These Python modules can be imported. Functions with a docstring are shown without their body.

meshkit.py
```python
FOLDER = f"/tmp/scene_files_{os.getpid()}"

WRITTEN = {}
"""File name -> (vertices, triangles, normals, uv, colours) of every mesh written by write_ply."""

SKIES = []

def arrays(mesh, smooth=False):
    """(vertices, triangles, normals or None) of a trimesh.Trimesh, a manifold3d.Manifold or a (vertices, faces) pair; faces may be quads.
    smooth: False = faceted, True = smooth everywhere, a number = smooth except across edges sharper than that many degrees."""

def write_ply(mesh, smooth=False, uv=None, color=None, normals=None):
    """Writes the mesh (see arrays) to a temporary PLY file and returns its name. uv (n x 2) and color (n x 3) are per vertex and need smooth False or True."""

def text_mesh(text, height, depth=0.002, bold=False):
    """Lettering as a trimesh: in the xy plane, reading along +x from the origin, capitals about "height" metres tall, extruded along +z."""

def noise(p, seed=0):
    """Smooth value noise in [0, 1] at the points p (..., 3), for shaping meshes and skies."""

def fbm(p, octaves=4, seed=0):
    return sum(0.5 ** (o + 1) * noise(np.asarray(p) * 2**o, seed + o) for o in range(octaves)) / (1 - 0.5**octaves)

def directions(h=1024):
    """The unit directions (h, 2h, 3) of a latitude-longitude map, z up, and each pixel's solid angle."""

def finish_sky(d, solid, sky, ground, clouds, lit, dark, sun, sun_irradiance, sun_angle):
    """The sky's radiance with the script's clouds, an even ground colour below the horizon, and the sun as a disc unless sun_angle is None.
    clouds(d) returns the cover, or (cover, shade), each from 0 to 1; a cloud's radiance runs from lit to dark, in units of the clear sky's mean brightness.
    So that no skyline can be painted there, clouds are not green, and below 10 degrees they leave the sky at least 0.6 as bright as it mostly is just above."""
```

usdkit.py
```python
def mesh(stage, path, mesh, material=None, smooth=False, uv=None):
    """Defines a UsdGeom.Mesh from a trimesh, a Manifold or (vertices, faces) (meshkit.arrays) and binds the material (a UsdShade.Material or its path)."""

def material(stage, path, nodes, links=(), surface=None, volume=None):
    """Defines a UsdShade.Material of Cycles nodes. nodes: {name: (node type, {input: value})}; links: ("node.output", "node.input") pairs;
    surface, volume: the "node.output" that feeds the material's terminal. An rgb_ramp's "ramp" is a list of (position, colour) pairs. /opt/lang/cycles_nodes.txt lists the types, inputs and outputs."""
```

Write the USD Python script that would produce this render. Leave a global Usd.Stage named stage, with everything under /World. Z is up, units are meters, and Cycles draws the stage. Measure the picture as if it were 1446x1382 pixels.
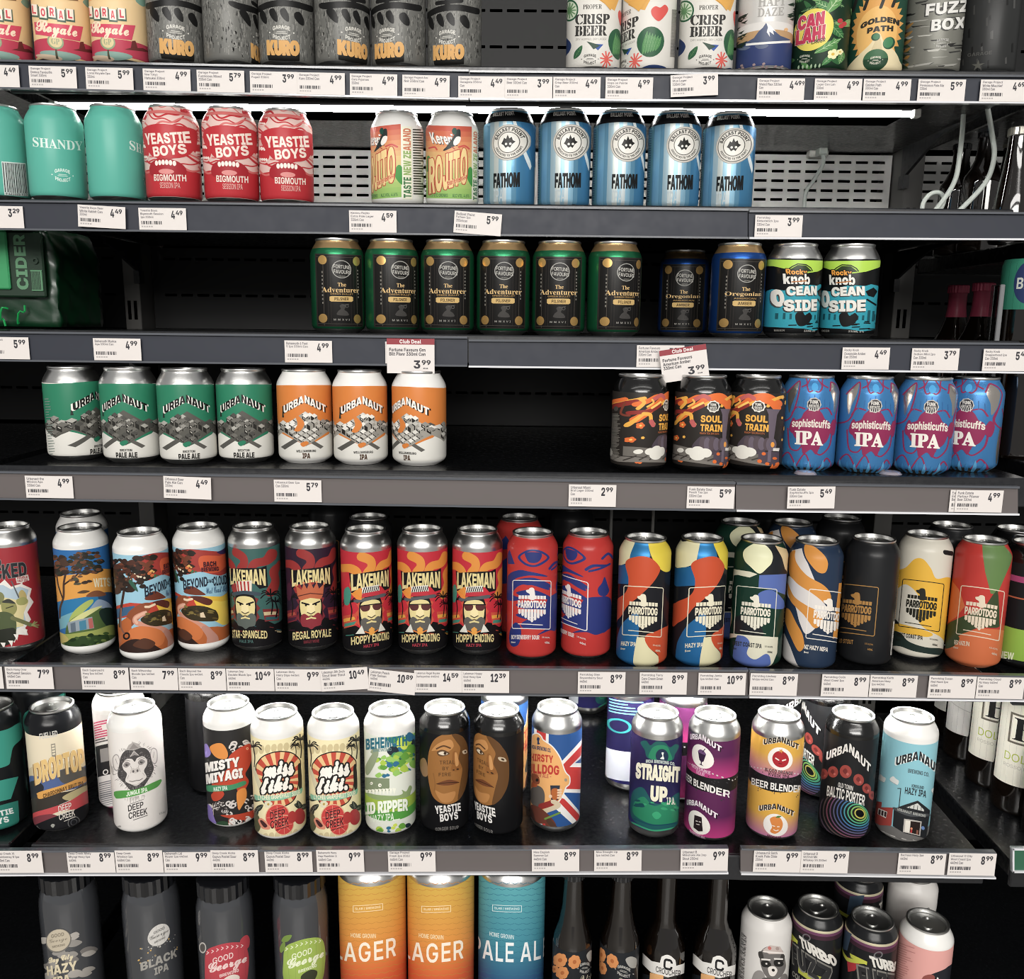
import math, glob, random
import numpy as np
import shapely
from shapely.geometry import Polygon, LineString, Point, box, MultiPolygon
from shapely import affinity
import mapbox_earcut as earcut
import trimesh
from pxr import Usd, UsdGeom, UsdLux, UsdShade, Gf, Sdf, Vt
import usdkit

stage = Usd.Stage.CreateInMemory()
UsdGeom.SetStageUpAxis(stage, 'Z'); UsdGeom.SetStageMetersPerUnit(stage, 1.0)
world = UsdGeom.Xform.Define(stage, '/World'); stage.SetDefaultPrim(world.GetPrim())
UsdGeom.Scope.Define(stage, '/World/Looks')
rng = random.Random(7)

# ---------------------------------------------------------------- camera
CAM_Z = 1.55
FPX, CX, CY = 1250.0, 723.0, 691.0
PITCH, YAW, ROLL = 0.18322, -0.00713, 0.01149
_cp, _sp, _cy, _sy = math.cos(PITCH), math.sin(PITCH), math.cos(YAW), math.sin(YAW)
FWD = np.array([_sy*_cp, _cy*_cp, -_sp]); _r = np.array([_cy, -_sy, 0.0]); _u = np.cross(_r, FWD)
RGT = math.cos(ROLL)*_r + math.sin(ROLL)*_u; UPV = -math.sin(ROLL)*_r + math.cos(ROLL)*_u
cam = UsdGeom.Camera.Define(stage, '/World/camera')
M = np.eye(4); M[0, :3], M[1, :3], M[2, :3], M[3, :3] = RGT, UPV, -FWD, (0, 0, CAM_Z)
cam.AddTransformOp().Set(Gf.Matrix4d(*M.ravel().tolist()))
cam.CreateHorizontalApertureAttr(36.0); cam.CreateFocalLengthAttr(36.0*FPX/1446.0)
cam.CreateFStopAttr(0.0); cam.CreateClippingRangeAttr((0.05, 100.0))
cam.CreateExposureAttr(-1.6)

# ---------------------------------------------------------------- lights of the store
dome = UsdLux.DomeLight.Define(stage, '/World/store_ambience'); dome.CreateIntensityAttr(0.3); dome.CreateColorAttr(Gf.Vec3f(1.0, 0.985, 0.965))
def rect_light(name, loc, size, tilt, power, color=(1, .97, .93)):
    l = UsdLux.RectLight.Define(stage, '/World/'+name); l.CreateWidthAttr(size[0]); l.CreateHeightAttr(size[1])
    l.CreateIntensityAttr(power); l.CreateColorAttr(Gf.Vec3f(*color))
    l.AddTranslateOp().Set(Gf.Vec3d(*loc)); l.AddRotateXOp().Set(tilt)
rect_light('aisle_light_near', (0.0, -0.35, 3.0), (3.2, 0.14), 12, 18)
rect_light('aisle_light_far', (0.2, -1.9, 3.0), (3.4, 0.3), 25, 32)
rect_light('aisle_light_back', (-0.2, -3.4, 3.0), (4.0, 0.7), 38, 40)
rect_light('aisle_light_end', (0.3, -4.8, 2.9), (4.0, 1.0), 50, 38)
LED_POWER = 110.0

def ray(px, py): return (px-CX)/FPX*RGT - (py-CY)/FPX*UPV + FWD
def at_y(px, py, Y):
    d = ray(px, py); p = d*(Y/d[1]); p[2] += CAM_Z; return p
def at_z(px, py, z):
    d = ray(px, py); p = d*((z-CAM_Z)/d[2]); p[2] += CAM_Z; return p
def at_x(px, py, X):
    d = ray(px, py); p = d*(X/d[0]); p[2] += CAM_Z; return p
# deck heights (m) and front planes of the seven shelves
DECK = {1: CAM_Z+.3035, 2: CAM_Z+.1456, 3: CAM_Z-.0124, 4: CAM_Z-.1706, 5: CAM_Z-.4335, 6: CAM_Z-.6628, 7: CAM_Z-.939}
FRONT = {1: 1.132, 2: 1.132, 3: 1.085, 4: 1.030, 5: 1.070, 6: 1.028, 7: 1.010}

# ---------------------------------------------------------------- helpers
def lin(c):
    if isinstance(c, str): c = [int(c[i:i+2], 16)/255 for i in (0, 2, 4)]
    return tuple(x/12.92 if x <= .04045 else ((x+.055)/1.055)**2.4 for x in c)
ALB = 1.0
_names = {}
def numbered(parent, name):
    k = (str(parent), name); n = _names.get(k, 0); _names[k] = n+1
    return name if n == 0 else '%s_%03d' % (name, n)
def tag(p, label=None, cat=None, group=None, kind=None):
    p = p.GetPrim() if hasattr(p, 'GetPrim') else p
    for k, v in (('label', label), ('category', cat), ('group', group), ('kind', kind)):
        if v: p.SetCustomDataByKey(k, v)
    return p
def thing(name, label, cat, loc=(0, 0, 0), rz=0, group=None):
    x = UsdGeom.Xform.Define(stage, '/World/'+numbered('/World', name))
    x.AddTranslateOp().Set(Gf.Vec3d(*map(float, loc)))
    if rz: x.AddRotateZOp().Set(float(rz))
    tag(x, label, cat, group); return x.GetPrim()
def obj(name, mesh, mat, parent=None, smooth=35):
    base = parent.GetPath() if parent is not None else Sdf.Path('/World')
    return usdkit.mesh(stage, base.AppendChild(numbered(base, name)), mesh, mat, smooth=smooth).GetPrim()
def raw(name, V, F, mat, parent=None, N=None, C=None, S=None):
    base = parent.GetPath() if parent is not None else Sdf.Path('/World')
    m = UsdGeom.Mesh.Define(stage, base.AppendChild(numbered(base, name)))
    m.CreatePointsAttr(Vt.Vec3fArray.FromNumpy(np.ascontiguousarray(V, np.float32)))
    m.CreateFaceVertexCountsAttr(Vt.IntArray.FromNumpy(np.full(len(F), 3, np.int32)))
    m.CreateFaceVertexIndicesAttr(Vt.IntArray.FromNumpy(np.ascontiguousarray(F, np.int32).ravel()))
    m.CreateSubdivisionSchemeAttr('none')
    if N is not None:
        m.CreateNormalsAttr(Vt.Vec3fArray.FromNumpy(np.ascontiguousarray(N, np.float32))); m.SetNormalsInterpolation('vertex')
    pv = UsdGeom.PrimvarsAPI(m)
    if C is not None: pv.CreatePrimvar('ink', Sdf.ValueTypeNames.Color3fArray, 'vertex').Set(Vt.Vec3fArray.FromNumpy(np.ascontiguousarray(C, np.float32)))
    if S is not None: pv.CreatePrimvar('finish', Sdf.ValueTypeNames.Color3fArray, 'vertex').Set(Vt.Vec3fArray.FromNumpy(np.ascontiguousarray(S, np.float32)))
    UsdShade.MaterialBindingAPI.Apply(m.GetPrim()).Bind(mat); return m.GetPrim()
def bx(x0, x1, y0, y1, z0, z1):
    m = trimesh.creation.box((x1-x0, y1-y0, z1-z0)); m.apply_translation(((x0+x1)/2, (y0+y1)/2, (z0+z1)/2)); return m
def bbx(x0, x1, y0, y1, z0, z1, c=.001):
    "a box with chamfered edges"
    c = min(c, (x1-x0)/3, (y1-y0)/3, (z1-z0)/3); P = []
    for sx in (0, 1):
        for sy in (0, 1):
            for sz in (0, 1):
                p = np.array([(x0, x1)[sx], (y0, y1)[sy], (z0, z1)[sz]]); d = np.array([c*(1-2*sx), c*(1-2*sy), c*(1-2*sz)])
                P += [p+d*(1, 1, 0), p+d*(1, 0, 1), p+d*(0, 1, 1)]
    return trimesh.convex.convex_hull(np.array(P))
def cat(*ms): return trimesh.util.concatenate([m for m in ms])
def lathe(prof, seg=48):
    p = np.array(prof, float); n = len(p); a = np.arange(seg)*2*np.pi/seg
    V = np.stack([p[:, None, 0]*np.sin(a), -p[:, None, 0]*np.cos(a), np.broadcast_to(p[:, None, 1], (n, seg))], -1).reshape(-1, 3)
    i, j = np.meshgrid(np.arange(n-1), np.arange(seg), indexing='ij'); k = (j+1) % seg
    Q = np.stack([i*seg+j, i*seg+k, (i+1)*seg+k, (i+1)*seg+j], -1).reshape(-1, 4)
    m = trimesh.Trimesh(V, np.vstack([Q[:, [0, 1, 2]], Q[:, [0, 2, 3]]]), process=False)
    m.merge_vertices(); m.update_faces(m.nondegenerate_faces()); return m
def tube(pts, r, sides=10):
    p = np.asarray(pts, float); t = np.gradient(p, axis=0); t /= np.linalg.norm(t, axis=1, keepdims=True)
    a = np.cross(t, (0.03, 1, 0.02)); a /= np.linalg.norm(a, axis=1, keepdims=True); b = np.cross(t, a)
    ang = np.arange(sides)*2*np.pi/sides; n = len(p)
    V = (p[:, None]+r*(np.cos(ang)[None, :, None]*a[:, None]+np.sin(ang)[None, :, None]*b[:, None])).reshape(-1, 3)
    i, j = np.meshgrid(np.arange(n-1), np.arange(sides), indexing='ij'); k = (j+1) % sides
    Q = np.stack([i*sides+j, i*sides+k, (i+1)*sides+k, (i+1)*sides+j], -1).reshape(-1, 4)
    F = [Q[:, [0, 1, 2]], Q[:, [0, 2, 3]]]
    for e, s in ((0, 1), (n-1, -1)):
        F.append(np.array([(e*sides, e*sides+(q+1 if s < 0 else q), e*sides+(q if s < 0 else q+1)) for q in range(1, sides-1)]))
    m = trimesh.Trimesh(V, np.vstack(F), process=False); m.fix_normals(); return m
def spline(pts, n=8, closed=False):
    p = np.asarray(pts, float); k = len(p); out = []
    for i in range(k if closed else k-1):
        P = [p[(i+j) % k] if closed else p[min(max(i+j, 0), k-1)] for j in (-1, 0, 1, 2)]
        for t in np.arange(n)/n:
            out.append(.5*((2*P[1])+(-P[0]+P[2])*t+(2*P[0]-5*P[1]+4*P[2]-P[3])*t*t+(-P[0]+3*P[1]-3*P[2]+P[3])*t**3))
    if not closed: out.append(p[-1])
    return np.array(out)

# ---------------------------------------------------------------- materials
def simple(name, color, rough=.4, metal=0.0, extra=None, bump=None):
    n = {'p': ('principled_bsdf', {'base_color': lin(color), 'roughness': rough, 'metallic': metal, **(extra or {})})}; l = []
    if bump:
        n['tc'] = ('texture_coordinate', {}); n['n'] = ('noise_texture', {'scale': bump[0], 'detail': 4.0}); n['b'] = ('bump', {'strength': bump[1], 'distance': .001})
        n['r'] = ('map_range', {'from_min': .3, 'from_max': .7, 'to_min': max(.02, rough-bump[2]), 'to_max': rough+bump[2]})
        l = [('tc.object', 'n.vector'), ('n.fac', 'b.height'), ('b.normal', 'p.normal'), ('n.fac', 'r.value'), ('r.result', 'p.roughness')]
    return usdkit.material(stage, '/World/Looks/'+name, n, l, surface='p.BSDF')
INK = usdkit.material(stage, '/World/Looks/printed_ink', {
    'a': ('attribute', {'attribute': 'ink'}), 'f': ('attribute', {'attribute': 'finish'}), 's': ('separate_color', {}),
    'p': ('principled_bsdf', {'coat_weight': .05, 'coat_roughness': .2, 'specular_ior_level': .2})},
    [('a.color', 'p.base_color'), ('f.color', 's.color'), ('s.r', 'p.metallic'), ('s.g', 'p.roughness')], surface='p.BSDF')
ALU = simple('brushed_aluminium', 'dededc', .3, 1.0)
LID = simple('lid_aluminium', 'cfcfcd', .34, 1.0)
WHITE_CAN = simple('white_can_enamel', 'e6e5e1', .28, 0, {'coat_weight': .4, 'coat_roughness': .08})
BLACK_CAN = simple('black_can_enamel', '0d0d0d', .2, 0, {'coat_weight': .4, 'coat_roughness': .06})
GREY_CAN = simple('pewter_can_enamel', '55544f', .3, .6)
LID_DARK = simple('dark_lid_metal', '3a3a3a', .25, .9)
DECK_M = simple('black_shelf_enamel', '0e0f11', .3, 0, {'coat_weight': .3, 'coat_roughness': .15}, bump=(160, .012, .06))
EDGE_M = simple('shelf_edge_enamel', '1d1e21', .35, 0, bump=(120, .03, .05))
STRIP_M = simple('slate_ticket_channel', '30333c', .5, 0, {'specular_ior_level': .3}, bump=(60, .02, .05))
STRIP_HAZE = simple('hazed_ticket_channel', '625c5b', .5, 0, {'specular_ior_level': .3}, bump=(60, .02, .05))  # lighter than the slate one: haze is put into the colour
LIP_M = simple('channel_lip_grey', '54575d', .22, 0, {'coat_weight': .5})
LIP_W = simple('pale_lit_channel_lip', 'd9dade', .15, 0, {'coat_weight': .6})  # pale colour stands in for clear lips catching the light
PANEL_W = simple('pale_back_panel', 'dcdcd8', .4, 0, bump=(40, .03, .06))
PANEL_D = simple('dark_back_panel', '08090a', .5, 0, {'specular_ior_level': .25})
VOID_M = simple('black_void', '050505', .9, 0, {'specular_ior_level': 0.0})
PLASTIC_W = simple('white_plastic', 'd8d8d2', .35)
CORD_M = simple('pale_cord', 'b9c0ba', .4)
PAPER = simple('ticket_paper', 'd9d3cf', .55, bump=(200, .02, .04))
GLASS_B = simple('brown_bottle_glass', '120c08', .06, 0, {'coat_weight': 1.0, 'coat_roughness': .03, 'transmission_weight': .25, 'ior': 1.5})
CAP_M = simple('black_plastic_cap', '16171a', .2, 0, {'coat_weight': .6})
FOIL_M = simple('crown_cap_metal', 'c8c4b8', .25, .9)
PET_M = simple('smoked_plastic_bottle', '44464a', .12, 0, {'coat_weight': .8, 'transmission_weight': .2})
LED_M, LED_M6 = [usdkit.material(stage, '/World/Looks/led_diffuser_%d' % i, {'e': ('emission', {'color': (1.0, .985, .95), 'strength': s})}, surface='e.emission') for i, s in enumerate((LED_POWER, LED_POWER*3.2))]

# ---------------------------------------------------------------- lettering
FDIR = sorted(glob.glob('/opt/blender-*/*/datafiles/fonts/'))[0]
_fonts, _glyphs = {}, {}
def _font(f):
    if f not in _fonts:
        from PIL import ImageFont
        if f in ('b', 'h', 'm', 'r', 't'):
            k = ImageFont.truetype(FDIR+'Inter.woff2', 110); k.set_variation_by_axes([24, {'b': 900, 'h': 780, 'm': 620, 'r': 430, 't': 280}[f]])
        else: k = ImageFont.truetype(FDIR+{'s': 'NotoSansMath-Regular.woff2', 'c': 'NotoSansMath-Regular.woff2', 'j': 'Noto Sans CJK Regular.woff2', 'k': 'DejaVuSansMono.woff2'}[f], 110)
        _fonts[f] = k
    return _fonts[f]
def _map(ch, f):
    o = ord(ch)
    if f == 's':
        if 65 <= o <= 90: return chr(0x1D400+o-65)
        if 97 <= o <= 122: return chr(0x1D41A+o-97)
        if 48 <= o <= 57: return chr(0x1D7CE+o-48)
    if f == 'c':
        if 65 <= o <= 90: return chr(0x1D4D0+o-65)
        if 97 <= o <= 122: return chr(0x1D4EA+o-97)
    return ch
def glyph(ch, f):
    if (ch, f) not in _glyphs:
        from PIL import Image, ImageDraw
        k = _font(f); c = _map(ch, f); adv = k.getlength(c); x0, y0, x1, y1 = k.getbbox(c, anchor='ls')
        g = None
        if x1 > x0 and y1 > y0:
            im = Image.new('L', (x1-x0+8, y1-y0+8)); ImageDraw.Draw(im).text((4-x0, 4-y0), c, 255, k, anchor='ls')
            on = np.pad(np.asarray(im) > 127, ((0, 0), (1, 1))).astype(np.int8); d = np.diff(on, axis=1)
            r, st = np.nonzero(d == 1); en = np.nonzero(d == -1)[1]
            g = shapely.union_all(shapely.box(st, -r-1, en, -r)).buffer(.7, join_style='mitre').buffer(-.7, join_style='mitre').simplify(1.3)
            g = affinity.translate(g, x0-4, 4-y0)
        _glyphs[(ch, f)] = (g, adv)
    return _glyphs[(ch, f)]
def text_geoms(s, f='b', track=0):
    x, out = 0.0, []
    for ch in s:
        g, adv = glyph(ch, f)
        if g is not None: out.append(affinity.translate(g, x, 0))
        x += adv*(1+track)
    return out
def text_box(s, b, f='b', slant=0, dy=0, arch=0, track=0, rot=0, fan=0):
    "the glyphs of s stretched into the box (x0, y0, x1, y1), y down"
    gs = text_geoms(s, f, track); x0, y0, x1, y1 = shapely.total_bounds(np.array(gs, object)); X0, Y0, X1, Y1 = b
    def tf(p):
        a = (p[:, 0]-x0)/(x1-x0); c = (p[:, 1]-y0)/(y1-y0)
        c2 = .5+(c-.5)*(1+fan*(abs(2*a-1)-.5)) if fan else c
        X = X0+a*(X1-X0)+slant*(c-.5)*(Y1-Y0); Y = Y1-c2*(Y1-Y0)+dy*(a-.5)+arch*(2*a-1)**2
        return np.stack([X, Y], 1)
    gs = [shapely.transform(shapely.segmentize(g, 25), tf) for g in gs]
    if rot: gs = [affinity.rotate(g, rot, origin=((X0+X1)/2, (Y0+Y1)/2)) for g in gs]
    return gs
def polys(g):
    if g.is_empty: return []
    if g.geom_type == 'Polygon': return [g]
    return [q for h in getattr(g, 'geoms', []) for q in polys(h)]
def tri(poly):
    rings = [np.asarray(poly.exterior.coords)[:-1]]+[np.asarray(r.coords)[:-1] for r in poly.interiors]
    v = np.vstack(rings); return v, earcut.triangulate_float64(v, np.cumsum([len(r) for r in rings]).astype(np.uint32)).reshape(-1, 3)
def flat(geoms, th=.0002):
    "flat print: polygons in (x, z) facing -y at y = -th"
    V, F, n = [], [], 0
    for g in geoms:
        for p in polys(g):
            v, f = tri(p); a = v[f[:, 1]]-v[f[:, 0]]; b = v[f[:, 2]]-v[f[:, 0]]; s = a[:, 0]*b[:, 1]-a[:, 1]*b[:, 0] < 0; f[s] = f[s][:, ::-1]
            V.append(np.stack([v[:, 0], np.full(len(v), -th), v[:, 1]], 1)); F.append(f+n); n += len(v)
    return np.vstack(V), np.vstack(F)

# ---------------------------------------------------------------- wrapped label art
TILT = {1: (-.35, -.26), 2: (-.22, -.127), 3: (-.09, .01), 4: (.05, .155), 5: (.23, .36), 6: (.42, .52), 7: (.55, .65)}
RATIO = {1: 1.13, 2: .99, 3: 1.0, 4: .98, 5: .905, 6: .875, 7: .8}
R0 = 33.4
class Art:
    def __init__(s, H=115, R=R0, rough=.42, metal=0.0):
        s.H, s.R, s.ops, s.rough, s.metal, s.clip = H, R, [], rough, metal, (-1e3, 1e3)
    def fr(s, L, Rr, T, B, row, rot=0):
        s.cx, s.hw, s.B, s.rot = (L+Rr)/2, (Rr-L)/2, B, math.radians(rot); s.kt, s.kb = TILT[row]
        s.T = T if T is not None else B-(Rr-L)/(2*s.R)*s.H*RATIO[row]
        return s
    def mp(s, p):
        X = (p[:, 0]-s.cx)/s.hw; e = .96; c = np.clip(X, -e, e); th = np.arcsin(c)+(X-c)*1.6
        t = (p[:, 1]-s.T)/(s.B-s.T); y = p[:, 1]+s.hw*(s.kt+(s.kb-s.kt)*t)*(1-np.cos(np.clip(th, -1.57, 1.57)))
        return np.stack([(th-s.rot)*s.R, 1.5+(s.H-1.5)*(s.B-y)/(s.B-s.T)], 1)
    def add(s, g, col, m=None, ro=None):
        if isinstance(g, (list, tuple)): geoms = g
        else: geoms = [g]
        for q in geoms:
            if q.is_empty: continue
            q = shapely.transform(shapely.segmentize(q, s.hw*.09), s.mp)
            if not q.is_valid: q = q.buffer(0)
            if q.is_empty: continue
            q = q.simplify(.07).intersection(box((-2.95-s.rot)*s.R, s.clip[0], (2.95-s.rot)*s.R, s.clip[1]))
            for h in polys(q):
                if h.area > .02: s.ops.append((h, lin(col), s.metal if m is None else m, s.rough if ro is None else ro))
        s.ops.append(None)
    def band(s, v0, v1, c0, c1=None, m=None, ro=None):
        s.ops.append(('band', v0, v1, lin(c0), lin(c1 or c0), s.metal if m is None else m, s.rough if ro is None else ro)); s.ops.append(None)
    def all(s, c, m=None, ro=None): s.band(5.6, s.H-3.2, c, m=m, ro=ro)
    def grad(s, v0, v1, stops, m=None):
        for (t0, a), (t1, b) in zip(stops, stops[1:]): s.band(v0+(v1-v0)*t0, v0+(v1-v0)*t1, a, b, m)
    def P(s, pts, c, **k): s.add(Polygon(pts).buffer(0), c, **k)
    def S(s, pts, c, **k): s.add(Polygon(spline(pts, 6, True)).buffer(0), c, **k)
    def L(s, pts, w, c, sm=False, **k): s.add(LineString(spline(pts, 6) if sm else pts).buffer(w/2, 3), c, **k)
    def C(s, x, y, r, c, ry=None, **k): s.add(affinity.scale(Point(x, y).buffer(r, 6), 1, (ry or r)/r), c, **k)
    def R_(s, x0, y0, x1, y1, c, **k): s.add(box(min(x0, x1), min(y0, y1), max(x0, x1), max(y0, y1)), c, **k)
    def ring(s, x, y, r, w, c, **k): s.add(Point(x, y).buffer(r+w/2, 8).difference(Point(x, y).buffer(r-w/2, 8)), c, **k)
    def frame(s, x0, y0, x1, y1, w, c, rad=0, **k):
        o = box(x0+rad, y0+rad, x1-rad, y1-rad).buffer(rad+w/2, 4); s.add(o.difference(o.buffer(-w)), c, **k)
    def T_(s, txt, b, c, f='b', out=None, drop=None, bold=0, **k):
        gs = text_box(txt, b, f, **k)
        if bold: gs = [g.buffer(bold) for g in gs]
        if drop:
            dx, dy, dc = drop; n = max(2, int(max(abs(dx), abs(dy))/2)); s.add(shapely.union_all([affinity.translate(g, dx*i/n, dy*i/n) for g in gs for i in range(n+1)]), dc)
        if out: s.add(shapely.union_all([g.buffer(out[0], 3) for g in gs]), out[1])
        s.add(gs, c)
def garage(a, cx, cy, w, c):
    h = w*.19
    a.T_('GARAGE', (cx-w/2*.8, cy-w*.36, cx+w/2*.8, cy-w*.36+h), c, 'h', arch=w*.1, fan=.2); a.T_('PROJECT', (cx-w/2*.8, cy+w*.2, cx+w/2*.8, cy+w*.2+h), c, 'h', arch=-w*.1, fan=.2)
    a.L([(cx-w*.2, cy-w*.02), (cx+w*.2, cy-w*.02)], w*.03, c); a.L([(cx-w*.25, cy+w*.06), (cx+w*.25, cy+w*.06)], w*.03, c)
    a.C(cx-w*.55, cy+w*.02, w*.035, c); a.C(cx+w*.55, cy+w*.02, w*.035, c)
def star(x, y, r0, r1, n, ph=0):
    return Polygon([(x+(r0, r1)[i % 2]*math.cos(ph+math.pi*i/n), y+(r0, r1)[i % 2]*math.sin(ph+math.pi*i/n)) for i in range(2*n)])

def can_profile(H, R):
    k = R/34.2
    return [(0, 24.2*k), (1.2, 25.8*k), (3.2, 29.0*k), (5.6, 32.2*k), (8.5, 33.8*k), (11, R), (H-21, R), (H-18.5, R*.992), (H-15.5, R*.965), (H-12, R*.915), (H-8.5, R*.855), (H-5.8, R*.805), (H-4.4, R*.785), (H-3.2, R*.785)]
def skin(art, prof, seg=72):
    z = np.array([p[0] for p in prof], float); r = np.array([p[1] for p in prof], float); dth = 2*np.pi/seg; U = art.R*dth
    nz = -np.gradient(r, z); V, N, C, S, F, n, layer = [], [], [], [], [], 0, 0
    flush = list(art.ops); step = min(.014, .55/max(1, sum(o is None for o in flush)))
    def emit(uv, tris, strip, cols, m, ro, off):
        nonlocal n
        t = uv[:, 0]/U-strip; rr = np.interp(uv[:, 1], z, r)+off; a0, a1 = strip*dth, (strip+1)*dth
        x = rr*((1-t)*np.sin(a0)+t*np.sin(a1)); y = -rr*((1-t)*np.cos(a0)+t*np.cos(a1)); th = uv[:, 0]/art.R; q = np.interp(uv[:, 1], z, nz)
        V.append(np.stack([x, y, uv[:, 1]], 1)); nn = np.stack([np.sin(th), -np.cos(th), q], 1); N.append(nn/np.linalg.norm(nn, axis=1, keepdims=True))
        C.append(np.broadcast_to(cols, (len(uv), 3))); S.append(np.broadcast_to((m, ro, 0), (len(uv), 3))); F.append(tris+n); n += len(uv)
    for o in flush:
        if o is None: layer += 1; continue
        off = .03+step*layer
        if o[0] == 'band':
            _, v0, v1, c0, c1, m, ro = o; vs = [v0]+[q for q in z if v0 < q < v1]+[v1]; k = len(vs)
            vv = np.array(vs); cc = np.array(c0)+(np.array(c1)-np.array(c0))*((vv-v0)/(v1-v0))[:, None]
            for i in range(seg):
                uv = np.stack([np.tile([i*U, (i+1)*U], k), np.repeat(vv, 2)], 1)
                T = np.array([t for j in range(k-1) for t in ((2*j, 2*j+1, 2*j+3), (2*j, 2*j+3, 2*j+2))])
                emit(uv, T, i, np.repeat(cc, 2, 0), m, ro, off)
            continue
        g, c, m, ro = o; parts = [g]; u0, v0, u1, v1 = g.bounds
        v0c, v1c = max(v0, z[0]), min(v1, z[-1])
        if v0 < z[0] or v1 > z[-1]: parts = polys(shapely.intersection(g, box(u0-1, z[0], u1+1, z[-1])))
        ks = [q for q in z if v0c < q < v1c]
        if ks:
            e = [v0c-.01]+ks+[v1c+.01]; cells = shapely.box(u0-1, np.array(e[:-1]), u1+1, np.array(e[1:]))
            parts = [q for p in parts for h in shapely.intersection(p, cells) for q in polys(h)]
        for p in parts:
            u0, v0, u1, v1 = p.bounds; i0, i1 = int(math.floor(u0/U+1e-9)), int(math.ceil(u1/U-1e-9))
            if i1-i0 <= 1: todo = [(i0, p)]
            else:
                ii = np.arange(i0, i1); hs = shapely.intersection(p, shapely.box(ii*U, v0-1, (ii+1)*U, v1+1)); todo = [(i, q) for i, h in zip(ii, hs) for q in polys(h)]
            for i, q in todo:
                if q.area < 1e-3: continue
                uv, f = tri(q)
                if not len(f): continue
                a = uv[f[:, 1]]-uv[f[:, 0]]; b = uv[f[:, 2]]-uv[f[:, 0]]; w = a[:, 0]*b[:, 1]-a[:, 1]*b[:, 0] < 0; f[w] = f[w][:, ::-1]
                emit(uv, f, i, c, m, ro, off)
    C = np.vstack(C); C = C*.92+.08*(C @ np.array([.21, .72, .07]))[:, None]
    return np.vstack(V)*.001, np.vstack(F), np.vstack(N), C*ALB, np.vstack(S)
# ================================================================ label artwork, one function per kind of can
ART = {}
def art(H=115, R=R0, body=None, lid=None):
    def deco(f): ART[f.__name__] = (f, H, R, body or ALU, lid or LID); return f
    return deco
def leaf(a, x0, y0, x1, y1, w, c, c2=None):
    dx, dy = x1-x0, y1-y0; L = math.hypot(dx, dy); nx, ny = -dy/L*w, dx/L*w; mx, my = x0+dx*.45, y0+dy*.45
    a.S([(x0, y0), (mx+nx, my+ny), (x1, y1), (mx-nx, my-ny)], c)
    if c2:
        a.L([(x0, y0), (x1, y1)], w*.12, c2)
        for t in (.3, .5, .7):
            for sg in (-1, 1): a.L([(x0+dx*t, y0+dy*t), (x0+dx*(t+.15)+sg*nx*.6, y0+dy*(t+.15)+sg*ny*.6)], w*.08, c2)
def flower(a, x, y, r, c, c2, n=5):
    a.add(shapely.union_all([Point(x+r*.6*math.cos(i*2*math.pi/n), y+r*.6*math.sin(i*2*math.pi/n)).buffer(r*.5, 3) for i in range(n)]), c); a.C(x, y, r*.32, c2)
def palm(a, x, y, h, c, w=3):
    a.L([(x, y), (x+h*.06, y-h*.5), (x, y-h)], w, c, sm=True)
    for d in (-170, -140, -90, -40, -10, 20, 160):
        t = math.radians(d); a.L([(x, y-h), (x+h*.25*math.cos(t), y-h+h*.2*math.sin(t)-h*.08), (x+h*.45*math.cos(t), y-h+h*.35*math.sin(t)+h*.06)], w*1.1, c, sm=True)
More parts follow.
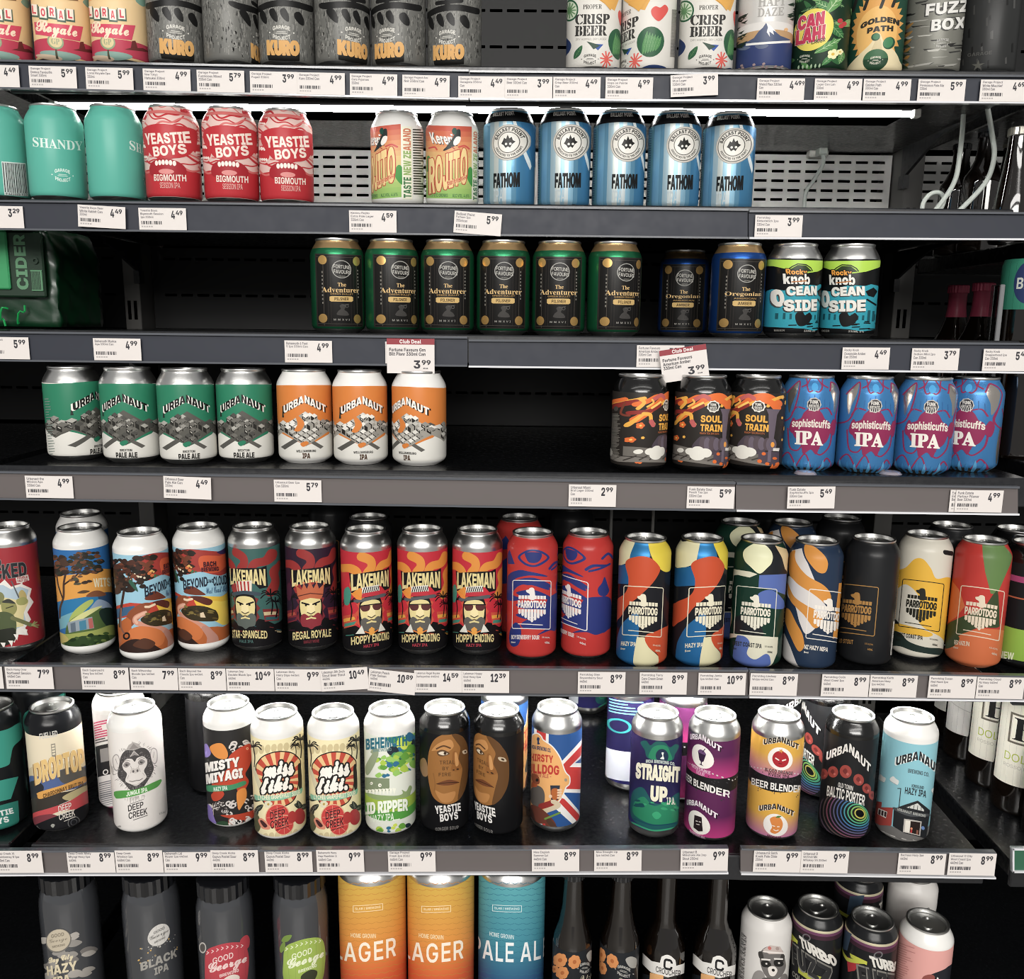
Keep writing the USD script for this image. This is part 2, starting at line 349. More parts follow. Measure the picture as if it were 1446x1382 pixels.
def dashes(a, x0, y0, x1, y1, c, w, gap, seed=1, r=(.5, 1)):
    q = random.Random(seed); y = y0
    while y < y1: a.L([(x0, y), (x0+(x1-x0)*q.uniform(*r), y)], w, c); y += gap
def deep_creek(a, x0, y0, x1, y1, c, dy=0):
    h = (y1-y0); a.T_('DEEP', (x0, y0, x0+(x1-x0)*.82, y0+h*.42), c, 'm', dy=dy*.8); a.T_('CREEK', (x0, y0+h*.5, x1, y0+h*.95), c, 'm', dy=dy)
    a.L([(x0+h*.1, y0-h*.02), (x1-h*.2, y0-h*.18)], h*.03, c); a.L([(x0+h*.3, y1+h*.12), (x1, y1-h*.02)], h*.04, c)
def urbanaut(a, x0, y0, x1, y1, xm, rise, h, c, dc):
    "chevron lettering: baseline corners (x0, y0) to (xm, y0-rise) to (x1, y1)"
    for s, xa, ya, xb, yb, dd in (('URBA', x0, y0, xm-2, y0-rise, 1), ('NAUT', xm+2, y0-rise, x1, y1, -1)):
        gs = text_box(s, (xa, -h, xb, 0), 'b'); sl = (yb-ya)/(xb-xa)
        gs = [shapely.transform(g, lambda p: np.stack([p[:, 0], p[:, 1]+ya+(p[:, 0]-xa)*sl], 1)) for g in gs]
        d = h*.16; a.add(shapely.union_all([affinity.translate(g, -dd*d*i/4, d*.6*i/4) for g in gs for i in range(5)]), dc); a.add(gs, c)

@art()
def loral(a):
    a.all('e6c692'); a.fr(152, 385, None, 240, 1)
    a.S([(60, -60), (140, 20), (160, -20), (330, -60), (350, 20), (300, -120), (120, -130)], 'e0a06a')
    for x, y, w in ((385, 20, 40), (455, -10, 50), (350, -40, 40), (520, 30, 40)): a.S([(x, y), (x+w*.4, y-16), (x+w, y-4), (x+w*.6, y+22)], '7fa693')
    a.band(8, 27, 'bd3f55'); a.C(250, 212, 78, '84a398', 18); a.C(205, 226, 50, 'cdb59a', 11)
    for x in (335, 480, 90): a.P([(x-36, 182), (x-12, 172), (x-6, 140), (x+6, 138), (x+12, 170), (x+30, 168), (x+52, 184)], '6d3230')
    a.S([(440, 235), (432, 190), (452, 130), (440, 60), (470, 20), (490, 70), (480, 150), (500, 200), (490, 238)], '3a3f33')
    a.S([(70, 240), (66, 170), (84, 110), (100, 160), (104, 238)], '3a3630')
    a.P([(232, 188), (238, 188), (240, 228), (230, 228)], '4d4a3a')
    a.C(235, 155, 31, '8fa07c', 33); a.C(235, 153, 25, 'd8c795', 27); a.T_('GP', (220, 140, 250, 166), '96a080', 's')
    a.P([(160, 78), (344, 70), (328, 138), (162, 132)], 'd24a62'); a.T_('Royale', (166, 68, 318, 140), 'f2dcc0', 'c', bold=1.6, dy=4)
    for i, (ch, x) in enumerate(zip('LORAL', (150, 184, 217, 250, 284))):
        d = (i % 2)*7-6; a.R_(x-3, 6+d, x+30, 62+d, '52685a'); a.R_(x, 6+d, x+26, 54+d, 'f3e6d6'); a.T_(ch, (x+5, 12+d, x+21, 48+d), 'd4545f', 'b')
    a.L([(150, -30), (330, -44)], 4, '7a5a40'); a.band(99, 111, 'd9b98a')
@art()
def kuro(a):
    a.all('6c6c68', m=.15); a.fr(645, 862, None, 260, 1); q = random.Random(3)
    for c in ('777772', '484846', '8b8a85'):
        for k in range(12):
            a.add([LineString([(x, y), (x+q.uniform(-2, 2), y+q.uniform(6, 22))]).buffer(q.uniform(.7, 1.3), 1) for _ in range(40) for x, y in [(q.uniform(560, 950), q.uniform(-120, 232))]], c); a.ops.pop()
        a.ops.append(None)
    a.fr(645, 848, None, 258, 1)
    K = '161616'; a.L([(655, 50), (700, 34), (748, 26), (800, 30), (842, 42)], 24, K, sm=True); a.L([(748, 30), (746, -10), (748, -90)], 20, K); a.L([(705, 6), (795, 2)], 16, K); a.L([(700, -30), (800, -34)], 14, K)
    a.frame(690, -96, 806, -34, 14, K); a.L([(715, -80), (728, -52)], 9, K); a.L([(782, -80), (768, -52)], 9, K)
    for x, y in ((676, 78), (718, 70), (758, 68), (806, 80)): a.S([(x-13, y-18), (x+3, y-22), (x+15, y+4), (x+14, y+28), (x, y+22), (x-14, y)], K)
    garage(a, 745, 138, 78, 'd7d5cc'); a.R_(690, 200, 805, 246, '1b1a18'); a.T_('KURO', (690, 170, 803, 226), 'd7a45e', 'b', bold=2.5); a.band(100, 111, '2c2c2b', m=.3)
@art()
def crisp(a):
    a.all('d9d6ce'); a.fr(962, 1188, None, 300, 1); G = '2e5c40'
    for x, y, r in ((975, 40, 36), (985, 130, 0)):
        if r:
            a.C(x, y, r, G, r*1.3); a.C(x, y, r*.82, 'c9d6bd', r*1.08)
            for d in range(0, 180, 30): t = math.radians(d); a.L([(x-r*.7*math.cos(t), y-r*.9*math.sin(t)), (x+r*.7*math.cos(t), y+r*.9*math.sin(t))], 5, '5d8a5a')
    a.S([(955, 160), (975, 170), (985, 195), (972, 225), (950, 230)], '2a3d68')
    a.P([(1085, -6), (1180, -20), (1158, 46)], 'd9a24a'); a.T_('PROPER', (1030, 18, 1106, 38), '4b4a46', 's')
    a.T_('CRISP', (1000, 60, 1138, 102), '3b3a38', 's', bold=1.2); a.T_('BEER', (1000, 110, 1128, 152), '3b3a38', 's', bold=1.2)
    for x in (1016, 1046, 1078, 1110): a.R_(x, 58, x+2.6, 154, 'd9d6ce')
    a.T_('DRY HOPPED, DRY LAGER', (1003, 163, 1128, 174), '8b8882', 'r')
    a.P([(1062, 187), (1116, 191), (1095, 217)], '3858a0'); leaf(a, 998, 252, 1030, 194, 13, G, '5c8a58'); garage(a, 1063, 253, 62, '3f3e3c')
    for d in range(0, 180, 36): t = math.radians(d+10); a.L([(1130-24*math.cos(t), 256-34*math.sin(t)), (1130+24*math.cos(t), 256+34*math.sin(t))], 6, 'dc5f55')
    a.S([(1000, 306), (1025, 292), (1075, 290), (1118, 306), (1060, 330)], 'cf5a4e'); a.S([(1000, 306), (1020, 290), (1048, 300), (1040, 318)], '3b3a3a')
    a.fr(1188, 1412, None, 302, 1, rot=-56)
    a.S([(1344, 30), (1362, 18), (1376, 36), (1366, 62), (1340, 88), (1314, 66), (1308, 40), (1324, 24)], 'd4554e')
    a.C(1310, 176, 55, G, 66)
    for k in range(6): leaf(a, 1280+k*10, 230-k*3, 1296+k*11, 130+k*5, 9, '4f8a52', '7aa873')
    a.S([(1270, 296), (1300, 278), (1340, 276), (1380, 290), (1350, 312)], '2a3d68'); a.P([(1195, 200), (1225, 206), (1208, 228)], '2f4a3c')
    dashes(a, 1392, 40, 1425, 240, '6a6862', 3, 6, 4); a.P([(1196, -10), (1290, -6), (1260, 44)], 'd9a24a')
    a.S([(1500, 30), (1540, 60), (1530, 120), (1490, 130), (1478, 70)], '2a3d68'); a.C(1560, 200, 34, 'd9a24a')
@art()
def daze(a):
    a.all('c9c7c3', m=.2); a.fr(240, 470, None, 300, 1); a.band(8, 38, '33406e'); a.band(38, 48, 'b8946a'); a.band(48, 57, 'd6d3cf'); a.band(6.5, 8, 'b9b9bb', m=.8)
    a.P([(230, 235), (262, 222), (280, 236), (300, 226), (322, 238), (338, 224), (362, 222), (385, 240), (410, 232), (440, 244), (480, 232), (480, 262), (230, 262)], '33406e')
    a.P([(280, 168), (312, 150), (330, 122), (345, 108), (358, 86), (372, 98), (392, 124), (418, 148), (460, 166), (440, 174), (300, 176)], '4a5674')
    a.P([(358, 86), (376, 100), (400, 130), (386, 122), (392, 142), (372, 126), (376, 150), (362, 128), (366, 108)], 'e4e3e0')
    a.P([(280, 172), (460, 170), (460, 180), (280, 182)], 'e2e0dc'); a.S([(318, 186), (345, 182), (372, 186), (360, 198), (335, 200)], '5c6680'); a.S([(250, 186), (280, 184), (300, 190), (280, 200), (256, 198)], '66708a')
    q = random.Random(5)
    for k in range(22): x, y = q.uniform(238, 272), q.uniform(30, 190); a.P([(x-12, y), (x+16, y-10), (x+4, y+3), (x+14, y+8)], '26352c')
    for k in range(14): x, y = q.uniform(452, 520), q.uniform(10, 80); a.P([(x-14, y), (x+12, y-10), (x+2, y+6)], '26352c')
    a.C(438, 122, 8, 'e0b07a'); a.T_('HAPI', (322, -26, 426, 14), 'a3a19c', 's'); a.T_('DAZE', (322, 22, 426, 58), 'a3a19c', 's')
    for k in range(10): x = q.uniform(246, 440); y = q.uniform(258, 284); a.S([(x, y), (x+8, y-4), (x+12, y+4), (x+2, y+7)], 'a08a8a')
@art()
def canlah(a):
    a.all('15301f'); a.fr(472, 695, None, 305, 1); q = random.Random(8)
    for k in range(30):
        x, y = q.uniform(440, 760), q.uniform(-90, 270); t = q.uniform(0, 6.3); l = q.uniform(40, 74)
        leaf(a, x, y, x+l*math.cos(t), y+l*math.sin(t), q.uniform(9, 15), q.choice(['2f6338', '4d8346', '1f4a2c', '73a060']), '9dbd84' if k % 2 else None)
    leaf(a, 610, 40, 555, 8, 18, '3f7a42', 'a9c793'); leaf(a, 600, 60, 660, -30, 22, '5b9150', 'bcd3a4'); leaf(a, 565, 226, 660, 172, 17, '4f8a48', 'b4cf9e'); leaf(a, 620, 110, 668, 168, 18, '2f6a3a', '79a56c'); leaf(a, 596, 280, 640, 236, 13, '3a7840', '8fb581')
    a.S([(482, 110), (505, 60), (545, 36), (590, 44), (622, 80), (628, 130), (608, 182), (560, 212), (515, 208), (484, 170)], 'e0cf52')
    a.T_('CAN', (494, 56, 592, 116), 'c03a58', 'b', dy=-14, bold=1.5, drop=(-5, 4, '4a3d40'), out=(1.5, 'ece4cf')); a.T_('LAH!', (490, 114, 598, 178), 'c03a58', 'b', dy=-14, bold=1.5, drop=(-5, 4, '4a3d40'), out=(1.5, 'ece4cf'))
    a.T_('LAGER', (550, 166, 602, 184), '4a4630', 'h', dy=-8); garage(a, 528, 246, 48, 'c9cdbb')
    flower(a, 634, 236, 20, 'ece6b0', 'd9b446'); flower(a, 660, 228, 12, 'ece6b0', 'd9b446')
    for x, y in ((652, 96), (668, 110), (658, 118)): a.C(x, y, 10, 'b93a3e')
    for k in range(6): leaf(a, 505+k*16, 290, 508+k*16, 272, 4, 'a9c3a0')
@art()
def golden(a):
    a.all('1d4536'); a.fr(690, 945, None, 308, 1); q = random.Random(4)
    pts = []
    for i in range(64):
        t = 2*math.pi*i/64; r = 1.0 if i % 2 else q.uniform(.82, .9); pts.append((822+112*r*math.cos(t), 95+195*r*math.sin(t)))
    a.P(pts, 'd69b4c'); a.S([(760, 20), (830, -20), (890, 30), (908, 130), (880, 230), (770, 230), (735, 120)], 'e3b262')
    a.S([(695, 312), (705, 270), (745, 220), (800, 160), (815, 118), (836, 118), (856, 160), (905, 210), (930, 260), (938, 312)], 'dfd0a6'); a.S([(780, 312), (790, 240), (818, 150), (832, 130), (846, 170), (858, 312)], 'cdbd92')
    for x in (710, 760, 830, 880): a.L([(x, -10), (x+12, -70), (x-4, -130)], 14, '2b2a26', sm=True)
    a.T_('GOLDEN', (750, 36, 914, 62), '2e2c26', 'b', arch=26, bold=.8); a.T_('PATH', (780, 80, 890, 106), '2e2c26', 'b', arch=6, bold=.8)
    a.C(818, 132, 19, '24503a'); a.C(821, 130, 15, '3f7a54'); a.C(877, 168, 26, '24503a', 30); a.C(873, 165, 21, '3f7f55', 26); a.C(825, 246, 54, '24452f'); a.add(Point(825, 246).buffer(54).intersection(box(700, 180, 900, 240)), '3d6a48'); garage(a, 825, 246, 56, 'd9d6c4')
@art()
def fuzz(a):
    a.all('77776f', m=.2); a.fr(955, 1170, None, 305, 1); q = random.Random(6)
    for c in ('3a3a38', '9d9c95', '2c2c2b', 'b5b4ac'):
        for k in range(16):
            x, y = q.uniform(900, 1180), q.uniform(-60, 290); l = q.uniform(20, 80); a.P([(x, y), (x+l, y+q.uniform(-5, 5)), (x+l*.8, y+q.uniform(3, 9)), (x+6, y+q.uniform(3, 8))], c); a.ops.pop()
        a.ops.append(None)
    for k in range(6): leaf(a, 950+k*4, 120+k*30, 990-k, 90+k*34, 7, 'a87a3c'); leaf(a, 945, 150+k*22, 985, 170+k*22, 7, '3a4a38')
    a.T_('FUZZ', (1030, 22, 1182, 70), 'd9d8d3', 'b', drop=(-4, 4, '3a3a39')); a.T_('BOX', (1054, 88, 1176, 136), 'd9d8d3', 'b', drop=(-4, 4, '3a3a39')); garage(a, 1098, 188, 52, 'b9b8b2')
@art()
def shadow(a):  # dark grey can printed with faint grey shapes
    a.all('2c2d2d'); a.fr(1180, 1410, None, 310, 1); q = random.Random(9)
    for k in range(24): x, y = q.uniform(1180, 1420), q.uniform(-80, 280); l = q.uniform(14, 46); a.P([(x, y), (x+6, y-4), (x+9, y+l), (x+2, y+l)], q.choice(['3e3e3d', '4a4a49', '1c1c1c']))
    a.add(star(1268, 270, 26, 9, 5, -.3), '55554f'); a.T_('GARAGE', (1225, 210, 1315, 226), '4c4c4a', 'h')

@art()
def shandy(a):
    a.all('52ac9a', ro=.36); a.fr(115, 362, 38, 450, 2); a.T_('SHANDY', (147, 195, 352, 235), 'd3e6dd', 's'); garage(a, 258, 345, 78, 'd9ebe2')
    a.fr(-125, 113, 38, 440, 2, rot=-122); a.R_(2, 284, 96, 424, 'd8e0dc'); q = random.Random(2); x = 5
    while x < 92: w = q.uniform(1.2, 4.2); a.R_(x, 288, x+w, 412, '2e3434'); x += w+q.uniform(1.4, 4)
    a.T_('9 421025 910', (8, 413, 92, 422), '2e3434', 'm')
@art()
def yeastie(a):
    R, W = 'bb2f37', 'dcbcb4'; a.all(W); a.fr(1095, 1332, 68, 470, 2); a.band(6, 38, R, ro=.3); q = random.Random(3)
    for k in range(13):
        y0 = 88+k*21; ph = q.uniform(0, 6)
        for sh in (-250, 0, 250): a.L([(1085+sh+x, y0+14*math.sin(x/34+ph+k*.6)+9*math.sin(x/15+k)) for x in range(0, 262, 10)], 4.5+3.5*abs(math.sin(k*1.7)), R if k % 3 else 'cf6b68', sm=True)
    for x, y, rx, ry in ((1322, 100, 30, 22), (1112, 130, 26, 20), (1116, 270, 28, 34), (1340, 250, 24, 30)):
        a.C(x, y, rx+6, W, ry+6); a.C(x, y, rx, R, ry)
        for d in (-.6, -.2, .2, .6): a.C(x+d*rx, y-ry*.62, rx*.2, 'ece2d8', ry*.24); a.C(x+d*rx*.8, y+ry*.7, rx*.16, 'ece2d8', ry*.18)
    a.S([(1120, 178), (1180, 158), (1260, 160), (1330, 180), (1330, 240), (1290, 290), (1180, 296), (1140, 270), (1110, 220)], R)
    a.S([(1140, 345), (1160, 312), (1216, 298), (1270, 312), (1295, 345), (1270, 372), (1160, 372)], 'a3242e')
    for k in range(6): a.C(1178+k*15, 318-4*math.sin(k*.6), 7, 'ece2d8', 11)
    a.C(1218, 352, 32, 'd98a86', 11)
    for sh in (-237, 237): a.S([(1140+sh, 345), (1160+sh, 312), (1216+sh, 298), (1270+sh, 312), (1295+sh, 345), (1216+sh, 368)], 'a3242e')
    F = 'ecdcd0'; a.T_('YEASTIE', (1128, 192, 1312, 237), F, 'h', dy=-12, slant=-.1, fan=.15, bold=.6); a.T_('BOYS', (1166, 243, 1298, 284), F, 'h', dy=-16, slant=-.1, bold=.6)
    a.T_('BIGMOUTH', (1162, 364, 1293, 392), 'ead8cc', 'h'); a.T_('SESSION IPA', (1188, 397, 1270, 421), 'e0a8a0', 'm'); a.band(103, 107, 'cf6b68')
@art(body=WHITE_CAN)
def rojito(a):
    a.fr(355, 588, 82, 478, 2); a.grad(6, 96, [(0, 'e3e3dc'), (1, 'e3e3dc')])
    K = 14
    for k in range(K):
        t0, t1 = k/K, (k+1)/K; y0, y1 = 452-t0*300, 452-t1*300; st = [(0, '86b85c'), (.25, 'a9c06a'), (.5, 'd8bf7c'), (.75, 'd98f5e'), (1, 'c35242')]
        c = np.array([[int(h[i:i+2], 16) for i in (0, 2, 4)] for _, h in st]); t = (t0+t1)/2; cc = [np.interp(t, [q[0] for q in st], c[:, j]) for j in range(3)]
        a.R_(250, y0, 557, y1, '%02x%02x%02x' % tuple(int(v) for v in cc)); a.ops.pop()
    a.ops.append(None)
    a.L([(370, 245), (395, 240), (405, 250)], 7, 'c8504a', sm=True); a.L([(500, 238), (525, 232), (545, 244)], 7, 'c8504a', sm=True)
    a.T_('Kererū', (378, 182, 484, 228), 'eeeae2', 'b', slant=-.35, dy=6, drop=(3, 3, '2b2a2c'))
    a.S([(486, 178), (494, 165), (506, 168), (508, 190), (504, 214), (486, 232), (462, 244), (440, 254), (432, 252), (446, 238), (458, 222), (474, 200)], '26302f'); a.S([(490, 196), (508, 198), (502, 220), (482, 232), (476, 218)], 'e9e6e0'); a.S([(470, 172), (478, 160), (490, 164), (488, 184), (476, 186)], '1f4a40')
    a.L([(470, 238), (482, 246)], 4, 'a8443c'); a.S([(540, 330), (550, 318), (560, 330), (566, 370), (564, 402), (548, 388), (536, 360)], '3f9140'); a.S([(362, 280), (376, 286), (372, 330), (360, 340)], '4a8a48')
    a.T_('ROJITO', (370, 262, 537, 412), 'e9cd8c', 'b', dy=-52, out=(3.5, 'b8433a')); a.P([(448, 382), (536, 352), (536, 368), (452, 400)], 'c4604a'); a.T_('EXTRA PALE LAGER', (454, 366, 532, 390), 'e8c890', 'm', dy=-22)
    a.T_('7.5 STD DRINKS', (372, 432, 452, 446), '45704a', 'm'); a.T_('ALC.VOL. 4.6%', (472, 432, 545, 446), '45704a', 'm')
    a.fr(122, 352, 82, 474, 2, rot=-39); gs = text_box('TASTE NEW ZEALAND', (0, 0, 285, 34), 'b')
    a.R_(257, 154, 300, 452, 'e6e6cf')
    for i, g in enumerate(gs):
        g = affinity.translate(affinity.rotate(g, -90, origin=(0, 0)), 262, 446); a.add(g, ['4a7a50', '8fae66', 'c97a5c'][min(2, i*3//len(gs))]); a.ops.pop()
    a.ops.append(None)
    q = random.Random(1)
    for r in range(26): y = 165+r*10.5; a.L([(306, y), (306+q.uniform(30, 52), y)], 5, '3f4238')
@art(H=122)
def fathom(a):
    a.all('5f94b2', m=.35, ro=.28); a.fr(1062, 1288, 78, 492, 2)
    for x0, x1, c in ((1040, 1084, '5b8f9a'), (1088, 1112, '74aac8'), (1128, 1150, '9fbac6'), (1150, 1172, 'c3ccc9'), (1172, 1190, '8fb4c6'), (1190, 1206, 'b9c4c6'), (1206, 1226, '85b2ca'), (1244, 1310, '4484ae')): a.R_(x0, 120, x1, 486, c, m=.45)
    a.R_(1020, 130, 1066, 480, '2f5d78'); q = random.Random(4)
    for k in range(32): y = 150+k*10; a.L([(1066, y), (1074, y)], 4, '35576a')
    a.P([(1222, 118), (1234, 118), (1290, 330), (1284, 345)], 'd3dcdd'); a.P([(1248, 118), (1330, 118), (1330, 330), (1300, 330)], '3575a4', m=.4)
    a.C(1212, 228, 74, 'b0aca4'); a.C(1212, 228, 70, 'd8d5cc'); a.ring(1212, 228, 65, 4, '6b6862'); a.ring(1212, 228, 42, 3, '55534f'); a.C(1212, 228, 39, 'e4e2da')
    def ringtext(s, r, t0, t1, h, inv=False):
        gs = text_box(s, (0, 0, 100, 1), 'b')
        for g in gs:
            x = (g.bounds[0]+g.bounds[2])/2; t = math.radians(t0+(t1-t0)*x/100); w = g.bounds[2]-g.bounds[0]
            g = affinity.translate(g, -x, -.5); g = affinity.scale(g, abs(t1-t0)/100*math.pi/180*r*.92, h, origin=(0, 0)); g = affinity.rotate(g, math.degrees(t)+(90 if not inv else -90), origin=(0, 0)); a.add(affinity.translate(g, 1212+r*math.cos(t), 228+r*math.sin(t)), '33322f'); a.ops.pop()
        a.ops.append(None)
    ringtext('BALLAST POINT', 54, -165, -15, 14); ringtext('DEDICATED TO THE CRAFT', 53, 160, 20, 9, True)
    a.P([(1190, 222), (1196, 208), (1204, 214), (1210, 196), (1217, 212), (1226, 206), (1230, 220), (1240, 226), (1228, 236), (1220, 250), (1212, 244), (1202, 250), (1194, 238), (1184, 232)], '232221'); a.C(1204, 234, 5, 'e4e2da'); a.C(1221, 234, 5, 'e4e2da')
    a.T_('FATHOM', (1150, 352, 1255, 412), '181a1c', 'h', bold=1); a.T_('IPA', (1150, 418, 1194, 470), 'b6c3c8', 'm')
    a.band(104, 116.5, '191a1c', ro=.22); a.T_('BALLAST POINT', (1128, 97, 1238, 116), 'dcdad4', 'b', slant=-.2)

def fortune(a, col, name, sub, col2):
    a.all(col, m=.75, ro=.3); a.fr(736, 948, 57, 455, 3); K, G = '151413', 'cda35c'; a.band(102.5, 111.8, 'c9a570', m=.85, ro=.28)
    a.T_('HOPPED AND BREWED', (790, 68, 890, 76), '5a4428', 'm')
    a.R_(750, 128, 930, 432, '2a2724'); a.R_(754, 133, 926, 427, K); a.R_(775, 133, 777, 427, '45403a'); a.R_(903, 133, 905, 427, '45403a'); a.R_(754, 139, 926, 141, '45403a'); a.R_(754, 419, 926, 421, '45403a')
    for x in (790, 800, 878, 890): a.R_(x, 142, x+3, 418, '24211f')
    for x, y in ((775, 153), (905, 155), (772, 397), (904, 398)): a.C(x, y, 17, '2a2119', 21); a.C(x, y, 15, G, 19, m=.7, ro=.35)
    a.ring(845, 190, 36, 3, '9b9a94'); a.T_('FORTUNE', (814, 172, 878, 188), 'b3b1a9', 'm', dy=4); a.T_('FAVOURS', (814, 193, 880, 209), 'b3b1a9', 'm', dy=4); a.T_('- BREWERS -', (830, 216, 862, 222), '8a8880', 'r')
    a.T_('The', (828, 246, 860, 262), 'd8b478', 's'); a.T_(name, (770, 266, 914, 287), 'd8b478', 's'); a.T_(sub[1], (800, 290, 888, 297), 'a5834e', 'm')
    a.P([(797, 306), (803, 303), (881, 303), (887, 306), (887, 322), (881, 326), (803, 326), (797, 322)], 'c9a868'); a.T_(sub[0], (815, 308, 870, 321), '4a3a22', 'h')
    a.S([(824, 382), (828, 366), (838, 356), (834, 344), (842, 336), (852, 338), (856, 350), (852, 360), (864, 370), (866, 384)], '3f3d3b'); a.ring(862, 344, 6, 2, '5a5855'); a.L([(845, 340), (870, 336)], 2, '5a5855')
    a.T_('MMXVI', (810, 398, 872, 406), '8f8d86', 'm', track=.5)
    for k in range(9): a.R_(771, 200+k*16, 775, 208+k*16, '77746c'); a.R_(907, 190+k*14, 911, 197+k*14, '77746c')
@art()
def adventurer(a): fortune(a, '1c7048', 'Adventurer', ('PILSNER', 'GREEN BULLET'), 0)
@art()
def oregonian(a): fortune(a, '1f4f9a', 'Oregonian', ('AMBER', 'AMERICAN'), 0)
@art()
def oceanside(a):
    a.fr(685, 900, 62, 413, 3); K, TL, W = '121314', '2496a8', 'dcdad2'; a.band(6.6, 96, K, ro=.35)
    a.P([(600, 128), (990, 128), (990, 150), (900, 152), (848, 168), (770, 178), (735, 166), (690, 152), (600, 150)], 'a8cf3e'); a.L([(726, 164), (740, 152), (758, 142), (790, 144), (812, 156), (820, 166)], 4, K); a.P([(728, 166), (758, 146), (790, 147), (818, 168), (770, 172)], '2c3a20')
    for sh in (0, 300): a.P([(640+sh, 250), (690+sh, 236), (720+sh, 240), (768+sh, 222), (790+sh, 216), (850+sh, 220), (870+sh, 214), (900+sh, 220), (940+sh, 240), (940+sh, 388), (905+sh, 380), (850+sh, 388), (800+sh, 380), (700+sh, 376), (640+sh, 372)], TL)
    q = random.Random(4)
    for k in range(10): x = 700+k*21; a.R_(x, 326+q.uniform(-4, 4), x+8, 346, '17535e')
    for k in range(12): x, y = q.uniform(680, 900), q.uniform(350, 384); a.L([(x, y), (x+q.uniform(14, 40), y+q.uniform(-3, 3))], 4, K)
    a.S([(762, 330), (785, 312), (800, 330), (820, 320), (832, 340), (808, 366), (775, 368)], '151617'); a.P([(852, 240), (880, 226), (896, 240), (884, 262), (862, 256)], K); a.L([(860, 270), (895, 290)], 6, K); a.R_(866, 310, 876, 350, '17535e'); a.R_(884, 312, 892, 350, '17535e')
    a.T_('Rocky', (722, 161, 796, 186), 'e39a36', 'b', slant=-.15, out=(3, K)); a.T_('knob', (715, 178, 810, 216), W, 'b', slant=-.1, out=(4, K)); a.L([(742, 208), (795, 203)], 4, 'b06a2c')
    a.T_('O', (690, 238, 720, 298), W, 'b', slant=-.12, bold=2, drop=(-3, 4, '4a4a48')); a.T_('CEAN', (728, 223, 848, 256), W, 'b', slant=-.12, dy=-4, bold=.8, drop=(-3, 3, '3a3a38')); a.T_('SIDE', (722, 272, 856, 314), W, 'b', slant=-.08, dy=-4, bold=.8, drop=(-3, 4, '3a3a38'))
    a.T_('330ML 6%', (800, 385, 858, 392), 'b5b3ac', 'm'); a.T_('BEER', (700, 384, 730, 391), '8a8882', 'm')

def city(a, cx, cy, w, h, seed, light, n, pal):
    q = random.Random(seed); cells = []
    for i in range(n):
        for j in range(n):
            u, v = (i+.5)/n*2-1, (j+.5)/n*2-1; cells.append((cx+(u-v)*w/2, cy+(u+v)*h/2, abs(u), abs(v)))
    s = w/n*.82
    for x, y, u, v in sorted(cells, key=lambda c: c[1]):
        k = q.random()
        if k < .2: continue
        hh = q.choice([.35, .5, .8, 1.3])*s*1.0; d = s*.52*h/w*1.9; e = s*.9; t = q.choice(light)
        a.P([(x-e, y), (x, y+d), (x, y+d-hh), (x-e, y-hh)], pal[0]); a.ops.pop(); a.P([(x+e, y), (x, y+d), (x, y+d-hh), (x+e, y-hh)], pal[1]); a.ops.pop()
        a.P([(x-e, y-hh), (x, y+d-hh), (x+e, y-hh), (x, y-d-hh)], t)
        if k > .6: a.P([(x-e*.7, y-hh*.7), (x-e*.2, y+d*.7-hh*.7), (x-e*.2, y+d*.7-hh*.5), (x-e*.7, y-hh*.5)], 'c9c6bd')
        if k > .45: a.P([(x+e*.25, y+d*.4-hh*.75), (x+e*.8, y-hh*.8), (x+e*.8, y-hh*.55), (x+e*.25, y+d*.4-hh*.5)], '1d1d1c')
def urban_city(a, col, sub, ale, seed, dark):
    a.fr(670, 918, 65, 460, 4); W = 'dbd9d1'; a.band(6.8, 95.5, W, ro=.45)
    a.P([(300, 128), (1290, 128), (1290, 340), (918, 308), (896, 336), (840, 366), (797, 384), (750, 362), (690, 330), (660, 290), (560, 330), (300, 340)], col)
    a.P([(682, 386), (700, 398), (905, 282), (890, 272)], '55544f'); a.P([(690, 282), (678, 292), (858, 398), (872, 388)], '5d5b56')
    pal = ('2a2926', '5f5d57') if seed == 1 else ('24211e', '97948b')
    for x, r in ((655, .5), (935, .5), (795, 1)): a.P([(x-120*r, 312), (x, 312-74*r), (x+120*r, 312), (x, 312+74*r)], '56554f' if seed == 1 else '9a968d')
    for x in (655, 935): city(a, x, 306, 62, 38, seed+4, dark, 3, pal)
    city(a, 795, 312, 116, 70, seed, dark, 6, pal)
    a.S([(770, 374), (795, 364), (806, 374), (782, 388)], col); a.P([(694, 262), (698, 216), (702, 262)], '26302b')
    if seed == 2: a.S([(750, 250), (772, 262), (790, 290), (770, 320), (745, 318), (760, 290)], col)
    urbanaut(a, 702, 246, 886, 246, 792, 44, 33, '161514' if seed == 1 else 'e6e2da', 'e3e0d8' if seed == 1 else '161412')
    a.T_(sub, (794-len(sub)*3.6, 401, 794+len(sub)*3.6, 411), '33322f', 'h'); a.T_(ale, (794-len(ale)*5.6, 415, 794+len(ale)*5.6, 438), '2b2a28' if seed == 1 else '4a3324', 'b')
    a.fr(198, 440, 50, 445, 4, rot=44)
    q = random.Random(3)
    for k in range(22): y = 180+k*11; a.L([(206, y), (206+q.uniform(10, 24), y)], 3, '7d8c84' if seed == 1 else '9c7450')
@art()
def urb_green(a): urban_city(a, '23795a', 'BRIXTON', 'PALE ALE', 1, ['8d8b84', '6b6963', 'a9a79f', '4d4c48'])
@art(body=WHITE_CAN)
def urb_orange(a): urban_city(a, 'd0792f', 'WILLIAMSBURG', 'IPA', 2, ['cfccc4', 'b5b2aa', 'e0ddd5', '8f8c85'])
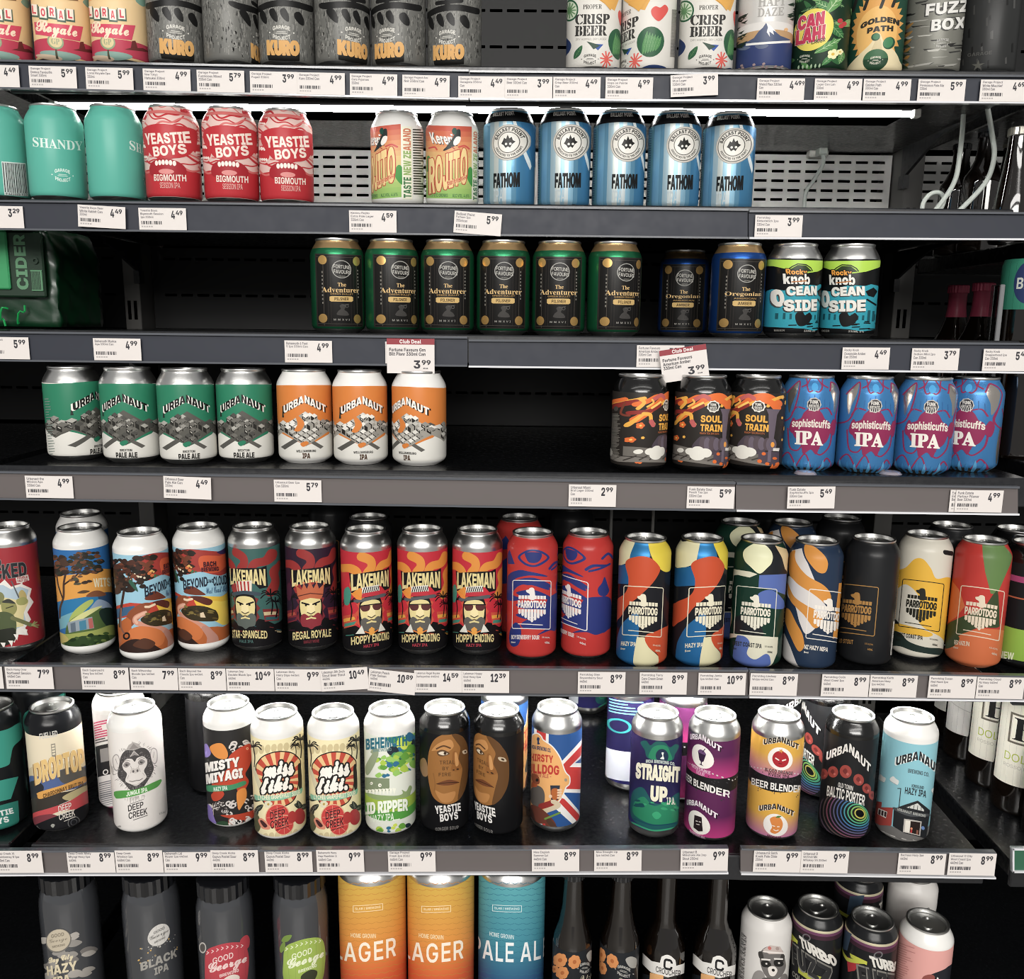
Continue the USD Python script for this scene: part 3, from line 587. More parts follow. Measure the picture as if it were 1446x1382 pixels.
@art(body=BLACK_CAN)
def soul(a):
    K = '2b2724'; a.band(8.5, 95, K, ro=.45); a.fr(560, 960, 66, 776, 4); O, Y, Rd, Pk = 'dd6a2a', 'e3a63a', '8a2f2a', 'b95a58'
    for pts, w, c in (([(150, 470), (300, 360), (480, 280), (640, 230)], 30, Y), ([(120, 380), (260, 380), (420, 310), (600, 250)], 34, Rd), ([(180, 380), (300, 350), (430, 270), (560, 230)], 26, O), ([(200, 250), (260, 330), (350, 360)], 22, Y),
                      ([(600, 380), (700, 300), (790, 230), (880, 210), (940, 260)], 46, O), ([(570, 420), (640, 340), (720, 300), (800, 260)], 24, Y), ([(580, 330), (680, 320), (760, 280)], 28, Rd), ([(600, 270), (660, 250), (720, 220), (800, 220)], 34, O), ([(640, 340), (680, 350), (690, 400), (710, 420)], 26, Y), ([(690, 400), (705, 425)], 34, Pk), ([(700, 240), (760, 210), (800, 230)], 30, Pk), ([(620, 230), (640, 260), (610, 300)], 22, Y), ([(890, 280), (910, 240), (950, 210)], 20, Y), ([(560, 260), (540, 330), (575, 350)], 14, '7a3a2c'), ([(840, 240), (900, 250), (935, 290)], 40, O), ([(690, 300), (760, 260)], 16, 'eec05a'), ([(660, 290), (700, 262), (690, 240)], 14, 'e8b04a')): a.L(pts, w, c, sm=True)
    for x, y, r in ((180, 240, 24), (310, 440, 26), (250, 545, 26), (330, 528, 12), (305, 700, 26), (235, 698, 12), (625, 425, 22), (585, 525, 20), (640, 515, 10), (625, 683, 22), (240, 470, 14), (960, 210, 14), (970, 360, 10), (1000, 250, 16), (1010, 440, 16), (985, 520, 10), (1030, 600, 18)): flower(a, x, y, r, Y if r < 20 else O, 'f0c05a')
    a.P([(120, 580), (300, 600), (640, 660), (850, 690), (930, 720), (850, 716), (600, 690), (120, 640)], '77726c'); a.P([(560, 570), (660, 590), (860, 640), (860, 700), (560, 640)], '6d6862')
    for k in range(12): x = 130+k*62; a.L([(x, 652+k*3), (x+44, 610+k*5)], 9, '3d3834')
    P_ = '655a66'; a.S([(700, 580), (740, 520), (770, 505), (850, 505), (890, 540), (890, 610), (840, 640), (720, 620)], '4a414a')
    for k in range(5): a.C(770+k*32, 560, 22, P_ if k % 2 else '55494f', 48)
    a.C(918, 560, 26, P_, 52); a.C(926, 560, 9, 'e79a3a', 20); a.P([(905, 520), (895, 340), (880, 300), (950, 300), (938, 340), (930, 520)], P_); a.P([(850, 620), (960, 610), (968, 720), (850, 700)], '4f4550'); a.R_(905, 600, 922, 690, '6d6270'); a.P([(930, 585), (962, 582), (958, 606), (930, 606)], 'd9d5cf')
    for x, y, r in ((882, 632, 12), (860, 690, 14), (905, 705, 12), (940, 660, 10), (958, 700, 14)): a.C(x, y, r, O)
    a.P([(925, 738), (930, 700), (940, 722), (950, 690), (958, 716), (968, 690), (972, 738)], 'dd6a2a')
    for x, y, rx in ((690, 620, 36), (740, 612, 44), (790, 628, 48), (740, 645, 56), (620, 615, 24), (400, 622, 46), (450, 628, 40), (300, 632, 22)): a.C(x, y, rx, 'dcd9cf', rx*.72)
    a.add(star(832, 285, 46, 40, 9), 'd9d6cc'); a.C(832, 285, 34, '2a2826'); a.T_('FUNK', (812, 262, 852, 282), 'd9d6cc', 'b', slant=-.2); a.T_('ESTATE', (808, 286, 856, 300), 'd9d6cc', 'b')
    for k in range(5): a.L([(815+k*8.5, 302), (812+k*10, 318)], 4, 'd9d6cc')
    a.T_('SOUL', (750, 350, 893, 402), 'e3a63a', 'b', fan=.1); a.T_('TRAIN', (750, 416, 900, 468), 'e3a63a', 'b'); a.T_('PEACH TEA IPA 5.5%', (748, 476, 880, 490), 'b9683a', 'm')
    a.fr(62, 505, 60, 770, 4, rot=45); q = random.Random(3)
    for k in range(34): y = 345+k*10; a.L([(70, y), (70+q.uniform(40, 70), y)], 4, '8a857d')
    a.C(100, 305, 18, '4a4642')
@art()
def sophist(a):
    B, Mr = '3a7ab2', '8a2a52'; a.all(B, m=.3, ro=.28); a.fr(720, 1090, 62, 672, 4); SV = 'c9c2ba'
    for sh in (0, 640, -640):
        a.S([(768+sh, 165), (812+sh, 98), (822+sh, 160), (796+sh, 240), (782+sh, 300), (768+sh, 240)], SV, m=.9, ro=.25); a.S([(1034+sh, 150), (1060+sh, 100), (1090+sh, 150), (1080+sh, 250), (1064+sh, 290), (1056+sh, 220)], SV, m=.9, ro=.25); a.S([(1120+sh, 360), (1150+sh, 420), (1140+sh, 560), (1120+sh, 600), (1105+sh, 500)], SV, m=.9, ro=.25)
    for pts in ([(760, 170), (815, 95), (835, 170), (790, 330), (700, 360)], [(1030, 150), (1060, 95), (1105, 160), (1075, 330), (1150, 380)], [(780, 400), (800, 520), (850, 540), (880, 500)], [(1060, 400), (1050, 500), (1000, 560), (960, 540), (985, 520)], [(800, 300), (830, 260), (880, 270)], [(1050, 300), (1020, 260), (970, 270)], [(730, 650), (760, 580), (800, 560), (850, 650)], [(1000, 650), (1040, 580), (1080, 640)], [(850, 640), (900, 560), (940, 640)], [(880, 120), (900, 80), (935, 70), (965, 85), (985, 125), (960, 160), (930, 150), (900, 160), (880, 120)], [(860, 70), (880, 110), (850, 130)], [(1000, 75), (990, 110), (1020, 130)], [(640, 250), (680, 330), (660, 420), (700, 520), (680, 620)], [(1120, 250), (1160, 330), (1130, 420), (1160, 520)]): a.L(pts, 9, Mr, sm=True)
    for k in range(7): a.L([(840+k*32, 180+abs(k-3)*14), (835+k*34, 240+abs(k-3)*10)], 5, '2f659c', sm=False)
    a.C(935, 130, 22, '3f9ad2', 26); a.S([(935, 250), (985, 290), (1010, 330), (1040, 350), (1050, 400), (1030, 470), (990, 510), (970, 560), (935, 530), (890, 560), (870, 500), (825, 450), (800, 390), (820, 350), (860, 330), (880, 290)], Mr)
    for x in (810, 1060): a.S([(x, 330), (x+20, 360), (x+10, 430), (x-20, 400)], Mr)
    a.add(star(935, 240, 46, 42, 9), 'b8b4ac'); a.C(935, 240, 38, '26242a'); a.T_('FUNK', (910, 212, 962, 236), 'd0ccc4', 'b', slant=-.2); a.T_('ESTATE', (905, 240, 966, 256), 'd0ccc4', 'b')
    for k in range(5): a.L([(912+k*12, 258), (908+k*13.5, 278)], 5, 'd0ccc4')
    a.T_('sophisticuffs', (806, 334, 1044, 400), 'd9d0c4', 'h', bold=.5, arch=4); a.T_('IPA', (832, 414, 1004, 498), 'e3ded4', 's', bold=3, slant=-.05)
    for k in range(9): x = 740+k*44; a.S([(x, 668), (x+12, 590+12*(k % 3)), (x+24, 668)], '2f74a8' if k % 2 else '4a92be')
# ---------------------------------------------------------------- tall cans of the fifth shelf
def blob_scene(a, seed, n, box_, cols, r=(8, 20), flat=.6):
    q = random.Random(seed)
    for k in range(n):
        x, y, w = q.uniform(box_[0], box_[2]), q.uniform(box_[1], box_[3]), q.uniform(*r)
        a.S([(x-w, y), (x-w*.4, y-w*flat*q.uniform(.6, 1)), (x+w*.5, y-w*flat*q.uniform(.4, 1)), (x+w, y+w*.1), (x+w*.3, y+w*flat*.8), (x-w*.5, y+w*flat*.7)], cols[k % len(cols)])
@art(H=168)
def jacked(a):
    a.clip = (11, 144)
    a.fr(-84, 218, 90, 725, 5); a.band(11, 144, '9c2b33'); a.T_('HOP', (-70, 232, 20, 286), '2b2d31', 'b', out=(2, '8a8a86')); a.T_('JACKED', (-110, 262, 146, 338), '2b2d31', 'b', out=(2, '8a8a86'), dy=-6)
    a.P([(86, 336), (152, 326), (156, 356), (120, 364), (116, 384), (108, 366), (90, 366)], 'd0c8c0'); a.T_('DOUBLE', (94, 332, 148, 345), '9c2b33', 'b'); a.T_('HAZY IPA', (94, 348, 148, 360), '9c2b33', 'b')
    a.P([(-80, 380), (-40, 340), (0, 360), (30, 340), (60, 380), (110, 370), (164, 400), (150, 440), (168, 470), (130, 520), (146, 560), (112, 600), (124, 640), (70, 630), (50, 670), (20, 640), (-40, 668), (-80, 600)], 'dedad2')
    a.P([(-80, 392), (-30, 360), (20, 366), (56, 392), (104, 384), (148, 404), (132, 446), (140, 470), (112, 520), (118, 560), (92, 590), (40, 610), (-80, 590)], 'a9bcc8'); a.P([(-80, 440), (20, 430), (80, 450), (136, 452), (140, 470), (112, 520), (104, 590), (-80, 600)], 'd3c690')
    a.P([(60, 350), (66, 350), (98, 440), (90, 442)], '5c5f62'); a.S([(94, 420), (112, 402), (130, 420), (132, 450), (104, 454)], 'b3a266'); a.S([(80, 450), (120, 440), (140, 462), (120, 480), (86, 476)], '9a9a5c')
    a.S([(-60, 420), (-20, 396), (10, 404), (20, 430), (0, 462), (-50, 460)], '7b7d52'); a.S([(0, 460), (30, 448), (70, 462), (78, 500), (50, 530), (10, 520)], '8d8c55'); a.S([(5, 452), (40, 440), (74, 468), (40, 462)], '3d3f3a'); a.L([(24, 486), (60, 480)], 5, '3a3b2c')
    a.S([(-60, 530), (0, 500), (60, 530), (66, 600), (40, 660), (0, 668), (-60, 640)], '4f5a3c'); a.S([(-60, 600), (20, 590), (60, 600), (50, 660), (-20, 680), (-60, 660)], '2c2f28'); a.L([(50, 540), (100, 566), (142, 588)], 20, '6d7049', sm=True)
    for dx, dy in ((30, -14), (38, 2), (32, 14), (18, -18)): a.L([(146, 590), (146+dx, 590+dy)], 6, 'a4a668')
    for x, y in ((60, 640), (108, 620), (-10, 672), (30, 668)): a.P([(x-12, y-16), (x+14, y-10), (x+4, y+20)], 'e6e2da')
@art(H=168, body=WHITE_CAN)
def wits(a):
    a.clip = (14, 143.5)
    a.fr(285, 583, 105, 735, 5); a.band(14, 143.5, '2b69a6'); a.P([(-100, 330), (283, 312), (470, 318), (540, 300), (640, 306), (800, 320), (800, 430), (560, 428), (480, 440), (283, 438), (-100, 440)], 'd6953f')
    a.P([(283, 440), (600, 430), (600, 560), (283, 560)], '2472a2'); a.P([(283, 520), (380, 500), (380, 570), (283, 580)], '6ba2b0'); a.S([(500, 440), (560, 420), (620, 440), (640, 520), (560, 520)], '2f4a6a')
    a.S([(440, 435), (470, 412), (510, 410), (545, 430), (520, 440)], '7a4a30'); a.T_('WITSUNDAY', (483, 346, 700, 392), 'd9cfae', 'h')
    a.S([(340, 545), (370, 500), (430, 462), (470, 452), (470, 470), (420, 510), (360, 560)], '9fae58'); a.S([(470, 480), (505, 455), (560, 480), (570, 520), (500, 520), (440, 520)], '8a9ab0'); a.S([(330, 560), (400, 520), (500, 500), (560, 520), (600, 600), (560, 690), (400, 690), (320, 640)], '4c6334'); a.S([(345, 548), (440, 505), (520, 490), (450, 528), (360, 566)], 'c9c986')
    a.S([(500, 520), (560, 500), (620, 540), (620, 620), (540, 600)], '20302a'); a.P([(330, 552), (462, 540), (468, 600), (334, 606)], '8b97a0'); a.P([(346, 560), (372, 556), (372, 604), (346, 606)], '5d6b78'); a.P([(392, 556), (428, 552), (428, 600), (392, 604)], '3f7c96'); a.P([(440, 548), (462, 546), (466, 598), (442, 600)], 'b0605a')
    a.S([(283, 600), (340, 612), (470, 610), (560, 590), (620, 600), (620, 640), (420, 640), (300, 650)], '97a050'); a.P([(270, 650), (400, 632), (540, 640), (560, 720), (270, 720)], '2f4524'); blob_scene(a, 2, 26, (290, 630, 540, 700), ['41592c', '22351d', '6a7c3c'], (8, 20)); a.S([(460, 715), (520, 690), (600, 660), (640, 720), (500, 726)], 'a5934f'); a.S([(260, 590), (300, 600), (330, 640), (300, 650), (260, 640)], 'b7a860')
    a.L([(292, 520), (300, 470), (322, 420), (330, 350), (352, 280)], 11, '4a342a', sm=True); a.L([(318, 430), (300, 360), (296, 300)], 7, '3d2c24', sm=True); a.L([(330, 360), (400, 320), (430, 280)], 8, '3d2c24', sm=True)
    blob_scene(a, 3, 130, (270, 212, 530, 318), ['3a2c26', '4a372c', '2c2a24', '6a4430', '30352c'], (8, 24), .6); blob_scene(a, 4, 16, (360, 300, 470, 370), ['3a2c26', '4c4a3a', '6a4a34'], (8, 18), .5); a.S([(395, 410), (425, 400), (460, 408), (430, 416)], '54402e')
@art(H=168, body=WHITE_CAN)
def beyond(a):
    a.clip = (14, 143.5)
    a.fr(585, 885, 115, 765, 5); a.band(14, 143.5, '8fbdd0'); a.S([(700, 240), (780, 210), (900, 205), (1100, 200), (1100, 330), (900, 330), (840, 320), (760, 345), (690, 330)], 'a33a33'); a.S([(840, 240), (960, 230), (1080, 260), (1060, 310), (940, 300), (850, 320)], 'cf5a35'); a.S([(900, 205), (1100, 200), (1100, 232), (960, 232)], '3f2b55')
    a.P([(560, 455), (660, 448), (740, 462), (900, 440), (1100, 420), (1100, 520), (560, 520)], 'b8402f'); a.P([(560, 470), (680, 466), (720, 500), (560, 520)], '3b5f80'); a.S([(800, 470), (900, 440), (1060, 450), (1060, 560), (880, 560)], 'e0b52e'); a.S([(860, 470), (960, 480), (1060, 540), (960, 600), (860, 560)], 'e8c94a')
    a.S([(640, 510), (680, 475), (730, 458), (770, 464), (760, 500), (700, 540), (640, 580)], '8a4a2e'); a.S([(740, 440), (760, 412), (800, 402), (838, 424), (850, 440), (790, 448)], '6b3526'); a.S([(780, 460), (830, 450), (870, 462), (862, 492), (826, 484)], '5a2c24'); a.L([(790, 470), (760, 480), (740, 478)], 12, 'e3c9a8')
    a.P([(560, 560), (640, 520), (660, 540), (660, 600), (780, 640), (880, 600), (1000, 600), (1000, 740), (560, 740)], 'b3602f'); a.L([(850, 740), (862, 660), (840, 610), (760, 580), (690, 556), (684, 530), (730, 512)], 26, 'c98d78', sm=True); a.L([(690, 556), (684, 530), (740, 506)], 14, 'd9a890', sm=True)
    a.S([(710, 540), (760, 514), (840, 500), (880, 520), (880, 570), (800, 585), (740, 570)], '38301e'); blob_scene(a, 5, 20, (730, 515, 880, 565), ['5a4a26', '2c2a1c', '7a6a36'], (7, 15)); a.P([(826, 540), (840, 532), (848, 560), (826, 562)], 'd9c4a4')
    a.S([(640, 600), (700, 575), (800, 600), (835, 640), (800, 690), (690, 660)], 'c9713a'); a.S([(560, 690), (640, 640), (720, 650), (800, 700), (830, 740), (560, 750)], '33231f'); a.S([(660, 670), (720, 640), (780, 670), (740, 700)], '553426'); a.L([(850, 745), (866, 670), (846, 620)], 34, 'b98575', sm=True)
    a.ring(630, 616, 15, 9, '1f1b1b'); a.L([(598, 560), (606, 500), (622, 430), (640, 360)], 13, '3d2b24', sm=True); a.L([(612, 470), (604, 560), (618, 600)], 8, '8a5a4a', sm=True)
    blob_scene(a, 6, 150, (560, 224, 800, 335), ['3a2620', '4c2c22', '231d1a', '6d3c2a', '2a241e'], (8, 24), .65); blob_scene(a, 7, 26, (590, 330, 740, 390), ['33261f', '2a211d', '4a3428'], (12, 24), .7); blob_scene(a, 8, 14, (640, 300, 790, 330), ['d9cdb0', '7a4a30'], (3, 7), 1); a.S([(662, 340), (676, 332), (700, 370), (706, 396), (684, 376)], '2f5a48')
    a.fr(888, 1170, 100, 722, 5, rot=-43); a.T_('BACH', (1046, 258, 1112, 284), '2c2026', 'b', out=(1, 'b8402f')); a.T_('BREWING', (1034, 286, 1124, 308), '2c2026', 'b', out=(1, 'b8402f')); blob_scene(a, 9, 8, (960, 262, 1010, 310), ['d9a85a', '3f6a4a', 'c96a3a'], (5, 12), 1)
    a.T_('BEYOND', (937, 336, 1062, 386), '232a38', 'h', dy=-8); a.T_('THE', (1066, 340, 1086, 372), '232a38', 'h', rot=90); a.T_('CLOUDS', (1092, 332, 1178, 380), '232a38', 'h', dy=-8); a.T_('West Coast IPA', (1052, 384, 1176, 418), '2c4f78', 'c', dy=-8)

def lakeman(a, c1, c2, title, sub, hat, ground, subc, shift=0):
    a.clip = (9, 143)
    K, CR = '171618', 'dccb8c'; a.fr(862, 1140, 104, 735, 5); a.band(9, 143, c1); q = random.Random(5)
    for sh in (-424, 0, 424):
        for pts, w in (([(845, 262), (890, 268), (920, 300), (905, 350), (930, 420)], 40), ([(940, 215), (985, 240), (990, 275), (965, 310), (990, 360)], 46), ([(1125, 215), (1100, 255), (1050, 270), (1030, 300), (1040, 340)], 42), ([(1160, 270), (1130, 310), (1136, 360), (1110, 420)], 38), ([(1210, 215), (1230, 270), (1200, 330), (1220, 400)], 30)): a.L([(x+sh, y) for x, y in pts], w, c2, sm=True)
    a.band(9, 36, K); a.P([(500, 600), (870, 585), (900, 600), (1000, 590), (1100, 600), (1140, 580), (1500, 600), (1500, 660), (500, 660)], K); a.S([(800, 590), (850, 560), (900, 560), (960, 600), (1000, 560), (1080, 560), (1140, 585), (1200, 560), (1280, 600), (1000, 640)], K)
    for x, c in ((880, 0), (1110, 1), (760, 1), (1230, 0)): a.P([(x-34, 505), (x+34, 500), (x+30, 560), (x-26, 570)], ground[0]); a.P([(x-30, 520), (x+20, 515), (x+26, 530), (x-28, 538)], ground[1]); a.P([(x-20, 545), (x+30, 540), (x+20, 556), (x-24, 562)], ground[2])
    palm(a, 886, 530, 90, K, 5); palm(a, 1112, 530, 100, K, 5); palm(a, 1128, 545, 80, K, 4); a.S([(862, 380), (880, 360), (890, 400), (880, 450), (862, 440)], ground[2])
    for k in range(14): x, y = q.uniform(860, 1140), q.uniform(590, 625); a.L([(x, y), (x+q.uniform(8, 30), y+2)], 3.5, ground[k % 3])
    a.P([(884, 290), (905, 300), (985, 296), (1075, 292), (1100, 280), (1102, 390), (1066, 400), (1040, 372), (985, 366), (920, 374), (892, 396)], K); a.T_('LAKEMAN', (892, 300, 1094, 374), CR, 'h', fan=.35, bold=.6, arch=4)
    # a plain bearded head in a hat
    [a.P([(985+sg*46, 440), (985+sg*74, 452), (985+sg*62, 478), (985+sg*80, 500), (985+sg*64, 520), (985+sg*76, 548), (985+sg*50, 580), (985+sg*40, 560)], ground[0]) for sg in (-1, 1)]; a.S([(924, 470), (940, 430), (985, 418), (1030, 430), (1046, 470), (1044, 560), (1014, 606), (985, 616), (956, 606), (926, 560)], K)
    a.S([(934, 455), (985, 440), (1034, 455), (1038, 520), (1018, 562), (985, 570), (952, 562), (932, 520)], CR); a.S([(970, 480), (985, 474), (1000, 480), (1006, 522), (985, 530), (964, 522)], 'ead9a2'); a.L([(966, 522), (985, 532), (1006, 522)], 5, '4a4030'); a.L([(955, 548), (985, 542), (1015, 548)], 6, '6a5438')
    a.S([(930, 545), (950, 528), (985, 548), (1020, 528), (1042, 545), (1036, 590), (1005, 600), (985, 612), (965, 600), (936, 590)], hat[3]); a.L([(962, 556), (985, 551), (1008, 556)], 8, CR)
    if hat[0] == 'shades': a.S([(930, 466), (976, 466), (972, 492), (942, 494)], '5a3030'); a.S([(994, 466), (1042, 466), (1032, 494), (1000, 492)], '5a3030'); a.L([(926, 464), (1046, 464)], 5, K)
    else: a.L([(940, 470), (975, 482)], 8, K); a.L([(1032, 470), (997, 482)], 8, K); a.C(960, 484, 6, K); a.C(1012, 484, 6, K)
    if hat[0] == 'crown':
        a.P([(x, y+38) for x, y in [(918, 395), (912, 340), (940, 365), (952, 330), (968, 362), (985, 322), (1002, 362), (1020, 330), (1032, 365), (1060, 340), (1052, 398), (1040, 420), (985, 410), (930, 420)]], hat[1]); a.L([(922, 434), (985, 424), (1050, 434)], 5, '5a2a22')
        for x, y in ((952, 368), (985, 358), (1020, 368), (912, 378), (1060, 378)): a.C(x, y, 6, 'd98a5a')
    elif hat[0] == 'stripe':
        a.P([(945, 425), (938, 365), (1030, 358), (1026, 422)], 'd8d0c0'); [a.P([(948+k*20, 424), (942+k*21, 364), (952+k*21, 363), (958+k*19, 424)], 'a83430') for k in range(4)]; a.S([(906, 425), (985, 412), (1066, 420), (1060, 436), (985, 430), (915, 440)], '3c4a54')
    else:
        a.P([(938, 420), (940, 372), (1030, 366), (1034, 415)], 'd9d7cc'); [a.L([(944+k*11, 400), (952+k*11, 374)], 5, K) for k in range(8)]; a.P([(936, 424), (940, 402), (1032, 397), (1036, 418)], 'b8303c'); a.S([(905, 430), (985, 424), (1064, 414), (1062, 430), (985, 440), (915, 446)], '55585c'); a.S([(890, 395), (905, 398), (938, 430), (915, 428)], 'e0862f')
        a.L([(950, 600), (985, 612), (1020, 600)], 6, 'd97a3a', sm=True); a.T_('$', (970, 582, 1000, 622), 'e09a3c', 'b', bold=2); a.P([(905, 605), (935, 565), (950, 610)], 'd9d7cc'); a.P([(1020, 610), (1036, 565), (1066, 605)], 'd9d7cc')
    a.T_(title, (886, 618, 1092, 660), CR, 'h', dy=-2); a.T_(sub, (942, 668, 1024, 684), subc, 'h')
@art(H=168)
def hoppy(a): lakeman(a, 'c02a38', 'da8a30', 'HOPPY ENDING', 'HAZY IPA', ('shades', 0, 0, '5d5a55'), ('c8503a', 'e0a03c', '3f8a78'), 'b03a48')
@art(H=168)
def spangled(a): lakeman(a, '38615c', '97322f', 'STAR-SPANGLED', 'PALE IPA', ('stripe', 0, 0, '5a625c'), ('7a2f30', 'c9b68c', '2f5c62'), '4a6a66')
@art(H=168)
def regal(a): lakeman(a, '2f1f30', '96302f', 'REGAL ROYALE', 'BARLEYWINE', ('crown', 'b8603e', 0, '8a2f38'), ('7a2a34', 'a84a3c', '4a2438'), '7a3038')

def parrot_logo(a, c, x=0.0, name=None, ncol=None, frame=True, T=137, B=752, L=115, R_=398, tc=None):
    a.fr(L, R_, T, B, 5); cx = (L+R_)/2+x; k = (R_-L)/283; ky = (B-T)/615; X = lambda v: cx+(v-268)*k; Y = lambda v: T+(v-137)*ky
    if frame: a.frame(X(162), Y(350), X(372), Y(590), 4*k, c, 8)
    for i in range(9): a.R_(X(195+i*17), Y(424), X(209+i*17), Y(442), c)
    for i in range(9): h = 22+(4-abs(i-4))*10; a.P([(X(195+i*17), Y(492)), (X(209+i*17), Y(492)), (X(209+i*17), Y(492+h)), (X(202+i*17), Y(496+h)), (X(195+i*17), Y(490+h))], c)
    a.S([(X(254), Y(442)), (X(256), Y(418)), (X(240), Y(408)), (X(236), Y(398)), (X(250), Y(394)), (X(258), Y(386)), (X(274), Y(386)), (X(282), Y(398)), (X(284), Y(442))], c)
    a.ring(X(259), Y(540), 7*k, 3*k, c); a.ring(X(277), Y(540), 7*k, 3*k, c)
    a.T_('PARROTDOG', (X(193), Y(449), X(345), Y(486)), c, 'h', bold=.8); a.L([(X(196), Y(566)), (X(328), Y(570))], 4*k, c)
    if name: a.T_(name[0], (X(158), Y(622), X(158+name[1]), Y(644)), tc or c, 'h'); a.T_('5.5% ALC/VOL', (X(328), Y(628), X(370), Y(637)), tc or c, 'm'); a.T_('440mL', (X(343), Y(652), X(370), Y(663)), tc or c, 'h'); a.T_('Beer', (X(158), Y(654), X(182), Y(664)), tc or c, 'm')
@art(H=168)
def boysen(a):
    Rd, B = 'ba3430', '2a3574'; a.all(Rd, ro=.25); a.fr(115, 398, 137, 752, 5)
    a.S([(176, 236), (215, 206), (262, 198), (315, 208), (350, 236), (310, 270), (262, 284), (212, 272)], B); a.S([(190, 236), (222, 214), (262, 207), (305, 216), (336, 236), (300, 262), (262, 274), (220, 264)], Rd); a.S([(220, 214), (300, 214), (304, 240), (280, 262), (240, 262), (222, 240)], B)
    a.P([(130, 200), (160, 270), (122, 270), (110, 230)], B); a.S([(120, 330), (180, 300), (240, 306), (320, 320), (335, 330), (240, 326), (170, 340), (180, 350), (330, 375), (345, 395), (240, 370), (180, 380), (150, 420), (200, 440), (150, 452), (100, 430)], B)
    for y0 in (350, 410, 470, 520): a.S([(170, y0), (260, y0-14), (350, y0+14), (360, y0+34), (290, y0+22), (220, y0+22)], B)
    a.S([(205, 560), (300, 520), (370, 500), (440, 480), (470, 520), (440, 570), (330, 590), (220, 590)], B); a.S([(150, 575), (172, 560), (196, 580), (200, 630), (185, 672), (155, 682), (136, 660), (135, 610)], B); a.L([(350, 290), (380, 260), (420, 250)], 12, B, sm=True)
    a.fr(406, 668, 135, 752, 5, rot=-45)
    a.L([(545, 305), (600, 290), (650, 265)], 10, B, sm=True); a.L([(610, 240), (640, 215), (665, 235)], 12, B, sm=True); a.S([(625, 330), (642, 370), (650, 400), (630, 426), (600, 420), (592, 390), (612, 360)], B); a.S([(520, 450), (600, 430), (660, 440), (680, 560), (600, 620), (540, 610), (470, 615), (520, 590), (500, 540)], B)
    a.S([(720, 200), (800, 180), (840, 260), (780, 330), (730, 290)], B); a.band(164, 164.8, 'b9b6b0', m=.9)
    parrot_logo(a, 'dfd8d4', 0, ('BOYSENBERRY SOUR', 154))
def hazy_bg(a, C):
    a.fr(680, 968, 160, 795, 5)
@art(H=168)
def hazy(a):
    K, O, W, B, Y = '1c1d22', 'c04a26', 'd5cfa6', '1f68a0', 'd9c22c'; a.all(K, ro=.25); a.fr(680, 968, 160, 795, 5)
    a.P([(560, 150), (760, 150), (752, 200), (738, 262), (700, 276), (640, 280), (560, 280)], W); a.P([(752, 150), (858, 150), (850, 200), (850, 240), (780, 250), (742, 240)], '2a7ab0', m=.5); a.S([(845, 150), (900, 140), (980, 160), (1000, 240), (965, 290), (930, 298), (890, 270), (856, 220)], Y); a.P([(600, 290), (740, 270), (740, 370), (600, 370)], B, m=.4)
    a.S([(720, 262), (780, 232), (850, 234), (900, 270), (906, 300), (870, 360), (800, 430), (740, 480), (700, 540), (640, 580), (600, 560), (620, 480), (720, 420), (740, 350)], O); a.S([(700, 600), (740, 545), (800, 520), (805, 700), (795, 810), (690, 810), (680, 700)], B, m=.3)
    a.S([(795, 650), (810, 636), (850, 640), (860, 680), (905, 716), (925, 740), (920, 800), (790, 810)], W); a.S([(850, 620), (900, 600), (960, 570), (1020, 560), (1020, 790), (935, 780), (915, 720), (870, 690), (842, 650)], O); a.S([(1000, 300), (1080, 280), (1120, 400), (1060, 520), (1000, 460)], W); a.S([(480, 420), (560, 400), (580, 560), (520, 600)], Y)
    parrot_logo(a, 'dcd5bb', 0, ('HAZY IPA', 80), L=668, R_=956, T=160, B=795)
@art(H=168)
def wcoast(a):
    G, K, W, B = '17352a', '1d2024', 'd3d0ba', '5268a8'; a.all(G, ro=.25); a.fr(-22, 237, 150, 797, 5)
    a.P([(130, 150), (190, 150), (230, 250), (260, 290), (110, 310), (90, 280)], K); a.S([(20, 190), (60, 160), (120, 160), (160, 190), (160, 240), (140, 270), (105, 302), (60, 270), (30, 240)], 'dcdcb4'); a.P([(188, 160), (250, 170), (250, 290), (225, 270)], 'd3b98a'); a.P([(-40, 290), (60, 296), (96, 306), (60, 326), (0, 318), (-40, 330)], W)
    a.P([(105, 310), (240, 292), (240, 400), (150, 372), (105, 378)], B); a.S([(110, 400), (170, 380), (230, 430), (230, 470), (150, 470), (110, 440)], B); a.S([(0, 540), (60, 520), (120, 560), (140, 620), (60, 620), (0, 610)], K); a.P([(-60, 625), (214, 618), (214, 700), (190, 780), (20, 780), (14, 640), (-60, 660)], W)
    a.S([(14, 640), (50, 630), (80, 660), (70, 720), (110, 745), (160, 710), (182, 730), (170, 782), (14, 782)], B); a.S([(-60, 300), (-20, 320), (-40, 420), (-80, 400)], W); a.S([(-70, 480), (-20, 500), (-20, 580), (-70, 600)], 'd3b98a')
    parrot_logo(a, 'dcd8c6', -10, ('WEST COAST IPA', 154), L=-22, R_=237, T=150, B=797, tc='33383a')
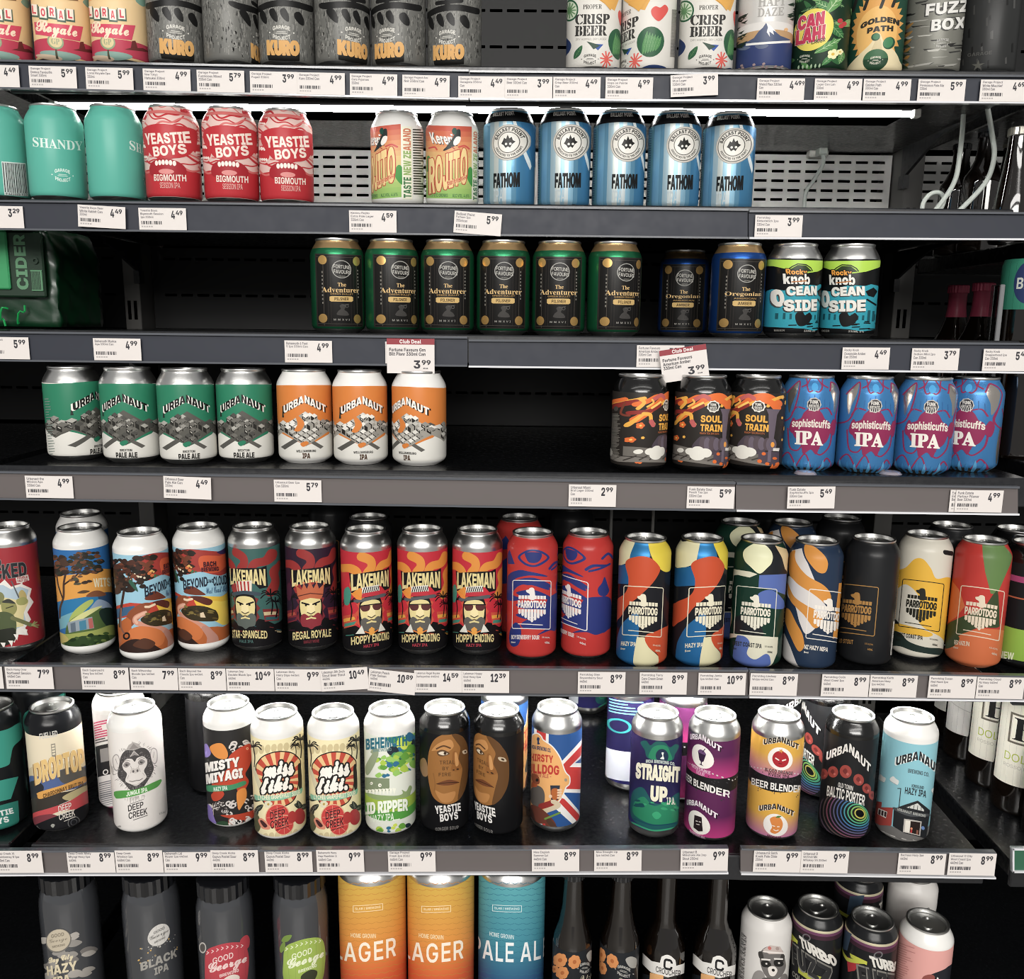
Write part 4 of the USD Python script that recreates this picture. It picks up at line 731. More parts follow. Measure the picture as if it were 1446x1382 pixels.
@art(H=168)
def orangenavy(a):
    N, O, W = '25344a', 'cf8a35', 'd3cecb'; a.all(N, ro=.25); a.fr(234, 526, 165, 803, 5)
    a.P([(245, 200), (290, 190), (340, 260), (388, 350), (350, 380), (290, 330), (248, 300)], W); a.S([(300, 175), (360, 180), (420, 210), (444, 250), (435, 295), (400, 300), (360, 270), (320, 220)], O); a.S([(236, 230), (260, 200), (280, 260), (340, 320), (430, 360), (470, 400), (470, 450), (420, 440), (330, 400), (250, 330)], O)
    a.S([(240, 330), (300, 370), (380, 410), (440, 450), (460, 490), (420, 560), (360, 615), (320, 560), (290, 480), (240, 420)], W); a.S([(236, 360), (280, 430), (350, 470), (400, 490), (440, 540), (400, 580), (340, 520), (260, 450)], O); a.S([(236, 500), (262, 500), (300, 560), (340, 620), (352, 680), (325, 706), (280, 640), (240, 560)], O); a.P([(200, 640), (240, 620), (280, 690), (324, 780), (324, 800), (200, 800)], W); a.P([(510, 340), (560, 330), (560, 600), (500, 620)], O); a.S([(580, 200), (680, 220), (660, 380), (600, 360)], W); a.S([(560, 500), (660, 480), (640, 640), (570, 640)], O)
    parrot_logo(a, 'e3dcd2', 88, ('NZ HAZY NIPA', 120), L=234, R_=526, T=165, B=803)
@art(H=168, body=BLACK_CAN)
def blackstout(a):
    a.all('1f2022', ro=.35); parrot_logo(a, 'a67a3e', -58, ('BLOOD STOUT', 110), L=527, R_=800, T=155, B=785); a.fr(527, 800, 155, 785, 5); a.R_(792, 530, 830, 700, 'd5d3cd'); q = random.Random(1)
    for k in range(20): a.L([(796, 538+k*8), (826, 538+k*8)], q.uniform(1.5, 4), '2a2a2a')
    dashes(a, 800, 300, 830, 520, 'a67a3e', 4, 10, 2)
@art(H=168)
def yellowwhite(a):
    W, Y, K, N = 'cfcabb', 'dfac28', '1d1f20', '26332f'; a.all(W, ro=.3); a.fr(806, 1068, 148, 748, 5)
    a.S([(790, 330), (850, 300), (890, 254), (930, 250), (970, 290), (1000, 335), (1060, 320), (1100, 360), (1100, 620), (1040, 610), (940, 560), (930, 440), (860, 380), (800, 420)], Y); a.S([(780, 560), (840, 575), (1000, 600), (980, 625), (860, 620), (780, 600)], Y); a.S([(780, 540), (830, 560), (840, 580), (780, 570)], K); a.S([(780, 620), (850, 620), (900, 660), (980, 676), (1070, 668), (1070, 700), (940, 706), (860, 690), (780, 690)], N); a.L([(1030, 205), (1062, 205)], 22, K); a.S([(700, 240), (760, 220), (770, 340), (700, 360)], Y)
    parrot_logo(a, '26261f', 5, ('WEST COAST IPA', 134), L=806, R_=1068, T=148, B=748)
@art(H=168)
def redgreen(a):
    Rd, G, O, D = 'b5352e', '5c7a44', 'c7683c', '39462c'; a.all(Rd, ro=.3); a.fr(1063, 1368, 162, 788, 5)
    a.P([(1195, 150), (1340, 150), (1372, 200), (1330, 330), (1308, 400), (1275, 400), (1235, 300)], G); a.P([(1050, 340), (1110, 400), (1150, 480), (1110, 540), (1050, 580)], O); a.S([(1050, 590), (1130, 540), (1240, 480), (1290, 400), (1312, 390), (1335, 520), (1330, 560), (1230, 580), (1140, 630), (1050, 660)], D)
    a.P([(1050, 640), (1120, 650), (1150, 620), (1240, 580), (1400, 560), (1400, 800), (1050, 800)], O); a.S([(1060, 640), (1120, 630), (1140, 650), (1110, 690), (1060, 700)], D); a.P([(1380, 240), (1480, 260), (1460, 420), (1380, 380)], O)
    parrot_logo(a, 'd9c8b0', 18, ('RED HAZE IPA', 76), L=1063, R_=1368, T=162, B=788)

# ---------------------------------------------------------------- the lit sixth shelf
@art(H=168, body=BLACK_CAN)
def tealblack(a):
    a.all('16191b', ro=.3); T = '2f8f7e'; a.fr(-175, 140, None, 820, 6); a.S([(-170, 250), (-40, 240), (60, 232), (138, 205), (132, 290), (80, 340), (60, 400), (40, 440), (-60, 440), (-170, 380)], T); a.P([(-120, 520), (92, 515), (60, 590), (40, 636), (-120, 640)], T); a.P([(-170, 668), (78, 655), (72, 800), (-170, 820)], '26786a')
    a.T_('YEASTIE', (-150, 690, 46, 724), 'd9dedb', 'b', slant=-.15); a.T_('BOYS', (-110, 732, 18, 768), 'd9dedb', 'b', slant=-.15)
@art(H=168)
def droptop(a):
    a.clip = (6, 164.8)
    K = '17181b'; a.fr(160, 495, 112, 820, 6); a.band(6, 143, 'd9cdb2'); a.band(139, 164.8, K, ro=.22); a.T_('FUELLED', (242, 212, 345, 246), 'c4c2bb', 'h'); a.R_(302, 285, 327, 362, '8a8577'); [a.R_(306, 292+k*16, 323, 302+k*16, 'd9cdb2') for k in range(4)]
    a.S([(160, 400), (230, 390), (300, 420), (420, 400), (500, 390), (500, 480), (160, 480)], 'c7b693'); a.S([(150, 440), (240, 460), (330, 440), (420, 470), (520, 440), (520, 560), (150, 560)], '4d6190'); a.S([(330, 460), (400, 440), (500, 460), (500, 530), (360, 530)], '54504c'); a.S([(150, 480), (200, 476), (240, 520), (220, 560), (150, 570)], '2c2e35')
    a.S([(150, 580), (260, 570), (400, 580), (520, 540), (520, 640), (150, 660)], '39342f'); a.S([(340, 610), (420, 580), (520, 560), (520, 620), (400, 640)], 'b3a679'); a.S([(150, 660), (260, 655), (380, 640), (520, 590), (520, 720), (440, 700), (300, 690), (200, 720), (150, 700)], 'c04a4e'); a.S([(150, 690), (260, 690), (340, 720), (520, 690), (520, 760), (150, 770)], '7a3a42')
    a.P([(100, 740), (240, 720), (400, 700), (520, 660), (560, 830), (100, 830)], '1d1d20'); a.ring(395, 772, 34, 5, '6d6d6c'); a.ring(395, 772, 18, 4, '55565a'); a.S([(260, 760), (272, 752), (284, 762), (272, 776)], '9a9a94'); a.L([(180, 740), (210, 790), (300, 812), (370, 800)], 4, '8a8984', sm=True)
    a.T_('DROPTOP', (196, 352, 488, 484), 'd9b673', 'b', dy=-36, drop=(-6, 4, '8f6a34'), out=(1, 'f0e2bd')); a.S([(200, 560), (212, 546), (350, 536), (488, 506), (490, 540), (360, 572), (220, 588)], 'd39a49'); a.T_('CHARDONNAY BRUT IPA', (232, 548, 472, 574), '5c4020', 'b', dy=-30); deep_creek(a, 312, 652, 405, 742, 'dcd6cc', dy=-10)
@art(H=168, body=WHITE_CAN)
def jungle(a):
    a.clip = (9, 144)
    W, K = 'dfdad5', '4a4747'; a.band(9, 144, W, ro=.4); a.fr(618, 948, None, 825, 6); q = random.Random(2)
    for k in range(90): t = q.uniform(0, 6.28); r = q.uniform(.9, 1.15); x, y = 768+110*r*math.cos(t), 400+118*r*math.sin(t); a.L([(x, y), (x+14*math.cos(t+.3), y+14*math.sin(t+.3))], 2.5, q.choice(['8d8886', '6a6665', 'a9a4a1'])); a.ops.pop()
    a.ops.append(None)
    a.P([(720, 300), (740, 270), (768, 258), (796, 272), (815, 300), (768, 310)], 'a8a29e'); a.P([(740, 298), (768, 266), (796, 298)], '8b8582')
    for x, sg in ((662, -1), (882, 1)): a.S([(x, 310), (x+sg*22, 330), (x+sg*20, 390), (x, 412), (x-sg*20, 380), (x-sg*18, 330)], '9b9694'); a.S([(x, 316), (x+sg*18, 334), (x+sg*15, 386), (x, 404), (x-sg*18, 376), (x-sg*14, 332)], 'd8d2cd'); a.L([(x+sg*4, 336), (x-sg*4, 370)], 3, '9b9694')
    a.S([(690, 330), (720, 300), (768, 306), (820, 300), (856, 330), (868, 390), (876, 440), (840, 500), (800, 545), (768, 560), (730, 540), (696, 490), (664, 440), (676, 380)], K)
    for k in range(160):
        t = q.uniform(0, 6.28); r = q.uniform(.72, 1.02); x, y = 768+96*r*math.cos(t), 425+118*r*math.sin(t); a.L([(x, y), (x+8*math.cos(t), y+8*math.sin(t))], 1.8, q.choice(['7a7675', '2c2a2a', '8f8a88'])); a.ops.pop()
    a.ops.append(None)
    a.P([(738, 345), (768, 306), (798, 345), (768, 336)], '8d8886'); a.L([(745, 340), (768, 314), (792, 340)], 3, 'c9c3be')
    a.S([(696, 378), (720, 352), (752, 356), (768, 376), (784, 356), (818, 352), (840, 378), (836, 410), (818, 440), (830, 480), (800, 506), (768, 522), (736, 506), (706, 480), (718, 440), (700, 410)], 'd3cdc8')
    for x in (720, 806): a.S([(x-20, 384), (x, 366), (x+22, 384), (x+6, 400), (x-10, 400)], '8d8785'); a.C(x+1, 385, 8, '3a3737'); a.C(x+3, 382, 2.5, 'd9d4cf'); a.L([(x-18, 368), (x, 358), (x+20, 366)], 3, '777270', sm=True)
    a.L([(742, 395), (748, 420), (738, 440)], 2.5, '8f8986', sm=True); a.L([(792, 395), (786, 420), (798, 440)], 2.5, '8f8986', sm=True); a.S([(738, 430), (752, 412), (768, 418), (784, 412), (796, 432), (768, 446)], 'bdb6b1'); a.C(756, 432, 6, '5d5857', 8); a.C(780, 432, 6, '5d5857', 8); a.L([(730, 486), (748, 492), (768, 490), (788, 492), (806, 484)], 4, '5d5857', sm=True); a.L([(718, 470), (728, 450)], 2, '9b9592'); a.L([(820, 470), (808, 450)], 2, '9b9592'); a.L([(746, 510), (768, 516), (790, 508)], 2, '9b9592')
    a.S([(634, 540), (650, 530), (768, 542), (880, 516), (914, 508), (916, 524), (880, 556), (768, 580), (660, 578), (638, 562)], '4f9544'); a.T_('JUNGLE IPA', (706, 546, 830, 572), 'e3efdc', 'h', dy=-8)
    for k in range(30): x = q.uniform(690, 840); a.L([(x, 585), (x+q.uniform(-4, 4), q.uniform(590, 620))], 2, 'b5b0ac'); a.ops.pop()
    a.ops.append(None); deep_creek(a, 710, 628, 820, 716, '3d3b3b', dy=-10); a.T_('440ML', (640, 742, 662, 752), '77726f', 'm', dy=4); a.T_('5.5% ALC', (890, 710, 930, 722), '77726f', 'm', dy=-6)
    a.S([(640, 318), (630, 360), (640, 410), (636, 430), (624, 380)], 'b5b0ac')
def waves(a, seed, n, b, c='cfc9c4', k='33312f'):
    q = random.Random(seed)
    for i in range(n):
        x, y, r = q.uniform(b[0], b[2]), q.uniform(b[1], b[3]), q.uniform(12, 24); t0 = q.uniform(0, 6.3); a.L([(x+r*(1-t*.12)*math.cos(t0+t), y+r*(1-t*.12)*.8*math.sin(t0+t)) for t in np.linspace(0, 4.4, 12)], r*.5, c); a.L([(x+r*1.3*math.cos(t0+t), y+r*1.05*math.sin(t0+t)) for t in np.linspace(.3, 2.2, 8)], 3, k)
@art(H=168, body=WHITE_CAN)
def misty(a):
    a.clip = (8, 142)
    K = '2c2b2b'; a.band(8, 142, K); a.fr(1145, 1485, None, 795, 6); O, Rd = 'd98a3c', 'b9432c'; waves(a, 3, 16, (1280, 250, 1480, 330)); waves(a, 4, 24, (1150, 600, 1480, 700))
    a.S([(1185, 250), (1230, 232), (1270, 245), (1296, 300), (1286, 335), (1240, 330), (1205, 300)], O); a.S([(1300, 330), (1350, 290), (1400, 270), (1440, 265), (1450, 330), (1430, 400), (1400, 450), (1420, 500), (1390, 560), (1360, 650), (1340, 660), (1350, 600), (1330, 520), (1250, 510), (1200, 540), (1180, 500), (1220, 440), (1290, 400)], Rd); a.S([(1340, 560), (1395, 540), (1400, 600), (1370, 650), (1345, 670)], O); a.S([(1180, 545), (1240, 530), (1260, 560), (1230, 590), (1190, 590)], Rd); a.S([(1230, 690), (1330, 700), (1430, 690), (1490, 660), (1490, 730), (1420, 750), (1320, 730)], Rd)
    a.ring(1420, 290, 6, 3, 'ead8b0'); a.S([(1150, 235), (1165, 225), (1180, 250), (1190, 290), (1170, 310), (1150, 300)], '8e7cc0'); a.S([(1145, 610), (1175, 630), (1185, 680), (1200, 730), (1220, 780), (1180, 770), (1150, 720)], '8370b4'); a.S([(1200, 735), (1250, 730), (1310, 770), (1260, 782), (1210, 770)], '2f4a34'); waves(a, 6, 8, (1290, 725, 1440, 760), 'd9d4cf', 'a85a48'); a.S([(1440, 380), (1470, 400), (1470, 470), (1445, 480)], '39433f')
    a.T_('MISTY', (1148, 340, 1364, 400), 'e9e4de', 'b', bold=1.5, dy=-8, drop=(3, 3, K)); a.T_('MIYAGI', (1148, 412, 1382, 474), 'e9e4de', 'b', bold=1.5, dy=-8, drop=(3, 3, K)); a.S([(1146, 490), (1160, 486), (1300, 505), (1390, 492), (1394, 518), (1300, 538), (1180, 530), (1148, 514)], '3f8a60'); a.T_('HAZY IPA', (1196, 506, 1282, 532), 'dceadd', 'h', dy=4); deep_creek(a, 1186, 600, 1280, 680, '3f3836', dy=-6)
    a.L([(1186, 606), (1186, 680)], 3, 'c9b9a9')
@art(H=168, body=WHITE_CAN)
def misstiki(a):
    a.clip = (9, 143)
    W, K, Rd = 'e8dcae', '242220', 'bf4a38'; a.band(9, 143, W, ro=.4); a.fr(60, 375, 185, 865, 6)
    for k in range(9): a.S([(70+k*36, 330), (80+k*36, 310), (98+k*36, 310), (104+k*36, 330), (94+k*36, 352), (78+k*36, 352)], 'c9b98c')
    for k in range(9): a.S([(70+k*36, 826), (80+k*36, 806), (98+k*36, 806), (104+k*36, 826), (94+k*36, 842), (78+k*36, 842)], 'cdbd92')
    dome = Polygon(spline([(88, 440), (100, 400), (140, 368), (215, 355), (290, 368), (332, 400), (345, 440), (320, 580), (290, 640), (215, 664), (140, 640), (110, 580)], 6, True)); a.add(dome.buffer(6), K); a.add(dome, Rd)
    for k in range(18): t = 2*math.pi*k/18; a.add(Polygon([(215, 520), (215+260*math.cos(t-.08), 520+260*math.sin(t-.08)), (215+260*math.cos(t+.08), 520+260*math.sin(t+.08))]).intersection(dome), 'e3bd84')
    a.P([(64, 430), (76, 420), (130, 560), (110, 600)], 'cfc6a4'); a.S([(330, 450), (348, 440), (352, 560), (334, 580)], K); palm(a, 76, 420, 110, K, 6); palm(a, 350, 400, 100, K, 7); palm(a, 320, 390, 60, K, 5)
    for x, y, t in ((300, 660, .4), (320, 640, 1.2), (120, 640, 2.6), (90, 660, 2.2), (330, 690, -.3), (110, 610, 3.4)): leaf(a, x, y, x+70*math.cos(t), y+70*math.sin(t), 16, '2c332c', '8d9080')
    flower(a, 150, 640, 22, 'd9d2b4', 'b59a4a'); a.S([(60, 690), (90, 700), (100, 760), (80, 790), (60, 760)], '5a5a40')
    a.T_('miss', (132, 410, 302, 492), 'eee9df', 'c', bold=5, out=(9, K), dy=-8); a.T_('tiki.', (116, 492, 288, 572), 'eee9df', 'c', bold=5, out=(9, K), dy=-8); a.S([(72, 574), (100, 586), (215, 596), (330, 578), (352, 566), (350, 592), (330, 606), (215, 626), (100, 612), (74, 602)], '7fb89a'); a.T_('LYCHEE GRAPEFRUIT SOUR', (92, 588, 338, 616), 'e9e2c4', 'h', arch=-8)
    for x, y, r in ((200, 716, 72), (236, 770, 58)): a.C(x, y, r, 'e0b08a'); a.C(x, y, r*.93, 'c8423f'); [a.L([(x, y), (x+r*.85*math.cos(i*.785), y+r*.85*math.sin(i*.785))], 3, 'de8a78') for i in range(8)]
    a.S([(88, 720), (110, 716), (150, 760), (150, 784), (110, 774), (92, 744)], 'd98a70'); a.S([(98, 730), (112, 728), (140, 762), (120, 768)], '4a2c2c'); a.C(330, 732, 34, 'ab3638', 46); a.C(285, 730, 26, 'b03a38', 34); deep_creek(a, 158, 682, 262, 782, '3c2626', dy=-12)
@art(H=168, body=WHITE_CAN)
def ripper(a):
    a.clip = (8, 142)
    a.band(8, 142, 'd9ddd0', ro=.4); a.fr(700, 1000, 195, 835, 6); G, L, B = '5f9a34', 'a5c23c', '2f6c8e'
    blob_scene(a, 3, 90, (850, 290, 1060, 450), [G, L, B, '7cb04a', 'c6d648', '24303a', '3f8a58'], (14, 34), .9); blob_scene(a, 8, 40, (770, 400, 960, 500), [L, B, G, '8fbf5a'], (12, 26), .8); a.S([(705, 450), (740, 390), (775, 350), (785, 380), (760, 440), (720, 490)], '8d9a7c'); a.S([(740, 370), (755, 350), (775, 352), (770, 380)], '8d9a7c'); a.P([(700, 500), (845, 515), (850, 580), (700, 580)], '7d8a6c'); a.C(742, 535, 8, 'e9ead9'); a.C(790, 548, 10, 'e9ead9'); a.C(740, 536, 3, '26302a'); a.C(792, 549, 3, '26302a')
    a.P([(845, 520), (920, 490), (1000, 470), (1000, 600), (845, 590)], 'd9ddd0')
    for k in range(9): a.P([(702+k*20, 566), (722+k*20, 570), (712+k*20, 604)], 'e9ead9')
    a.S([(700, 585), (780, 600), (880, 610), (920, 600), (915, 580), (940, 590), (960, 560), (975, 570), (965, 610), (1000, 600), (1000, 640), (700, 640)], '8aa06a'); a.band(38, 53, '98b53a'); a.P([(560, 622), (700, 622), (850, 632), (1140, 600), (1140, 640), (560, 640)], '98b53a'); a.band(25, 38, '4f9a3c'); blob_scene(a, 5, 30, (650, 770, 1040, 815), [L, B, G, 'c6d648', '24303a'], (10, 22), .8)
    a.T_('BEHEMOTH', (714, 290, 948, 350), '23697c', 'b', dy=-10); a.T_('BREWING', (756, 352, 860, 368), '6a8a8a', 'm'); a.T_('LID RIPPER', (684, 634, 948, 698), 'eaf0e0', 'b', dy=-8, bold=1, drop=(3, 3, '4f8a34')); a.T_('HAZY IPA', (734, 706, 868, 744), 'e3eedb', 'm', dy=-4); a.L([(860, 742), (900, 738)], 5, 'e3eedb')
@art(H=168, body=BLACK_CAN)
def facecan(a):
    a.clip = (5, 143)
    K = '131315'; a.band(5, 143, K, ro=.4); a.fr(1005, 1310, 140, 825, 6); B = '94632f'
    a.S([(1000, 400), (1030, 370), (1052, 400), (1056, 470), (1030, 476), (1012, 440)], '8a6a48'); a.S([(1066, 330), (1100, 265), (1170, 236), (1250, 246), (1290, 300), (1298, 400), (1292, 500), (1270, 580), (1220, 632), (1150, 640), (1090, 600), (1064, 520), (1056, 420)], B); a.S([(1200, 240), (1250, 246), (1292, 300), (1300, 400), (1294, 500), (1270, 580), (1235, 620), (1250, 520), (1262, 440), (1240, 380), (1250, 320), (1225, 280)], '5f3f20'); a.S([(1080, 330), (1120, 290), (1190, 270), (1210, 310), (1170, 340), (1110, 330)], 'b98248'); a.S([(1100, 560), (1150, 580), (1220, 570), (1200, 624), (1140, 628)], 'b07a42')
    a.S([(1112, 338), (1140, 326), (1172, 336), (1186, 352), (1150, 364), (1122, 360)], '5f442a'); a.S([(1120, 346), (1146, 336), (1176, 350), (1148, 358)], 'd3c4ac'); a.C(1160, 347, 9, '3a2a1c'); a.S([(1262, 338), (1285, 330), (1292, 348), (1270, 354)], 'b9a68c'); a.C(1280, 342, 6, '3a2a1c'); a.L([(1110, 320), (1150, 305), (1190, 318)], 9, '5a3c22', sm=True)
    a.S([(1205, 345), (1225, 340), (1245, 400), (1258, 430), (1230, 452), (1196, 446), (1200, 410)], '8a5828'); a.S([(1216, 350), (1230, 350), (1240, 410), (1222, 420)], 'c08a50'); a.C(1234, 440, 8, '3f2815', 5); a.C(1210, 444, 6, '4a3018', 4); a.S([(1112, 522), (1150, 506), (1190, 500), (1240, 516), (1200, 530), (1150, 532)], '6d3f24'); a.L([(1110, 522), (1180, 516), (1242, 518)], 4, '3a2212', sm=True); a.L([(1090, 460), (1100, 520), (1096, 560)], 5, '875a2c', sm=True)
    a.T_('TRIAL', (1128, 388, 1216, 410), '5c3d20', 'm', track=.15); a.T_('BY', (1144, 424, 1180, 444), '5c3d20', 'm', track=.15); a.T_('FIRE', (1122, 458, 1194, 478), '5c3d20', 'm', track=.15); a.T_('YEASTIE', (1100, 644, 1252, 690), 'dcdad6', 'b', dy=-14, slant=-.1, fan=.2); a.T_('BOYS', (1128, 692, 1236, 738), 'dcdad6', 'b', dy=-14, slant=-.1); a.T_('GINGER SOUR', (1100, 774, 1240, 796), '7d7b78', 'm', dy=-8, track=.1)
@art(H=168)
def bulldog(a):
    a.clip = (13, 143)
    B, Rd, W = '2a5490', 'c33a38', 'e3e1dd'; a.band(13, 143, B); a.fr(315, 590, 150, 740, 6)
    for sh in (0,):
        f = lambda p: [(x+sh, y) for x, y in p]
        a.P(f([(330, 150), (410, 150), (410, 760), (330, 760)]), W); a.P(f([(300, 385), (640, 370), (640, 520), (300, 530)]), W); a.P(f([(395, 460), (660, 180), (660, 290), (470, 440)]), W); a.P(f([(395, 500), (470, 500), (660, 690), (660, 770), (560, 690), (420, 580)]), W)
        a.P(f([(430, 445), (660, 210), (660, 260), (480, 440)]), Rd); a.P(f([(440, 540), (500, 555), (650, 690), (640, 730)]), Rd); a.P(f([(345, 150), (395, 150), (395, 760), (345, 760)]), Rd); a.P(f([(300, 405), (640, 390), (640, 502), (300, 510)]), Rd)
    Tn = 'e3a763'; egg = [(305, 300), (318, 250), (345, 236), (368, 250), (380, 268), (430, 300), (470, 350), (495, 410), (508, 430), (524, 445), (524, 478), (506, 496), (488, 540), (450, 590), (400, 620), (330, 640), (240, 600), (200, 450), (240, 320)]; g = Polygon(spline(egg, 5, True)); a.add(g.buffer(6), W); a.add(g, Tn)
    a.S([(346, 262), (352, 252), (362, 260), (358, 276), (364, 286), (350, 288), (350, 274)], '2c3a5c'); a.T_('MOA BREWING CO.', (316, 298, 424, 318), '2c3a5c', 'b', dy=18); a.T_('THIRSTY', (290, 336, 436, 374), 'bb3a30', 'b', dy=10); a.T_('BULLDOG', (270, 386, 470, 434), 'bb3a30', 'b', dy=8); a.T_('SUMMER ALE -', (296, 432, 428, 452), 'bb5a48', 'h', dy=6); a.C(506, 460, 8, '9a8f7a')
    a.S([(300, 540), (340, 495), (380, 505), (396, 545), (385, 595), (340, 600)], '5d5752'); a.S([(318, 500), (330, 470), (352, 480), (350, 500)], 'a8522f'); a.S([(318, 440), (345, 436), (365, 458), (362, 486), (330, 478)], '8a4a32'); a.C(352, 466, 8, '2c2624'); a.L([(376, 598), (430, 580), (452, 560)], 30, '8f2f2c', sm=True); a.L([(440, 570), (470, 590), (400, 620)], 24, 'c9b99c', sm=True); a.P([(424, 490), (476, 488), (470, 560), (430, 562)], '2f3442'); a.S([(432, 510), (466, 508), (462, 556), (436, 556)], 'b0602c')
    for k in range(4): a.L([(466, 512+k*13), (482, 510+k*13)], 10, 'e0bfa0')
    a.C(426, 545, 9, 'e0bfa0'); a.S([(310, 600), (360, 600), (420, 640), (460, 690), (430, 716), (360, 700), (310, 690)], '6a3a2e'); a.L([(400, 660), (478, 626)], 10, '6a8a3c'); a.L([(420, 670), (462, 712)], 26, '51382c'); a.L([(320, 620), (344, 690)], 20, '3f2a26'); a.R_(372, 686, 386, 700, 'e3e1dd'); a.R_(388, 684, 402, 700, 'c33a38')
@art(H=168)
def straight(a):
    a.clip = (15, 142)
    a.fr(815, 1100, 195, 770, 6); a.grad(15, 142, [(0, '2b2a66'), (.2, '2d2a5c'), (.6, '221f44'), (1, '2b2350')]); G = '21805c'
    a.S([(870, 300), (900, 290), (925, 310), (955, 290), (1000, 290), (1030, 310), (1060, 292), (1080, 300), (1060, 340), (1040, 372), (920, 374), (895, 335)], '1d5c58'); a.S([(930, 330), (960, 308), (1010, 306), (1030, 330), (1040, 372), (925, 374)], G)
    st = [(560, '255a66'), (590, '1f6a62'), (620, '23785e'), (650, '1f6a58'), (680, '234e6a')]
    a.S([(830, 560), (860, 520), (900, 520), (950, 580), (1010, 580), (1090, 520), (1110, 560), (1110, 680), (960, 720), (840, 670)], '1d5a5c'); a.S([(850, 590), (900, 560), (960, 600), (1060, 560), (1090, 600), (1090, 660), (960, 690), (850, 650)], G); blob_scene(a, 3, 18, (850, 580, 1090, 610), ['2f9a6c', '174a52'], (8, 20), .4); a.L([(840, 690), (960, 720), (1090, 690)], 8, '2f9a70', sm=True); a.L([(850, 670), (960, 694), (1090, 668)], 5, '174a5a', sm=True); a.S([(950, 640), (975, 625), (1000, 640), (985, 660), (965, 660)], '2fa070')
    a.C(990, 356, 34, '20304a'); a.S([(986, 340), (998, 338), (996, 352), (1002, 370), (980, 368), (992, 356)], 'e3e6dd'); a.T_('MOA BREWING CO.', (904, 376, 1062, 392), 'b9c4c0', 'b', arch=3); a.T_('STRAIGHT', (852, 400, 1090, 476), 'e6e2c9', 'b', bold=1.5, arch=-4, drop=(-3, 4, '2a2a4a')); a.T_('UP', (938, 502, 1026, 576), 'e6e2c9', 'b', bold=1.5, drop=(-3, 4, '2a2a4a')); a.T_('I.P.A.', (1026, 548, 1072, 584), 'dcdccb', 'b', slant=-.1, dy=-4)
    a.fr(705, 815, 80, 520, 6, rot=128); a.R_(705, 350, 768, 470, 'dfe3ee'); dashes(a, 712, 90, 790, 200, '6fb4c4', 5, 12, 5); a.ring(735, 250, 26, 7, '2f9a9a')
def blender(a, top, bot, names, c1, c2, tx, uc=('2a2626', 'e6d9c4')):
    a.fr(48, 335, 95, 770, 6); m = 88; a.grad(9, 74, [(0, bot), (.45, top), (1, top)]); a.grad(92, 144, [(0, bot), (.6, top), (1, top)]); K = '1d1c1e'; a.band(73, 93, K, ro=.5); q = random.Random(2)
    for k in range(60): a.C(q.uniform(-90, 470), q.uniform(375, 490), 3, '3a393c'); a.ops.pop()
    a.ops.append(None)
    for x in range(-100, 500, 18): a.C(x, 360+34*0, 4, 'c9c4c0') ; a.ops.pop()
    a.ops.append(None)
    a.T_('BEER BLENDER', (68, 430, 340, 470), 'e6e3de', 'h', arch=-10)
    for oy, nm, fc in ((0, names[0], c1), (376, names[1], c2)):
        urbanaut(a, 122, 226+oy, 306, 226+oy, 214, 28, 32, *uc); a.C(214, 290+oy, 66, 'e9e4dd', 64); fc(a, 216, 292+oy); w = len(nm[0])*6.2; a.T_(nm[0], (212-w, 354+oy, 212+w, 374+oy), tx, 'h', arch=-3); w = len(nm[1])*6.2; a.T_(nm[1], (214-w, 376+oy, 214+w, 396+oy), tx, 'h', arch=-3)
def f_berry(a, x, y): a.C(x, y, 44, 'a8232c', 46); a.add(star(x, y-46, 14, 6, 5), 'd08a3c'); a.L([(x-26, y-2), (x-10, y+6)], 7, 'e9d9d0'); a.L([(x+26, y-2), (x+10, y+6)], 7, 'e9d9d0'); a.L([(x-8, y+24), (x+8, y+24)], 4, '5a1218')
def f_mango(a, x, y): a.S([(x-34, y-30), (x-10, y-50), (x+20, y-46), (x+36, y-16), (x+28, y+22), (x, y+48), (x-28, y+40), (x-20, y+10)], 'd9843c'); leaf(a, x-4, y-46, x+26, y-58, 6, '4f7a3c'); a.L([(x-18, y+4), (x-6, y+6)], 5, 'f0e2d0'); a.L([(x+18, y+4), (x+8, y+6)], 5, 'f0e2d0'); a.L([(x-10, y+26), (x+2, y+30), (x+14, y+24)], 5, 'f0e2d0', sm=True)
def f_shake(a, x, y): a.P([(x-22, y-20), (x+24, y-20), (x+14, y+20), (x+4, y+28), (x+4, y+40), (x+16, y+46), (x-14, y+46), (x-2, y+40), (x-2, y+28), (x-12, y+20)], '33203c'); a.S([(x-22, y-20), (x-10, y-38), (x+12, y-38), (x+24, y-20)], '6a4a74'); a.L([(x+6, y-30), (x+18, y-52)], 4, '33203c')
def f_jar(a, x, y): a.P([(x-24, y-36), (x+20, y-42), (x+30, y+34), (x+8, y+46), (x-26, y+38)], '2a2024'); a.L([(x-12, y-6), (x-2, y-8)], 5, 'd9d0cc'); a.L([(x+8, y-10), (x+16, y-12)], 5, 'd9d0cc'); a.L([(x-8, y+10), (x+10, y+6)], 4, 'd9d0cc')
@art(H=168)
def blend_purple(a): blender(a, '5a2450', 'b8387a', (('MILKSHAKE', 'SOUR'), ('IMPERIAL', 'STOUT')), f_shake, f_jar, 'd9a8c4', ('e6dce2', '2c1428'))
@art(H=168)
def blend_yellow(a): blender(a, 'd9a63c', 'b8729a', (('BLOOD ORANGE', 'KVEIK IPA'), ('MOSAIC', 'MANGO SOUR')), f_berry, f_mango, '4a2c34')
